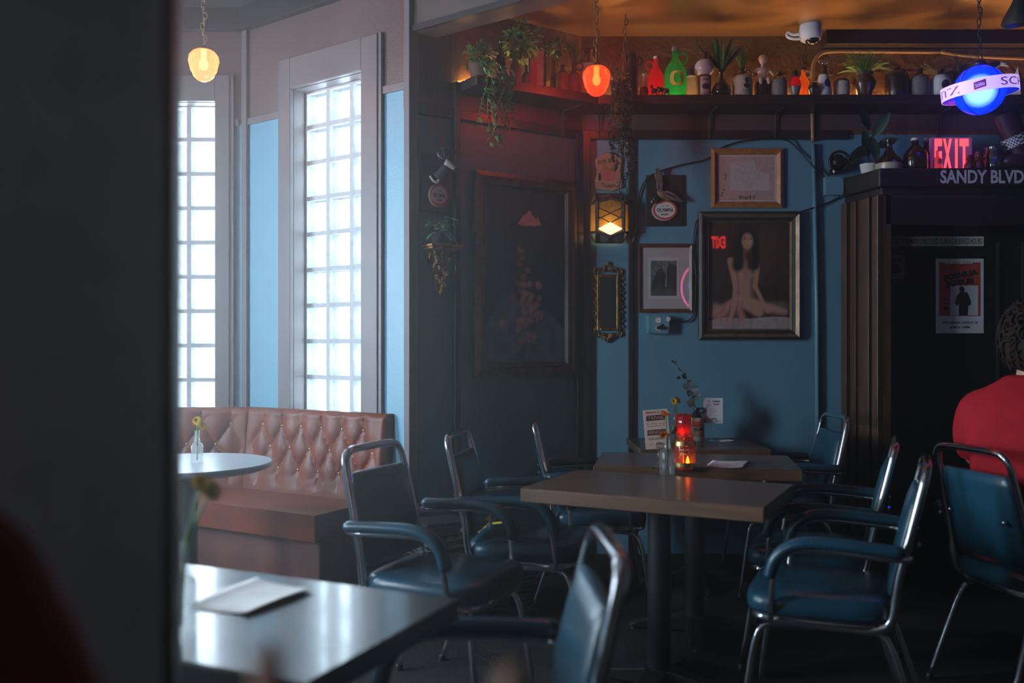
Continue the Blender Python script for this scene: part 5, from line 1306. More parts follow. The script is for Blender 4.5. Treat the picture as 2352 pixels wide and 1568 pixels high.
# hanging ivy in the corner
p = pt(1420, 170, 4.98); t = thing('corner_ivy', 'long ivy hanging down from the shelf corner over the tavern plaque', 'plant', Vector((p.x, 4.985, ZS)))
mb = MB(); mb.lathe([(max(x, .01) * .045, z * .08) for x, z in POT], 18, cap=False); mb.build('pot', DKB, t, smooth='auto')
mb = MB(); bush(mb, (0, -.02, .09), .06, 60, .03, .024, rng, .7)
for i in range(14):
    x = rng.uniform(-.055, .075); e_ = -rng.uniform(.25, .44); vine(mb, [(x * .3, -.02, .08), (x * .8, -.055, .05), (x, -.075, -.06), (x + rng.uniform(-.03, .03), -.07, e_ * .55), (x * .8 + rng.uniform(-.03, .04), -.065, e_)], .013, .026, .022, rng)
vine(mb, [(0, -.02, .08), (.02, -.06, .05), (.0, -.08, -.1), (.02, -.08, -.35), (-.005, -.10, -.52), (.01, -.10, -.62), (0, -.10, -.68)], .012, .024, .02, rng)
vine(mb, [(0, -.02, .08), (.03, -.06, .05), (.02, -.08, -.1), (.05, -.09, -.35), (.03, -.10, -.5), (.055, -.10, -.58)], .012, .024, .02, rng)
mb.build('foliage', GRN3, t)
# plant on the carved bracket
zb_ = WW.hit(1004, 565).z; p = WW.hit(1006, 560, .055)
t = thing('pothos_plant', 'small green pothos on the carved gold bracket shelf', 'plant', Vector((p.x, p.y, zb_ + .001)), WW.a)
mb = MB(); mb.lathe([(max(x, .01) * .036, z * .06) for x, z in POT], 18, cap=False); mb.build('pot', M('dark_planter', (.03, .03, .035), .4), t, smooth='auto')
for i in range(26):
    a = rng.uniform(0, 6.28); k = rng.uniform(.01, .085); mb = MB(); z = rng.uniform(.05, .135)
    leaf(mb, (math.cos(a) * k * 1.2, math.sin(a) * k * .5 - .02, z), Vector((math.cos(a), math.sin(a) * .6 - .4, rng.uniform(-.7, .3))), rng.uniform(.03, .055), rng.uniform(.025, .042)); mb.build('leaf', GRN4, t)
mb = MB(); vine(mb, [(0, 0, .06), (.05, -.02, .1), (.09, -.03, .11), (.12, -.03, .10)], .03, .02, .014, rng); vine(mb, [(0, 0, .06), (.04, -.03, .07), (.07, -.05, .02), (.09, -.05, .0)], .03, .02, .014, rng); mb.build('stems', GRN4, t)
# ------------------------------------------------------------------ hanging lamps
def chain(mb, a, b, link=0.034, r=0.0028, w=0.009, sway=0.0):
    a, b = Vector(a), Vector(b); n = max(2, int((b - a).length / (link * .78)))
    for i in range(n):
        p = a.lerp(b, (i + .5) / n) + Vector((sway * math.sin(i * 1.7), sway * math.cos(i * 1.1), 0)); ax = Vector((1, 0, 0)) if i % 2 else Vector((0, 1, 0))
        mb.tube([p + ax * (w * math.cos(t_)) + Vector((0, 0, link / 2 * math.sin(t_))) for t_ in [k * math.pi / 4 for k in range(9)]], r, 5)
def acorn_lamp(label, px, py, Y, dpx, ztop, col, ecol, es, bulb):
    p = pt(px, py, Y); s = dpx / F * Y
    t = thing('pendant_lamp', label, 'lamp', p, 0, 'acorn-shaped glass pendant lamps')
    prof = [(.001, -.62), (.10, -.61), (.22, -.55), (.33, -.44), (.37, -.32), (.42, -.25), (.45, -.12), (.50, .10), (.47, .28), (.36, .42), (.22, .50)]
    n = 48; R_ = []
    for r, z in prof: R_.append([Vector((r * s * (1 + .045 * math.cos(24 * 2 * math.pi * k / n)) * math.cos(2 * math.pi * k / n), r * s * (1 + .045 * math.cos(24 * 2 * math.pi * k / n)) * math.sin(2 * math.pi * k / n), z * s)) for k in range(n)])
    mb = MB(); mb.loft(R_, cap=False); mb.build('glass_shade', thin_glass('acorn_glass_' + t.name.replace('.', '_'), col, gloss=.2, rough=.06, diffuse=.45, dcol=col, emit=ecol, es=es), t, smooth=False)
    mb = MB(); mb.lathe([(.001, .66 * s), (.05 * s, .64 * s), (.10 * s, .58 * s), (.24 * s, .50 * s), (.25 * s, .46 * s), (.001, .46 * s)], 20, cap=False); mb.build('cap', M('bronze_case', (.09, .065, .055), .45, .6), t, smooth='auto')
    mb = MB(); mb.ell((0, 0, -.02 * s), (.15 * s, .15 * s, .20 * s), 14, 10); mb.tube([(0, 0, .1 * s), (0, 0, .5 * s)], .1 * s, 8); mb.build('bulb', emitter('acorn_bulb', (1.0, .50, .18), bulb), t, smooth=True)
    mb = MB(); chain(mb, (0, 0, .62 * s), (0.0, 0, ztop - p.z), sway=.006); mb.build('chain', M('old_brass_chain', (.22, .13, .07), .4, .8), t, smooth=True)
    return t
acorn_lamp('glowing acorn glass pendant lamp hanging before the banquette windows', 468, 147, 4.45, 66, ZT, (1.0, .33, .16), (1.0, .30, .12), 1.0, 240)
acorn_lamp('red acorn glass pendant lamp hanging before the shelf corner', 1370, 183, 4.6, 62, ZC, (1.0, .085, .03), (1.0, .07, .015), 0.6, 24)
# second slack chain with dry twigs beside the red lamp
p = pt(1437, 75, 4.85); t = thing('hanging_chain', 'slack chain with dry tendrils hanging beside the red pendant lamp', 'chain', Vector((p.x, p.y, ZC)))
mb = MB(); chain(mb, (0, 0, 0), (-.01, 0, -.33), sway=.005); mb.build('links', M('old_brass_chain', (.22, .13, .07), .4, .8), t, smooth=True)
rng = random.Random(9); mb = MB()
for i in range(7): mb.tube(catmull([(0, 0, -.15), (rng.uniform(-.1, .03), 0, -.25 - rng.random() * .06), (rng.uniform(-.13, .02), 0, -.36)], 5), .002, 4)
mb.build('tendrils', M('dry_twig', (.10, .05, .025), .7), t, smooth=True)

# blue globe sign lamp with a lettered band
GC = pt(2250, 207, 4.45)
t = thing('globe_sign_lamp', 'glowing blue globe sign lamp with a lettered white ring', 'lamp', GC)
sr = .118
m = bpy.data.materials.new('blue_globe_plastic'); m.use_nodes = True; nt = m.node_tree; b = nt.nodes['Principled BSDF']
b.inputs['Base Color'].default_value = (0.0, .03, .6, 1); b.inputs['Roughness'].default_value = .15
# the globe glows: an inner bulb's bright patch painted into its emission colour, deep blue towards rim and seam
tcn = nt.nodes.new('ShaderNodeTexCoord'); gr = nt.nodes.new('ShaderNodeVectorMath'); gr.operation = 'DISTANCE'; gr.inputs[1].default_value = (-.048, -.095, -.03)
nt.links.new(tcn.outputs['Object'], gr.inputs[0])
cr = nt.nodes.new('ShaderNodeValToRGB'); cr.color_ramp.elements[0].position = .045; cr.color_ramp.elements[0].color = (.11, .27, .5, 1); cr.color_ramp.elements[1].position = .085; cr.color_ramp.elements[1].color = (0, .012, 1, 1)
e2 = cr.color_ramp.elements.new(.17); e2.color = (0, .004, .5, 1)
nt.links.new(gr.outputs['Value'], cr.inputs['Fac']); nt.links.new(cr.outputs['Color'], b.inputs['Emission Color']); b.inputs['Emission Strength'].default_value = 5.0
mb = MB(); mb.ell((0, 0, 0), (sr, sr, sr), 40, 24); gl = mb.build('globe', m, t, smooth=True)
mb = MB()
for k in range(4):
    a0 = k * math.pi / 2 + .35; mb.tube([(math.sin(a0) * math.cos(q) * (sr + .0005), -math.cos(a0) * math.cos(q) * (sr + .0005), math.sin(q) * (sr + .0005)) for q in [(-.5 + i / 14) * 2.9 for i in range(15)]], .0025, 5)
mb.build('seam', M('globe_seam_blue', (0.0, .01, .18), .4), gl)
tilt = Matrix.Rotation(math.radians(-7), 3, 'Y') @ Matrix.Rotation(math.radians(2), 3, 'X')
rr_, rh = .172, .031
mb = MB(); mb.loft([[tilt @ Vector((r * math.sin(2 * math.pi * k / 64), -r * math.cos(2 * math.pi * k / 64), z)) for k in range(64)] for r, z in ((rr_ - .004, -rh), (rr_, -rh), (rr_, rh), (rr_ - .004, rh))], cap=False)
mb.build('ring', emitter('lit_ring_plastic', (.62, .45, 1.0), 0.95), t, smooth='auto')
mb = MB(); mb.loft([[tilt @ Vector((r * math.sin(2 * math.pi * k / 64), -r * math.cos(2 * math.pi * k / 64), z)) for k in range(64)] for r, z in ((rr_ - .004, -rh), (sr * .97, -.022), (sr * .97, .022), (rr_ - .004, rh))], cap=False)
mb.build('ring_web', M('ring_web_blue', (0, .02, .5), .2, emit=(0, .03, .8), es=.6), t, smooth='auto')
PUR = M('purple_print', (.16, .02, .28), .5, emit=(.20, .02, .40), es=.35)
def on_ring(x, z, d=.0012): a = x / rr_ - .47; return tilt @ Vector(((rr_ + d) * math.sin(a), -(rr_ + d) * math.cos(a), z))
A = rr_ * math.pi
for k in range(2):
    text('SCHLITZ', t, PUR, A * (k + .5), 0, w=A * .66, h=rh * 1.2, fn=on_ring)
    mb = MB(); mb.grid(lambda u, v: on_ring(A * k + (u - .5) * .052, (v - .5) * .034 + (u - .5) * .008, .0014), 10, 3); lg = mb.build('logo_patch', PUR, t)
    text('Schlitz', lg, emitter('logo_pale_print', (.62, .45, 1.0), .8), A * k, 0, w=.042, h=.018, fn=lambda x, z: on_ring(x, z, .0024), rot=.14, shear=.25, bold=.01)
mb = MB(); chain(mb, (0, 0, sr), (0, 0, ZC - GC.z), sway=.004); mb.build('chain', BLACK, t, smooth=True)
mb = MB(); mb.ell((0, 0, sr + .01), (.03, .03, .02), 14, 8); mb.build('cap', BLACK, t, smooth=True)

# dark stage light under the ceiling at the right edge
p = pt(2345, 62, 4.3); t = thing('stage_light', 'dark round can light under the ceiling at the right edge', 'lamp', p)
mb = MB(); mb.lathe([(.001, .0), (.07, 0), (.085, .02), (.075, .05), (.045, .10), (.03, .13), (.001, .13)], 26, cap=False); mb.build('can', BLACK, t, smooth='auto', rot=(.25, -.15, 0))
mb = MB(); mb.tube([(0, 0, .12), (0, 0, ZC - p.z)], .012, 8); mb.build('stem', BLACK, t, smooth=True)
p = pt(2335, 26, 4.25); t = thing('ceiling_fan', 'dark ceiling fan blade with coloured glints in the top right corner', 'fan', Vector((p.x + .35, p.y, ZC)))
mb = MB(); mb.lathe([(.001, 0), (.06, 0), (.09, -.05), (.09, -.12), (.05, -.15), (.001, -.15)], 24, cap=False); mb.build('motor', BLACK, t, smooth='auto')
for k in range(4):
    a = k * math.pi / 2 + math.pi * 1.02; R_ = Matrix.Rotation(a, 3, 'Z') @ Matrix.Rotation(.2, 3, 'X')
    mb = MB(); mb.loft([[R_ @ Vector((x, s_ * w_, z)) + Vector((0, 0, -.1)) for s_, z in ((-1, -.004), (1, -.004), (1, .004), (-1, .004))] for x, w_ in ((.08, .02), (.16, .055), (.45, .07), (.49, .06), (.50, .03))]); mb.build('blade', M('black_fan_blade', (.012, .011, .012), .25), t)

# neon and exit sign on the far side of the room, behind the camera (seen in the picture glass)
RX, RYY = 2.78, -2.08
t = thing('rear_exit_sign', 'red exit sign mirrored in the portrait glass', 'sign', Vector((2.80, RYY, 2.66)), math.pi)
mb = MB(); mb.box((0, -.02, 0), (.32, .04, .22)); mb.build('housing', BLACKP, t); text('EXIT', t, emitter('exit_letter_red', (1.0, .03, .04), 7.0), 0, 0, w=.19, h=.16, y=-.043, bold=.03)
t = thing('neon_sign', 'pink and blue neon sign mirrored in the waterfall picture glass', 'sign', Vector((2.52, RYY, 2.05)), math.pi)
mb = MB(); mb.tube([(.22 * math.cos(a), -.05, .30 * math.sin(a)) for a in [math.radians(-72) + k * math.pi / 18 * .42 * 2 for k in range(18)]], .009, 8); mb.build('pink_tube', emitter('neon_pink', (1.0, .10, .35), 9.0), t, smooth=True)
mb = MB(); mb.tube(catmull([(-.1, -.05, .05), (-.04, -.05, -.08), (.02, -.05, .06), (.07, -.05, -.07), (.13, -.05, .04)], 8), .008, 8); mb.build('blue_tube', emitter('neon_blue', (.15, .25, 1.0), 8.0), t, smooth=True)
mb = MB(); mb.tube(catmull([(-.1, -.05, .14), (0, -.05, .2), (.1, -.05, .13)], 8), .008, 8); mb.build('red_tube', emitter('neon_red', (1.0, .05, .05), 8.0), t, smooth=True)

# ------------------------------------------------------------------ things on the ledge over the door
ZL = VZ
def L_(px, y=4.97): return Vector(((px - CX) / F * y, y, ZL))
def lh(top, y=4.97): return EYE + (HY - top) / F * y - ZL
GL = 'bottles and ornaments on the door ledge'
p = L_(1996, 5.08); t = thing('rubber_plant', 'dark rubber plant in a white pot on the left end of the door ledge', 'plant', p)
mb = MB(); mb.lathe([(max(x, .01) * .05, z * .062) for x, z in POT], 20, cap=False); mb.build('pot', WGL, t, smooth='auto')
mb = MB(); mb.tube([(0, 0, .05), (-.01, 0, .2), (-.02, -.01, .3)], .005, 6); mb.build('stem', GRN3, t)
rng = random.Random(2)
for i, (x, z, dx, dz, L0) in enumerate(((-.01, .10, -.3, .9, .17), (.02, .08, .25, -.35, .14), (-.03, .16, -.55, -.5, .16), (.0, .2, .35, .7, .17), (-.02, .24, -.4, .6, .16), (.01, .14, .6, .3, .13), (-.02, .2, .1, -.9, .15), (-.04, .12, -.7, -.2, .14))):
    mb = MB(); leaf(mb, (x, -.02 - .01 * i % 3, z), (dx, -.3, dz), L0, .075, up=Vector((0, -1, .3)), droop=.1); mb.build('leaf', GRN3, t, mods=[('SUBSURF', dict(levels=1, render_levels=1))])
vessel('demijohn', 'black handled jug with a cream base on the door ledge', 'jug', L_(2042), wd(60, 4.97), lh(320), [(0, 0), (.95, 0), (1, .05), (1, .28), (.9, .36), (.5, .52), (.26, .68), (.22, .85), (.3, .9), (.3, 1), (0, 1)], M('cream_base_glaze', (.34, .28, .22), .25), top=AMBERG, split=.24, handle=-1, group=GL)
t = vessel('growler', 'dark amber growler with a cream cap left of the exit sign', 'bottle', L_(2102, 4.95), wd(54, 4.95), lh(322, 4.95), GROW, AMBERG, cap=.34, capm=M('cream_cap', (.5, .4, .3), .5), group=GL)
rg = wd(54, 4.95) / 2 + .001
for k in range(3): scribble(t, M('dim_grey_print', (.05, .05, .055), .4), .02, lh(350 + k * 11, 4.95), .045, .016, 6, fn=lambda x, z: on_cyl(x, z, rg), seed=k)
vessel('growler', 'dark amber bottle with a lilac cap half behind the exit sign edge', 'bottle', L_(2128, 5.08), wd(44, 5.08), lh(322, 5.08), GROW, AMBERG, cap=.34, capm=M('lilac_cap', (.28, .2, .26), .5), group=GL)
p = L_(2183, 5.03); t = thing('exit_sign', 'lit red exit sign standing on the door ledge', 'sign', p)
ew, eh = .226, lh(316, 5.03)
mb = MB(); mb.cbox((0, 0, eh / 2), (ew, .035, eh), .010); mb.build('housing', M('lilac_acrylic', (.34, .22, .36), .25, emit=(.45, .06, .30), es=.22), t)
for k, ch in enumerate('EXIT'): text(ch, t, emitter('exit_front_red', (1.0, .065, .085), 2.2), (-.075, -.025, .024, .066)[k], eh * .50, w=(.042, .05, .014, .05)[k], h=eh * .9, y=-.0185, bold=.045, name='letter')
t = thing('shaker_bottle', 'small glass shaker bottle in front of the exit sign', 'bottle', L_(2153, 4.92)); mb = MB(); mb.lathe([(max(x, .01) * .022, z * lh(346, 4.92)) for x, z in BOT], 16, cap=False); mb.build('body', thin_glass('pinkish_glass', (.8, .5, .55), gloss=.2, diffuse=.4, dcol=(.6, .35, .4)), t, smooth='auto')
for px_, hh_, lab_ in ((2227, .085, 'shorter dark red figurine just right of the exit sign'), (2248, .105, 'taller dark red figurine between the exit sign and the wide jar')):
    t = thing('red_figurine', lab_, 'figurine', L_(px_, 4.93)); x = 0
    mb = MB(); mb.lathe([(.001, 0), (.03, 0), (.028, .03), (.014, hh_ * .62), (.02, hh_ * .75), (.015, hh_ * .95), (.001, hh_)], 12, c=(x, 0, 0), cap=False); mb.tube([(x + .015, 0, hh_ * .5), (x + .035, -.01, hh_ * .65)], .006, 6); mb.build('figure', M('dark_red_gloss', (.08, .012, .018), .12, coat=.8), t, smooth='auto')
t = vessel('storage_jar', 'wide dark glass jar with a bail lid at the right of the door ledge', 'jar', L_(2287, 4.97), wd(62, 4.97), lh(345), [(0, 0), (.95, 0), (1, .05), (1, .72), (.85, .85), (.85, 1), (0, 1)], M('dark_blue_jar', (.015, .018, .03), .08, coat=1), group=GL)
mb = MB(); mb.lathe([(.001, lh(345)), (.062, lh(345)), (.064, lh(340)), (.04, lh(335)), (.001, lh(334))], 20, cap=False); mb.build('lid', M('dark_blue_jar', (.015, .018, .03), .08), t, smooth='auto'); scribble(t, M('dim_grey_print', (.05, .05, .055), .4), 0, .035, .05, .02, 5, fn=lambda x, z: on_cyl(x, z, .0745))
p = L_(2345, 4.93); t = thing('boot_ornament', 'dark tilted boot-shaped ornament with a checkered band at the right edge', 'ornament', p)
Rt = (0, math.radians(-24), 0)
mb = MB(); mb.tube([(0, 0, .0), (.0, 0, .12), (0, 0, .30)], [.055, .06, .07], 16); mb.build('shaft', M('dark_plum_leather', (.03, .012, .025), .3), t, smooth='auto', rot=Rt, loc=(.03, 0, .03))
mb = MB(); mb.ell((-.05, -.01, .0), (.10, .05, .045)); mb.build('foot', M('dark_plum_leather', (.03, .012, .025), .3), t, smooth=True, loc=(.03, 0, .047))
ck = M('checker_band', (.3, .3, .4), .5); nt = ck.node_tree; c_ = nt.nodes.new('ShaderNodeTexChecker'); c_.inputs['Scale'].default_value = 90; c_.inputs['Color1'].default_value = (.02, .02, .04, 1); c_.inputs['Color2'].default_value = (.4, .4, .5, 1); tcx = nt.nodes.new('ShaderNodeTexCoord'); nt.links.new(tcx.outputs['Object'], c_.inputs['Vector']); nt.links.new(c_.outputs['Color'], nt.nodes['Principled BSDF'].inputs['Base Color'])
mb = MB(); mb.lathe([(.066, .115), (.068, .115), (.068, .17), (.066, .17)], 24, cap=False); mb.build('checkered_band', ck, t, rot=Rt, loc=(.03, 0, .03), smooth='auto')
t = thing('clip_fan', 'small black round clip fan on the wall above the junction plate', 'fan', BW.hit(1925, 372, .06))
mb = MB(); mb.tube([(.055 * math.cos(a), -.02, .055 * math.sin(a)) for a in [k * math.pi / 10 for k in range(21)]], .008, 8); mb.build('rim', BLACKP, t, smooth=True)
mb = MB(); mb.ell((0, 0, 0), (.045, .03, .045)); mb.build('body', BLACKP, t, smooth=True)
mb = MB(); mb.box((-.02, .02, -.05), (.03, .05, .03)); mb.build('clip', BLACKP, t); mb = MB(); mb.ell((-.03, -.02, -.055), (.008, .006, .012), 8, 6); mb.build('knob', WHITE, t, smooth=True)

# ------------------------------------------------------------------ door signs
WD = Wall((0, DY), 0.0); WH = Wall((0, VY), 0.0)
c, w, h = WH.rect(2146, 389, 2356, 428); c.y = VY - .034
t = thing('street_sign', 'dark street sign with pale block capitals over the door', 'sign', Vector((c.x, VY - .031, c.z)))
mb = MB(); mb.box((0, -.003, 0), (w, .006, h)); mb.build('plate', M('black_sign_plate', (.012, .01, .012), .4), t)
text('SANDY BLVD.', t, M('pale_sign_letters', (.50, .44, .50), .5), 0, 0, w=w * .94, h=h * .80, y=-.0068, bold=.03)
c, w, h = WH.rect(2035, 440, 2275, 456); t = thing('header_notice', 'faint lettered notice strip along the door header', 'sign', Vector((c.x + .03, VY - .002, c.z)))
mb = MB(); mb.box((0, -.001, 0), (w * .98, .002, h * 1.1)); mb.build('strip', M('black_sign_plate', (.012, .01, .012), .4), t)
text('DOOR TO REMAIN UNLOCKED WHILE BUILDING IS OCCUPIED', t, M('faint_letters', (.06, .055, .055), .6), 0, 0, w=w * .96, h=h * .62, y=-.0028, bold=.01)
c, w, h = WD.rect(2036, 543, 2259, 565); t = thing('door_notice', 'white notice strip about unlocked business hours on the dark door', 'sign', c)
mb = MB(); mb.box((0, -.001, 0), (w, .002, h)); mb.build('strip', M('white_paper', (.6, .6, .6), .8), t)
text('DOOR TO REMAIN UNLOCKED DURING BUSINESS HOURS', t, INK, 0, 0, w=w * .96, h=h * .60, y=-.0028, bold=.015)
c, w, h = WD.rect(2149, 594, 2259, 765); t = thing('gig_poster', 'red and white gig poster with a standing figure on the dark door', 'poster', c)
mb = MB(); mb.box((0, -.001, 0), (w, .002, h)); mb.build('paper', M('white_paper', (.6, .6, .6), .8), t)
PR = M('poster_red', (.42, .05, .035), .7)
mb = MB(); mb.box((0, -.0024, h * .09), (w * .86, .0008, h * .72)); mb.build('red_field', PR, t)
mb = MB(); mb.box((w * .09, -.0032, -h * .06), (w * .58, .0008, h * .40)); mb.build('photo_field', M('poster_grey', (.5, .5, .52), .7), t)
mb = MB(); mb.plate([(x * w, z * h) for x, z in ((-.02, -.26), (.16, -.26), (.18, -.12), (.22, -.13), (.24, -.08), (.17, .03), (.13, .06), (.09, .04), (.10, .10), (.04, .14), (-.02, .11), (0, .05), (-.07, .0), (-.10, -.10), (-.06, -.14), (-.02, -.10))], -.0040, -.0035); mb.build('standing_figure', INK, t)
text('JOSHUA', t, INK, w * .02, h * .27, w=w * .74, h=h * .10, y=-.0042, bold=.06, rot=.17); text('JOSUE', t, INK, w * .0, h * .17, w=w * .60, h=h * .10, y=-.0042, bold=.06, rot=.13)
text('WEDNESDAY, AUGUST 26', t, INK, 0, -h * .36, w=w * .76, h=h * .034, y=-.0028, bold=.03); text('8PM to 10PM', t, INK, 0, -h * .42, w=w * .42, h=h * .034, y=-.0028, bold=.03)
scribble(t, M('poster_grey', (.5, .5, .52), .7), -w * .31, -h * .07, w * .10, h * .025, 5, -.0046)
for x, z, r in ((-.31, -.07, .05), (-.29, -.17, .04)):
    mb = MB(); mb.plate([(x * w + math.cos(k * math.pi / 8) * r * w * (1.6 if k % 2 else 1.2), z * h + math.sin(k * math.pi / 8) * r * w * (1.3 if k % 2 else .9)) for k in range(16)], -.0038, -.0030); mb.build('burst', INK, t)
scribble(t, M('poster_pink', (.5, .18, .16), .7), -w * .12, h * .345, w * .3, h * .035, 10, -.0042)
mb = MB(); mb.box((-.02 * w, -.0036, h * .45), (w * .56, .001, h * .035)); mb.build('top_strip', M('white_paper', (.6, .6, .6), .8), t); scribble(t, M('grey_ink', (.12, .10, .09), .6), -.02 * w, h * .45, w * .5, h * .018, 22, -.0048)
c, w, h = WD.rect(2018, 586, 2077, 641); t = thing('camera_notice', 'small warning notice with a camera picture at the door edge', 'sign', c)
mb = MB(); mb.box((0, -.001, 0), (w, .002, h)); mb.build('paper', M('pinkish_mat_board', (.52, .42, .41), .7), t)
mb = MB(); mb.box((0, -.0026, h * .31), (w * .9, .001, h * .28)); mb.build('orange_band', M('notice_orange', (.5, .2, .02), .6), t); text('WARNING', t, INK, 0, h * .31, w=w * .8, h=h * .16, y=-.0036, bold=.03)
mb = MB(); mb.plate([(x * w * .2 + .02, z * w * .2 - h * .08) for x, z in ellipse(1, 1, 20)], -.0036, -.0022); mb.build('camera_picture', INK, t); scribble(t, INK, 0, -h * .36, w * .8, h * .07, 16, -.0030)
# door closer
p = WD.hit(2215, 505); t = thing('door_closer', 'steel door closer arm at the top of the dark door', 'door closer', p)
mb = MB(); mb.box((.04, -.03, -.02), (.24, .05, .045)); mb.build('body', M('dull_bronze', (.035, .025, .022), .45, .5), t, mods=bevel(.004))
mb = MB(); mb.tube([WD.hit(2152, 490, .07) - p, WD.hit(2264, 466, .10) - p], .008, 8); mb.build('arm', STEEL, t, smooth=True)
mb = MB(); mb.tube([WD.hit(2240, 506, .06) - p, WD.hit(2242, 520, .06) - p], .008, 8); mb.build('spindle', STEEL, t, smooth=True)
mb = MB(); mb.tube([WD.hit(2152, 484, .07) - p, WD.hit(2153, 497, .07) - p], .009, 8); mb.build('pivot', CHROME, t, smooth=True)
# ------------------------------------------------------------------ things on the tables
FLAME = emitter('candle_flame', (1.0, .42, .08), 30.0)
def ontop(px, py, z): 
    Y = (EYE - z) * F / (py - HY); return Vector(((px - CX) / F * Y, Y, z))
PCLEAR = thin_glass('clear_vase_glass', (.93, .95, .95), gloss=.6, diffuse=.12, dcol=(.9, .95, 1))
def flower_head(mb, c, r, n, rng, tilt=Vector((0, 0, 1)), rows=2):
    tilt = Vector(tilt).normalized(); a = tilt.orthogonal().normalized(); b = tilt.cross(a)
    for k in range(rows):
        for i in range(n):
            t_ = 2 * math.pi * (i + .5 * k) / n; d = a * math.cos(t_) + b * math.sin(t_) + tilt * (.15 + .5 * k)
            leaf(mb, c, d, r * (1 - .2 * k), r * .55, up=tilt, droop=.1)
def bud_vase(label, p, h, fcol, stems, seed, squash=1.0, w=.052):
    t = thing('bud_vase', label, 'vase', p, .3, 'bud vases with flowers')
    mb = MB()
    R_ = []
    for hw, z in ((.46, 0), (.5, .02), (.5, .55), (.42, .60), (.24, .66), (.26, .70), (.20, .74), (.24, .78), (.19, .83), (.22, .88), (.2, .93), (.24, 1.0)):
        n = 20; e = .35 if z < .62 else 1.0; ring = []
        for k in range(n):
            a = 2 * math.pi * k / n; c, s_ = math.cos(a), math.sin(a); ring.append(Vector((math.copysign(abs(c) ** e, c) * hw * w, math.copysign(abs(s_) ** e, s_) * hw * w, z * h)))
        R_.append(ring)
    mb.loft(R_, cap=False); mb.build('glass', PCLEAR, t, smooth='auto')
    rng = random.Random(seed)
    for (x, z, tl) in stems:
        mb = MB(); mb.tube(catmull([(0, 0, h * .1), (x * .15, 0, h * .9), (x * .6, 0, h * .9 + (z - h * .9) * .6), (x, 0, z)], 4), .0028, 5); f = mb.build('stem', GRN, t, smooth=True)
        mb = MB(); flower_head(mb, (x, 0, z), .024, 11, rng, tl, 3); mb.build('blossom', fcol, f)
    return t
YF = M('yellow_petal', (.75, .50, .01), .5); OF = M('orange_petal', (.80, .24, .01), .5)
p = ontop(453, 1064, .75); bud_vase('clear bud vase with a yellow daisy on the round table', p, .145, YF, [(0.0, .19, (-.1, -1, .5)), (.02, .165, (.3, -.6, .6))], 1)
p = ontop(1532, 1091, .75); bud_vase('clear bud vase with orange flowers on the nearer wooden table', p, .165, OF, [(-.006, .245, (0, -.3, 1)), (-.012, .168, (-.3, -.7, -.6)), (.03, .185, (.5, -.6, -.4))], 2)
p = Vector(((1551 - CX) / F * 4.9, 4.9, .75)); bud_vase('clear bud vase with a yellow flower on the small wall table', p, .185, YF, [(-.005, .225, (-.2, -.8, .5)), (.012, .23, (.4, -.6, .5))], 3)
p = Vector((-.60, 1.66, .75)); bud_vase('blurred bud vase with yellow flowers half hidden by the dark pillar', p, .17, YF, [(.035, .275, (.3, -.6, .6)), (-.03, .25, (-.3, -.4, .6)), (.05, .262, (.5, -.5, .3))], 4)
# barrel candle jar
p = ontop(1573, 1080, .75); t = thing('candle_jar', 'amber barrel-shaped candle jar with brass bands and a lit flame', 'candle', p)
AJ = thin_glass('amber_jar_glass', (.75, .20, .06), gloss=.25, diffuse=.35, dcol=(.55, .12, .03))
mb = MB(); mb.lathe([(.001, .004), (.036, .004), (.042, .015), (.046, .06), (.045, .10), (.040, .125), (.034, .135), (.037, .142), (.037, .152), (.033, .156)], 30, cap=False); mb.build('glass', AJ, t, smooth='auto')
for z0, z1 in ((.016, .036), (.106, .124)):
    mb = MB(); r0 = .0445 if z0 < .05 else .0452; mb.lathe([(r0, z0), (r0 + .0015, z0 + .001), (r0 + (.0015 if z0 < .05 else -.001), z1 - .001), (r0 - .001, z1)], 30, cap=False); mb.build('brass_band', BRASS, t, smooth='auto')
scribble(t, M('cream_print', (.5, .36, .25), .6), 0, .075, .06, .012, 9, fn=lambda x, z: on_cyl(x, z, .0468)); scribble(t, M('cream_print', (.5, .36, .25), .6), -.01, .092, .05, .010, 9, fn=lambda x, z: on_cyl(x, z, .0464), seed=4)
mb = MB(); mb.lathe([(.001, .006), (.034, .006), (.034, .022), (.001, .022)], 18, cap=False); wx = mb.build('wax', M('amber_wax', (.7, .3, .08), .5), t)
mb = MB(); mb.lathe([(.001, .024), (.006, .03), (.0075, .038), (.005, .05), (.001, .062)], 12, c=(.008, -.02, 0), cap=False); mb.build('flame', FLAME, t, smooth=True)
# red glass candle on the wall table
p = Vector(((1570 - CX) / F * 4.72, 4.72, .75)); t = thing('candle_glass', 'tall red ribbed candle glass glowing on the small wall table', 'candle', p)
n = 40; mb = MB(); mb.loft([[Vector((r * (1 + .03 * math.cos(10 * 2 * math.pi * k / n)) * math.cos(2 * math.pi * k / n), r * (1 + .03 * math.cos(10 * 2 * math.pi * k / n)) * math.sin(2 * math.pi * k / n), z)) for k in range(n)] for r, z in ((.034, .0), (.036, .01), (.037, .06), (.039, .12), (.041, .168), (.039, .168), (.036, .06), (.033, .012))], cap=False)
mb.build('glass', thin_glass('ruby_candle_glass', (.95, .04, .05), gloss=.25, diffuse=.35, dcol=(.9, .03, .04)), t, smooth=True)
mb = MB(); mb.lathe([(.001, .012), (.032, .012), (.032, .05), (.001, .05)], 18, cap=False); mb.build('wax', M('red_wax', (.6, .08, .06), .5), t)
mb = MB(); mb.lathe([(.001, .055), (.006, .062), (.008, .072), (.005, .086), (.001, .10)], 12, c=(-.008, -.012, 0), cap=False); mb.build('flame', FLAME, t, smooth=True)
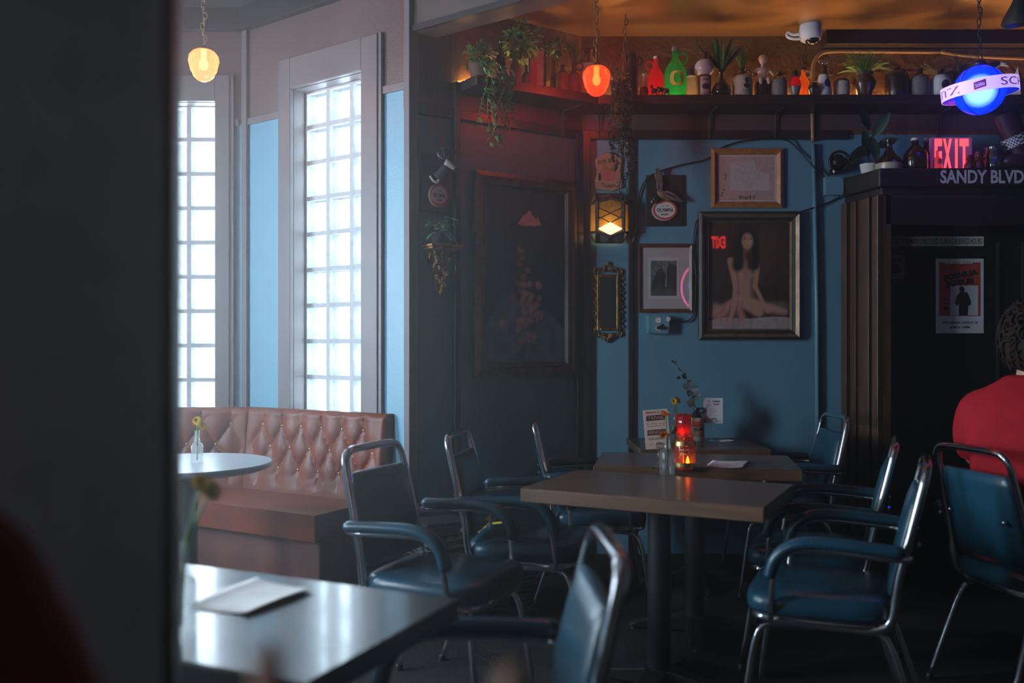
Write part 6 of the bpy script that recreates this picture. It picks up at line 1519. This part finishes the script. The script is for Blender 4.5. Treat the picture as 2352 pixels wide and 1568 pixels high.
# brown jug bottle with eucalyptus
p = Vector(((1600 - CX) / F * 5.0, 5.0, .75)); t = thing('eucalyptus_bottle', 'brown jug bottle with paper label and an arching eucalyptus branch', 'vase', p)
hb = EYE - (935 - HY) / F * 5.0 - .75; rb = .042
mb = MB(); mb.lathe([(.001, 0), (rb * .95, 0), (rb, .008), (rb, hb * .62), (rb * .93, hb * .72), (rb * .45, hb * .86), (rb * .32, hb * .92), (rb * .32, hb), (.001, hb)], 24, cap=False); mb.tube([(.026 + .013 * math.cos(a), 0, hb * .9 + .014 * math.sin(a)) for a in [i * .5 for i in range(14)]], .0045, 6); mb.build('bottle', AMBERG, t, smooth='auto')
for z0, z1, cc in ((.0, .03, 'white_glaze'), (.03, .09, 'label_tan'), (.09, .13, 'label_cream')):
    mm = {'white_glaze': WGL, 'label_tan': M('label_tan', (.42, .32, .2), .6), 'label_cream': M('label_cream', (.5, .32, .26), .6)}[cc]
    mb = MB(); mb.grid(lambda u, v: on_cyl((u - .5) * .10, z0 + .002 + v * (z1 - z0 - .002), rb + .001), 12, 3); mb.build('label_band', mm, t, smooth=True)
mb = MB(); mb.grid(lambda u, v: on_cyl(-.01 + (u - .5) * .05, .082 + v * .03, rb + .0015), 8, 3); mb.build('red_stripe', M('label_red', (.5, .07, .04), .6), t)
text('JUG', t, INK, .004, .065, w=.062, h=.020, fn=lambda x, z: on_cyl(x, z, rb + .002), bold=.05)
EU = M('eucalyptus_leaf', (.22, .30, .25), .55, var=.2, scale=20); ED = M('dark_eucalyptus_leaf', (.05, .06, .055), .5, var=.3)
def P5(px, py): q = pt(px, py, 5.0) - p; return Vector((q.x, q.y, q.z))
bp = catmull([P5(1597, 938), P5(1592, 915), P5(1588, 895), P5(1582, 878), P5(1572, 862), P5(1560, 845), P5(1548, 830)], 5)
mb = MB(); mb.tube(bp, [.0035 - .0025 * i / len(bp) for i in range(len(bp))], 5); mb.build('branch', ED, t, smooth=True)
for px, py, dx, dy, L0, w0, mt in ((1590, 926, -.6, .2, .055, .062, EU), (1594, 915, .5, .8, .04, .04, ED), (1578, 887, -.7, .3, .045, .05, EU), (1590, 893, .5, .2, .05, .04, ED), (1585, 900, -.3, -.9, .04, .05, ED), (1582, 880, .5, .7, .04, .035, ED), (1574, 866, -.5, .3, .04, .03, ED), (1571, 862, .3, .7, .03, .025, ED), (1561, 867, -.7, 0, .03, .02, ED), (1562, 848, -.4, .5, .025, .022, EU), (1551, 834, .2, .7, .025, .018, ED), (1546, 830, -.8, .5, .02, .018, ED), (1601, 907, .8, .5, .035, .03, M('dry_pink_leaf', (.22, .12, .10), .6))):
    mb = MB(); q = P5(px, py); leaf(mb, q - Vector((dx, -.0, dy)) * L0 * .35, (dx, -.25, dy), L0, w0, up=Vector((0, -1, .15)), droop=.05); mb.build('leaf', mt, t)
# card holders
def card(label, base, stem_top, w, h, tilt, papm, build, ring=True):
    t = thing('card_holder', label, 'card', base)
    mb = MB(); mb.lathe([(.001, 0), (.03, 0), (.031, .002), (.026, .005), (.004, .008), (.001, .008)], 24, cap=False); mb.build('base', CHROME, t, smooth='auto')
    mb = MB(); mb.tube([(0, 0, .006), (0, 0, stem_top)], .0018, 6); mb.tube([(.012 * math.cos(a), -.003 - .002 * math.sin(a * .5), stem_top + .012 + .012 * math.sin(a)) for a in [i * .45 for i in range(22)]], .0012, 5); mb.build('stem', CHROME, t, smooth=True)
    c = MB(); c.box((0, 0, h / 2), (w, .0012, h)); cc = c.build('card', papm, t, loc=(0, .0, stem_top - .004), rot=(math.radians(-6), tilt, 0))
    build(cc, w, h); return t
CR = M('card_red_ink', (.34, .03, .04), .6); CK = M('card_dark_ink', (.05, .015, .02), .6)
def trivia(c, w, h):
    text('SUNDAYS AT 7PM', c, CR, 0, h * .93, w=w * .78, h=h * .06, y=-.001, bold=.02)
    for z, s_ in ((.79, 'TRIVIA'), (.42, 'BINGO')):
        mb = MB(); mb.plate([(-w * .40, h * (z - .075)), (w * .38, h * (z - .065)), (w * .40, h * (z + .075)), (-w * .37, h * (z + .065))], -.0014, -.0007); mb.build('dark_panel', CK, c)
        text(s_, c, M('card_rose_letters', (.55, .22, .2), .6), 0, h * z, w=w * .66, h=h * .085, y=-.002, bold=.01)
    scribble(c, CR, 0, h * .645, w * .78, h * .032, 22, -.001); scribble(c, M('grey_ink', (.12, .10, .09), .6), 0, h * .585, w * .74, h * .026, 20, -.001)
    text('EVERY MONDAY', c, M('grey_ink', (.12, .10, .09), .6), 0, h * .26, w=w * .72, h=h * .06, y=-.001); text('BY', c, CR, -w * .26, h * .12, w=w * .15, h=h * .06, y=-.001); text('GOOD', c, M('grey_ink', (.12, .10, .09), .6), w * .2, h * .13, w=w * .34, h=h * .06, y=-.001)
b = ontop(1512, 1074, .762); Yc = b.y
card('pinkish trivia and bingo card in a chrome holder on the farther wooden table', b, EYE - (1028 - HY) / F * Yc - .762, wd(57, Yc), wd(90, Yc), math.radians(-4), M('pink_card', (.68, .45, .39), .7), trivia)
def happy(c, w, h):
    text('happy', c, INK, w * .18, h * .87, w=w * .42, h=h * .10, y=-.001, bold=.03, shear=.2); text('hour', c, INK, w * .18, h * .76, w=w * .30, h=h * .08, y=-.001, bold=.03, shear=.2)
    scribble(c, M('label_red', (.5, .07, .04), .6), -w * .24, h * .89, w * .32, h * .09, 7, -.001)
    mb = MB(); mb.tube([(-w * .24 + w * .14 * math.cos(a), -.001, h * .74 + h * .06 * math.sin(a)) for a in [math.pi + i * math.pi / 8 for i in range(9)]], .0007, 4); mb.build('smile_drawing', INK, c)
    for k in range(5): scribble(c, M('grey_ink', (.12, .10, .09), .6), 0, h * (.57 - k * .085), w * (.5 if k % 2 else .36), h * .026, 14 - k, -.001, seed=k)
    mb = MB(); mb.box((-w * .34, -.0008, h * .42), (.0008, .0004, h * .45)); mb.build('rule_line', INK, c); scribble(c, INK, w * .22, h * .08, w * .36, h * .06, 8, -.001)
b = Vector(((1638 - CX) / F * 5.0, 5.0, .75))
card('white happy hour card in a chrome holder on the small wall table', b, EYE - (970 - HY) / F * 5.0 - .75, wd(45, 5.0), wd(58, 5.0), math.radians(1), M('white_card', (.72, .70, .72), .7), happy)
t = thing('small_dish', 'thin pale oval dish beside the happy hour card', 'dish', Vector(((1668 - CX) / F * 4.98, 4.98, .75)))
mb = MB(); mb.lathe([(.001, .001), (.038, .001), (.043, .006), (.041, .007), (.036, .003), (.001, .003)], 26, cap=False); o = mb.build('dish', WGL, t, smooth='auto'); o.scale = (1, .7, 1)
# papers
def sheet(name, label, cat, corners, z, mat, curl):
    ps = [ontop(x, y, z) for x, y in corners]; c0 = sum(ps, Vector()) / 4; ps = [q - c0 for q in ps]
    def fn(u, v):
        q = ps[0].lerp(ps[1], u).lerp(ps[3].lerp(ps[2], u), v); return q + Vector((0, 0, .0015 + curl * (abs(u - .5) * 2) ** 3 + curl * .5 * math.sin(v * 3)))
    mb = MB(); mb.grid(fn, 14, 10); o = mb.build(name, mat, loc=c0, smooth=True, mods=[('SOLIDIFY', dict(thickness=.0006))]); return tag(o, label, cat)
PP = M('white_menu_paper', (.62, .58, .56), .6, var=.12, scale=14)
sheet('paper_menu', 'curled white paper menu on the shiny front left table', 'menu', [(428, 1398), (570, 1414), (722, 1357), (590, 1334)], .75, PP, .006)
sheet('receipt_paper', 'torn white paper slip on the farther wooden table', 'paper', [(1620, 1073), (1708, 1075), (1723, 1060), (1639, 1059)], .762, M('white_slip_paper', (.55, .52, .55), .8, var=.15, scale=60), .003)

# ------------------------------------------------------------------ wicker basket by the angled wall
bc = Vector((-.19, 4.35, 0)); t = thing('wicker_basket', 'black lidded wicker basket on the floor below the snow scene', 'basket', bc, WW.a)
WK = M('black_wicker', (.022, .018, .015), .45, var=.4, scale=30); bw, bd, bh = .56, .34, .40
def weave(k, z, ph, amp=.006, n=88):
    P = []
    for i in range(n + 1):
        s_ = i / n * 4; e = int(s_) % 4; f = s_ - int(s_); a, b = bw / 2 * k, bd / 2 * k
        c = [(-a, -b), (a, -b), (a, b), (-a, b)]; x0, y0 = c[e]; x1, y1 = c[(e + 1) % 4]; x, y = x0 + (x1 - x0) * f, y0 + (y1 - y0) * f
        nx, ny = [(0, -1), (1, 0), (0, 1), (-1, 0)][e]; o = amp * math.sin(i * math.pi / 2 + ph)
        P.append((x + nx * o, y + ny * o, z + .003 * math.sin(i * 1.9 + ph)))
    return P
mb = MB(); mb.box((0, 0, bh * .44), (bw * .93, bd * .9, bh * .86)); mb.build('liner', M('black_liner', (.006, .005, .005), .8), t)
for j in range(17):
    mb = MB(); mb.tube(weave(.93 + .05 * j / 17, .012 + j * .0205, math.pi * (j % 2)), .0095, 6); mb.build('strand', WK, t, smooth=True)
lid = MB(); lid.box((0, 0, bh - .022), (bw * .98, bd * .98, .026)); ld = lid.build('lid', WK, t, mods=bevel(.006))
for j in range(9): mb = MB(); y_ = -bd / 2 + (j + .5) * bd / 9; mb.tube([(-bw / 2 + i / 40 * bw, y_, bh - .008 + .004 * math.sin(i * math.pi / 2 + math.pi * (j % 2))) for i in range(41)], .013, 6); mb.build('lid_strand', WK, ld, smooth=True)
mb = MB(); mb.tube(weave(1.01, bh - .03, 0, .007), .011, 6); mb.build('rim_strand', WK, ld, smooth=True)
mb = MB(); mb.tube(weave(1.0, bh - .06, 1.5, .004), .006, 5); mb.build('pale_strand', M('worn_wicker', (.20, .15, .10), .7), t, smooth=True)
q = bc + Matrix.Rotation(WW.a, 3, 'Z') @ Vector((-.16, .0, bh + .010)); t = thing('game_box', 'flat black game box with a white tag on the wicker basket', 'box', q, WW.a - .15)
mb = MB(); mb.box((0, 0, .02), (.24, .22, .04)); mb.build('box', M('black_card_box', (.014, .013, .016), .35), t, mods=bevel(.002)); mb = MB(); mb.box((.06, -.1108, .02), (.035, .001, .02)); mb.build('tag', PP, t)
mb = MB(); mb.box((-.01, 0, .048), (.21, .19, .014)); mb.build('lid', M('black_card_lid', (.02, .02, .024), .3), t, mods=bevel(.002))
q = bc + Matrix.Rotation(WW.a, 3, 'Z') @ Vector((.07, -.07, bh + .013)); t = thing('yellow_folder', 'bright yellow folded sheet lying on the wicker basket', 'paper', q, WW.a + .1)
mb = MB(); mb.grid(lambda u, v: Vector(((u - .5) * .26, (v - .5) * .17, .004 + .004 * math.sin(u * 5))), 12, 6); mb.build('sheet', M('yellow_paper', (.62, .46, .02), .6), t, smooth=True, mods=[('SOLIDIFY', dict(thickness=.003))])

# ------------------------------------------------------------------ people
REM = lambda v, it=6: [('REMESH', dict(mode='VOXEL', voxel_size=v, use_smooth_shade=True)), ('SMOOTH', dict(factor=.5, iterations=it))]
SKIN = M('skin', (.38, .20, .14), .5, var=.06); REDT = M('red_shirt_cotton', (.27, .007, .014), .85, var=.10, scale=14, bump=.25, bscale=9, spec=.15)
def ringz(c, a, b, z, n=26, e=.85, tilt=0.0):
    out = []
    for k in range(n):
        q = 2 * math.pi * k / n; x, y = math.cos(q), math.sin(q)
        out.append(Vector((c[0] + math.copysign(abs(x) ** e, x) * a, c[1] + math.copysign(abs(y) ** e, y) * b, z)))
    return out
# man in the red shirt: local frame faces +x, y to his left
t = thing('person', 'seated person in a red shirt seen from behind at the right edge', 'person', (1.93, 3.40, 0), math.radians(38))
mb = MB()                                     # body: head, neck, forearms with hands, legs
mb.ell((.055, 0, 1.305), (.098, .078, .122), 20, 14); mb.ell((.10, 0, 1.265), (.06, .055, .06), 14, 10); mb.tube([(.02, 0, 1.08), (.03, 0, 1.16), (.045, 0, 1.24)], [.075, .062, .06], 14)
mb.ell((.155, 0, 1.29), (.018, .012, .02), 8, 6)
mb.loft([ringz((x, 0), a * .82, b * .82, z) for z, a, b, x in ((.50, .145, .185, -.02), (.68, .135, .18, -.03), (.92, .135, .212, -.04), (1.04, .115, .21, -.028), (1.10, .095, .15, -.01))])
for s_ in (-1, 1): mb.tube(catmull([(-.025, s_ * .15, 1.04), (0, s_ * .225, .97), (.04, s_ * .24, .88), (.10, s_ * .24, .83)], 4), .046, 10)
for s_ in (-1, 1):
    mb.ell((.045, s_ * .08, 1.295), (.02, .012, .03), 8, 6)
    mb.tube(catmull([(.10, s_ * .24, .83), (.26, s_ * .20, .80), (.38, s_ * .13, .80)], 4), [.042, .042, .041, .04, .038, .034, .031, .029, .027], 12)
    mb.ell((.42, s_ * .11, .80), (.048, .036, .018), 12, 8, Matrix.Rotation(-s_ * .5, 3, 'Z'))
    for f in range(4): mb.tube([(.44, s_ * (.09 + f * .016), .80), (.485 - .006 * abs(f - 1.5), s_ * (.075 + f * .016), .795), (.51 - .008 * abs(f - 1.5), s_ * (.07 + f * .015), .78)], [.010, .009, .007], 7)
    mb.tube([(.40, s_ * .085, .80), (.43, s_ * .055, .805), (.455, s_ * .045, .80)], [.012, .010, .008], 7)
mb.build('body', SKIN, t, smooth=True, mods=REM(.007, 4))
mb = MB(); R_ = []
for z, a, b, x in ((.47, .15, .19, -.02), (.56, .145, .185, -.025), (.68, .135, .18, -.03), (.80, .135, .192, -.035), (.92, .135, .212, -.04), (1.0, .128, .222, -.035), (1.06, .112, .215, -.025), (1.105, .095, .175, -.012), (1.14, .08, .115, .0), (1.165, .072, .082, .008)): R_.append(ringz((x, 0), a, b, z))
mb.loft(R_)
for s_ in (-1, 1):
    mb.tube(catmull([(-.02, s_ * .13, 1.06), (-.012, s_ * .19, 1.02), (.01, s_ * .225, .93), (.06, s_ * .24, .85)], 4), [.062, .066, .07, .073, .074, .073, .071, .07, .068, .066, .064, .062, .06], 14)
    mb.tube([(-.10, s_ * .10, .98), (-.125, s_ * .13, .86), (-.11, s_ * .15, .72)], [.02, .035, .02], 8)
mb.build('shirt', REDT, t, smooth=True, mods=REM(.010, 14))
mb = MB()
for s_ in (-1, 1):
    mb.tube(catmull([(-.03, s_ * .09, .53), (.2, s_ * .11, .54), (.42, s_ * .12, .52), (.45, s_ * .12, .45), (.44, s_ * .12, .25), (.43, s_ * .12, .07)], 4), [.1, .098, .095, .092, .09, .086, .083, .08, .077, .074, .072, .07, .068, .066, .063, .06, .056, .052, .05, .048, .046], 14)
mb.ell((-.03, 0, .53), (.15, .18, .09)); mb.build('trousers', M('dark_denim', (.012, .014, .022), .8, var=.2), t, smooth=True, mods=REM(.012, 4))
for s_ in (-1, 1): mb = MB(); mb.ell((.48, s_ * .12, .045), (.13, .048, .045)); mb.box((.48, s_ * .12, .012), (.24, .085, .024)); mb.build('shoe', BLACKP, t, smooth=True, mods=REM(.008, 3))
rng = random.Random(6); HAIR = M('dark_brown_hair', (.014, .008, .006), .75, var=.4, scale=30, spec=.15)
mb = MB(); mb.ell((.035, 0, 1.345), (.118, .102, .11), 24, 16); mb.ell((-.015, 0, 1.275), (.085, .092, .10), 20, 14)
for i in range(260):
    v = Vector((rng.gauss(-.35, .8), rng.gauss(0, .8), rng.gauss(.1, .8))).normalized()
    if v.x > .55 and v.z < .3: continue
    if v.z < -.75: continue
    c = Vector((.025, 0, 1.325)) + Vector((v.x * .118, v.y * .105, v.z * .125)); a = rng.uniform(0, 6.28); s1 = v.orthogonal().normalized(); s2 = v.cross(s1); r0 = rng.uniform(.010, .018)
    mb.tube([c + (s1 * math.cos(a + q * .8) + s2 * math.sin(a + q * .8)) * r0 * (1 - q * .06) + v * (.006 + .002 * q) - Vector((0, 0, .006 * q)) for q in range(7)], [.006, .007, .0065, .006, .005, .004, .002], 5)
mb.build('hair', HAIR, t, smooth=True)

# nearest person at the lower left: red sleeve and raised hand, only partly in the picture
t = thing('person', 'out-of-focus person in dark red at the lower left, hand raised in front', 'person', (0, 0, 0))
mb = MB(); R_ = []
cx, cy = -.585, .60
for z, a, b in ((.47, .19, .14), (.60, .18, .13), (.80, .185, .13), (.95, .20, .13), (1.04, .205, .12), (1.10, .17, .105), (1.145, .11, .085), (1.17, .075, .07)): R_.append(ringz((cx, cy), a, b, z))
mb.loft(R_)
mb.tube(catmull([(-.47, .60, 1.12), (-.385, .60, 1.10), (-.325, .58, 1.015), (-.295, .54, .92), (-.275, .50, .84)], 4), [.075, .082, .085, .083, .08, .077, .074, .072, .07, .068, .066, .064, .062, .06, .058, .055, .052], 14)
mb.tube(catmull([(-.275, .50, .84), (-.20, .46, .87), (-.13, .44, .92)], 4), [.052, .05, .048, .046, .044, .042, .04, .038, .036], 12)
mb.tube(catmull([(-.76, .60, 1.08), (-.83, .58, .98), (-.85, .55, .85), (-.78, .45, .79), (-.62, .36, .78)], 4), [.075, .08, .078, .076, .074, .072, .07, .066, .062, .058, .055, .052, .05, .046, .043, .04, .038], 12)
mb.build('shirt', M('dark_red_knit', (.22, .012, .018), .85, var=.15, scale=20), t, smooth=True, mods=REM(.012, 5))
mb = MB()
mb.ell((cx, cy - .02, 1.33), (.078, .098, .122), 18, 12); mb.tube([(cx, cy, 1.10), (cx, cy - .01, 1.24)], [.07, .058], 12); mb.ell((cx, cy + .08, 1.31), (.014, .018, .02), 8, 6)
mb.tube(catmull([(-.14, .44, .91), (-.105, .44, .965), (-.075, .445, 1.02)], 4), [.030, .029, .028, .028, .030, .034, .037, .038, .036], 12)
mb.ell((-.07, .445, 1.015), (.042, .018, .046), 12, 10)
tipI, tipT = pt(618, 1462, .45), pt(1182, 1505, .45)
mb.tube(catmull([(-.098, .445, 1.045), (-.112, .45, 1.085), (tipI.x - .001, tipI.y, tipI.z - .02), (tipI.x + .002, tipI.y, tipI.z)], 4), [.0105] * 8 + [.0095, .009, .0085, .007, .0045], 9)
mb.tube(catmull([(-.045, .445, .99), (-.018, .45, 1.04), (-.006, .45, 1.09), (tipT.x, tipT.y, tipT.z)], 4), [.015, .014, .0135, .013, .0125, .012, .0115, .011, .0105, .010, .009, .0075, .005], 9)
for k, x in enumerate((-.078, -.058, -.040)):
    mb.tube(catmull([(x, .445, 1.05), (x, .40, 1.066), (x + .002, .38, 1.045), (x + .002, .395, 1.02)], 4), [.010, .010, .010, .0098, .0096, .0094, .0092, .009, .0088, .0085, .008, .0075, .006], 8)
mb.ell((-.62, .32, .79), (.04, .05, .02), 12, 8)
mb.loft([ringz((cx, cy), a * .8, b * .8, z) for z, a, b in ((.50, .18, .13), (.80, .185, .13), (1.02, .205, .12), (1.12, .12, .09), (1.16, .075, .07))])
mb.tube(catmull([(-.47, .60, 1.10), (-.385, .60, 1.08), (-.30, .55, .92), (-.275, .50, .84), (-.2, .46, .87), (-.12, .44, .935)], 4), .036, 9)
mb.tube(catmull([(-.72, .60, 1.06), (-.83, .58, .98), (-.85, .55, .85), (-.78, .45, .79), (-.62, .34, .785)], 4), .034, 9)
for k in range(4): mb.tube([(-.645 + k * .018, .29, .79), (-.647 + k * .019, .24 + .006 * abs(k - 1.5), .785), (-.646 + k * .019, .215 + .008 * abs(k - 1.5), .77)], [.010, .009, .007], 7)
mb.tube([(-.59, .31, .79), (-.56, .28, .795), (-.55, .255, .79)], [.012, .010, .008], 7)
mb.build('body', SKIN, t, smooth=True, mods=REM(.006, 3))
mb = MB(); mb.ell((cx, cy - .045, 1.37), (.095, .105, .105), 18, 12); mb.ell((cx, cy - .085, 1.25), (.085, .06, .14), 16, 10); mb.build('hair', HAIR, t, smooth=True, mods=REM(.012, 3))
mb = MB(); mb.ell((cx, cy - .02, .53), (.19, .15, .09))
for s_ in (-1, 1): mb.tube(catmull([(cx + s_ * .09, cy, .53), (cx + s_ * .1, cy - .25, .54), (cx + s_ * .1, cy - .45, .50), (cx + s_ * .1, cy - .46, .25), (cx + s_ * .1, cy - .45, .0)], 4), [.1, .097, .094, .09, .087, .084, .081, .078, .075, .072, .069, .066, .063, .06, .057, .054, .05], 12)
mb.build('trousers', MATS['dark_denim'], t, smooth=True, mods=REM(.014, 4))

# ------------------------------------------------------------------ thin haze added to the air, standing in for lens glow round the windows
vs_ = world.node_tree.nodes.new('ShaderNodeVolumeScatter')
vs_.inputs['Density'].default_value = 0.024; vs_.inputs['Anisotropy'].default_value = 0.86; vs_.inputs['Color'].default_value = (1, 1, 1, 1)
world.node_tree.links.new(vs_.outputs[0], [n for n in world.node_tree.nodes if n.type == 'OUTPUT_WORLD'][0].inputs['Volume'])

# small dim emitters are found by the bounce rays alone; the daylight and the real lamps are sampled directly
for m_ in bpy.data.materials:
    nm_ = m_.name
    if nm_.startswith(('acorn_glass', 'exit_', 'lit_', 'logo_', 'neon_', 'purple_print', 'ring_web', 'lilac_acrylic')):
        try: m_.cycles.emission_sampling = 'NONE'
        except Exception: pass
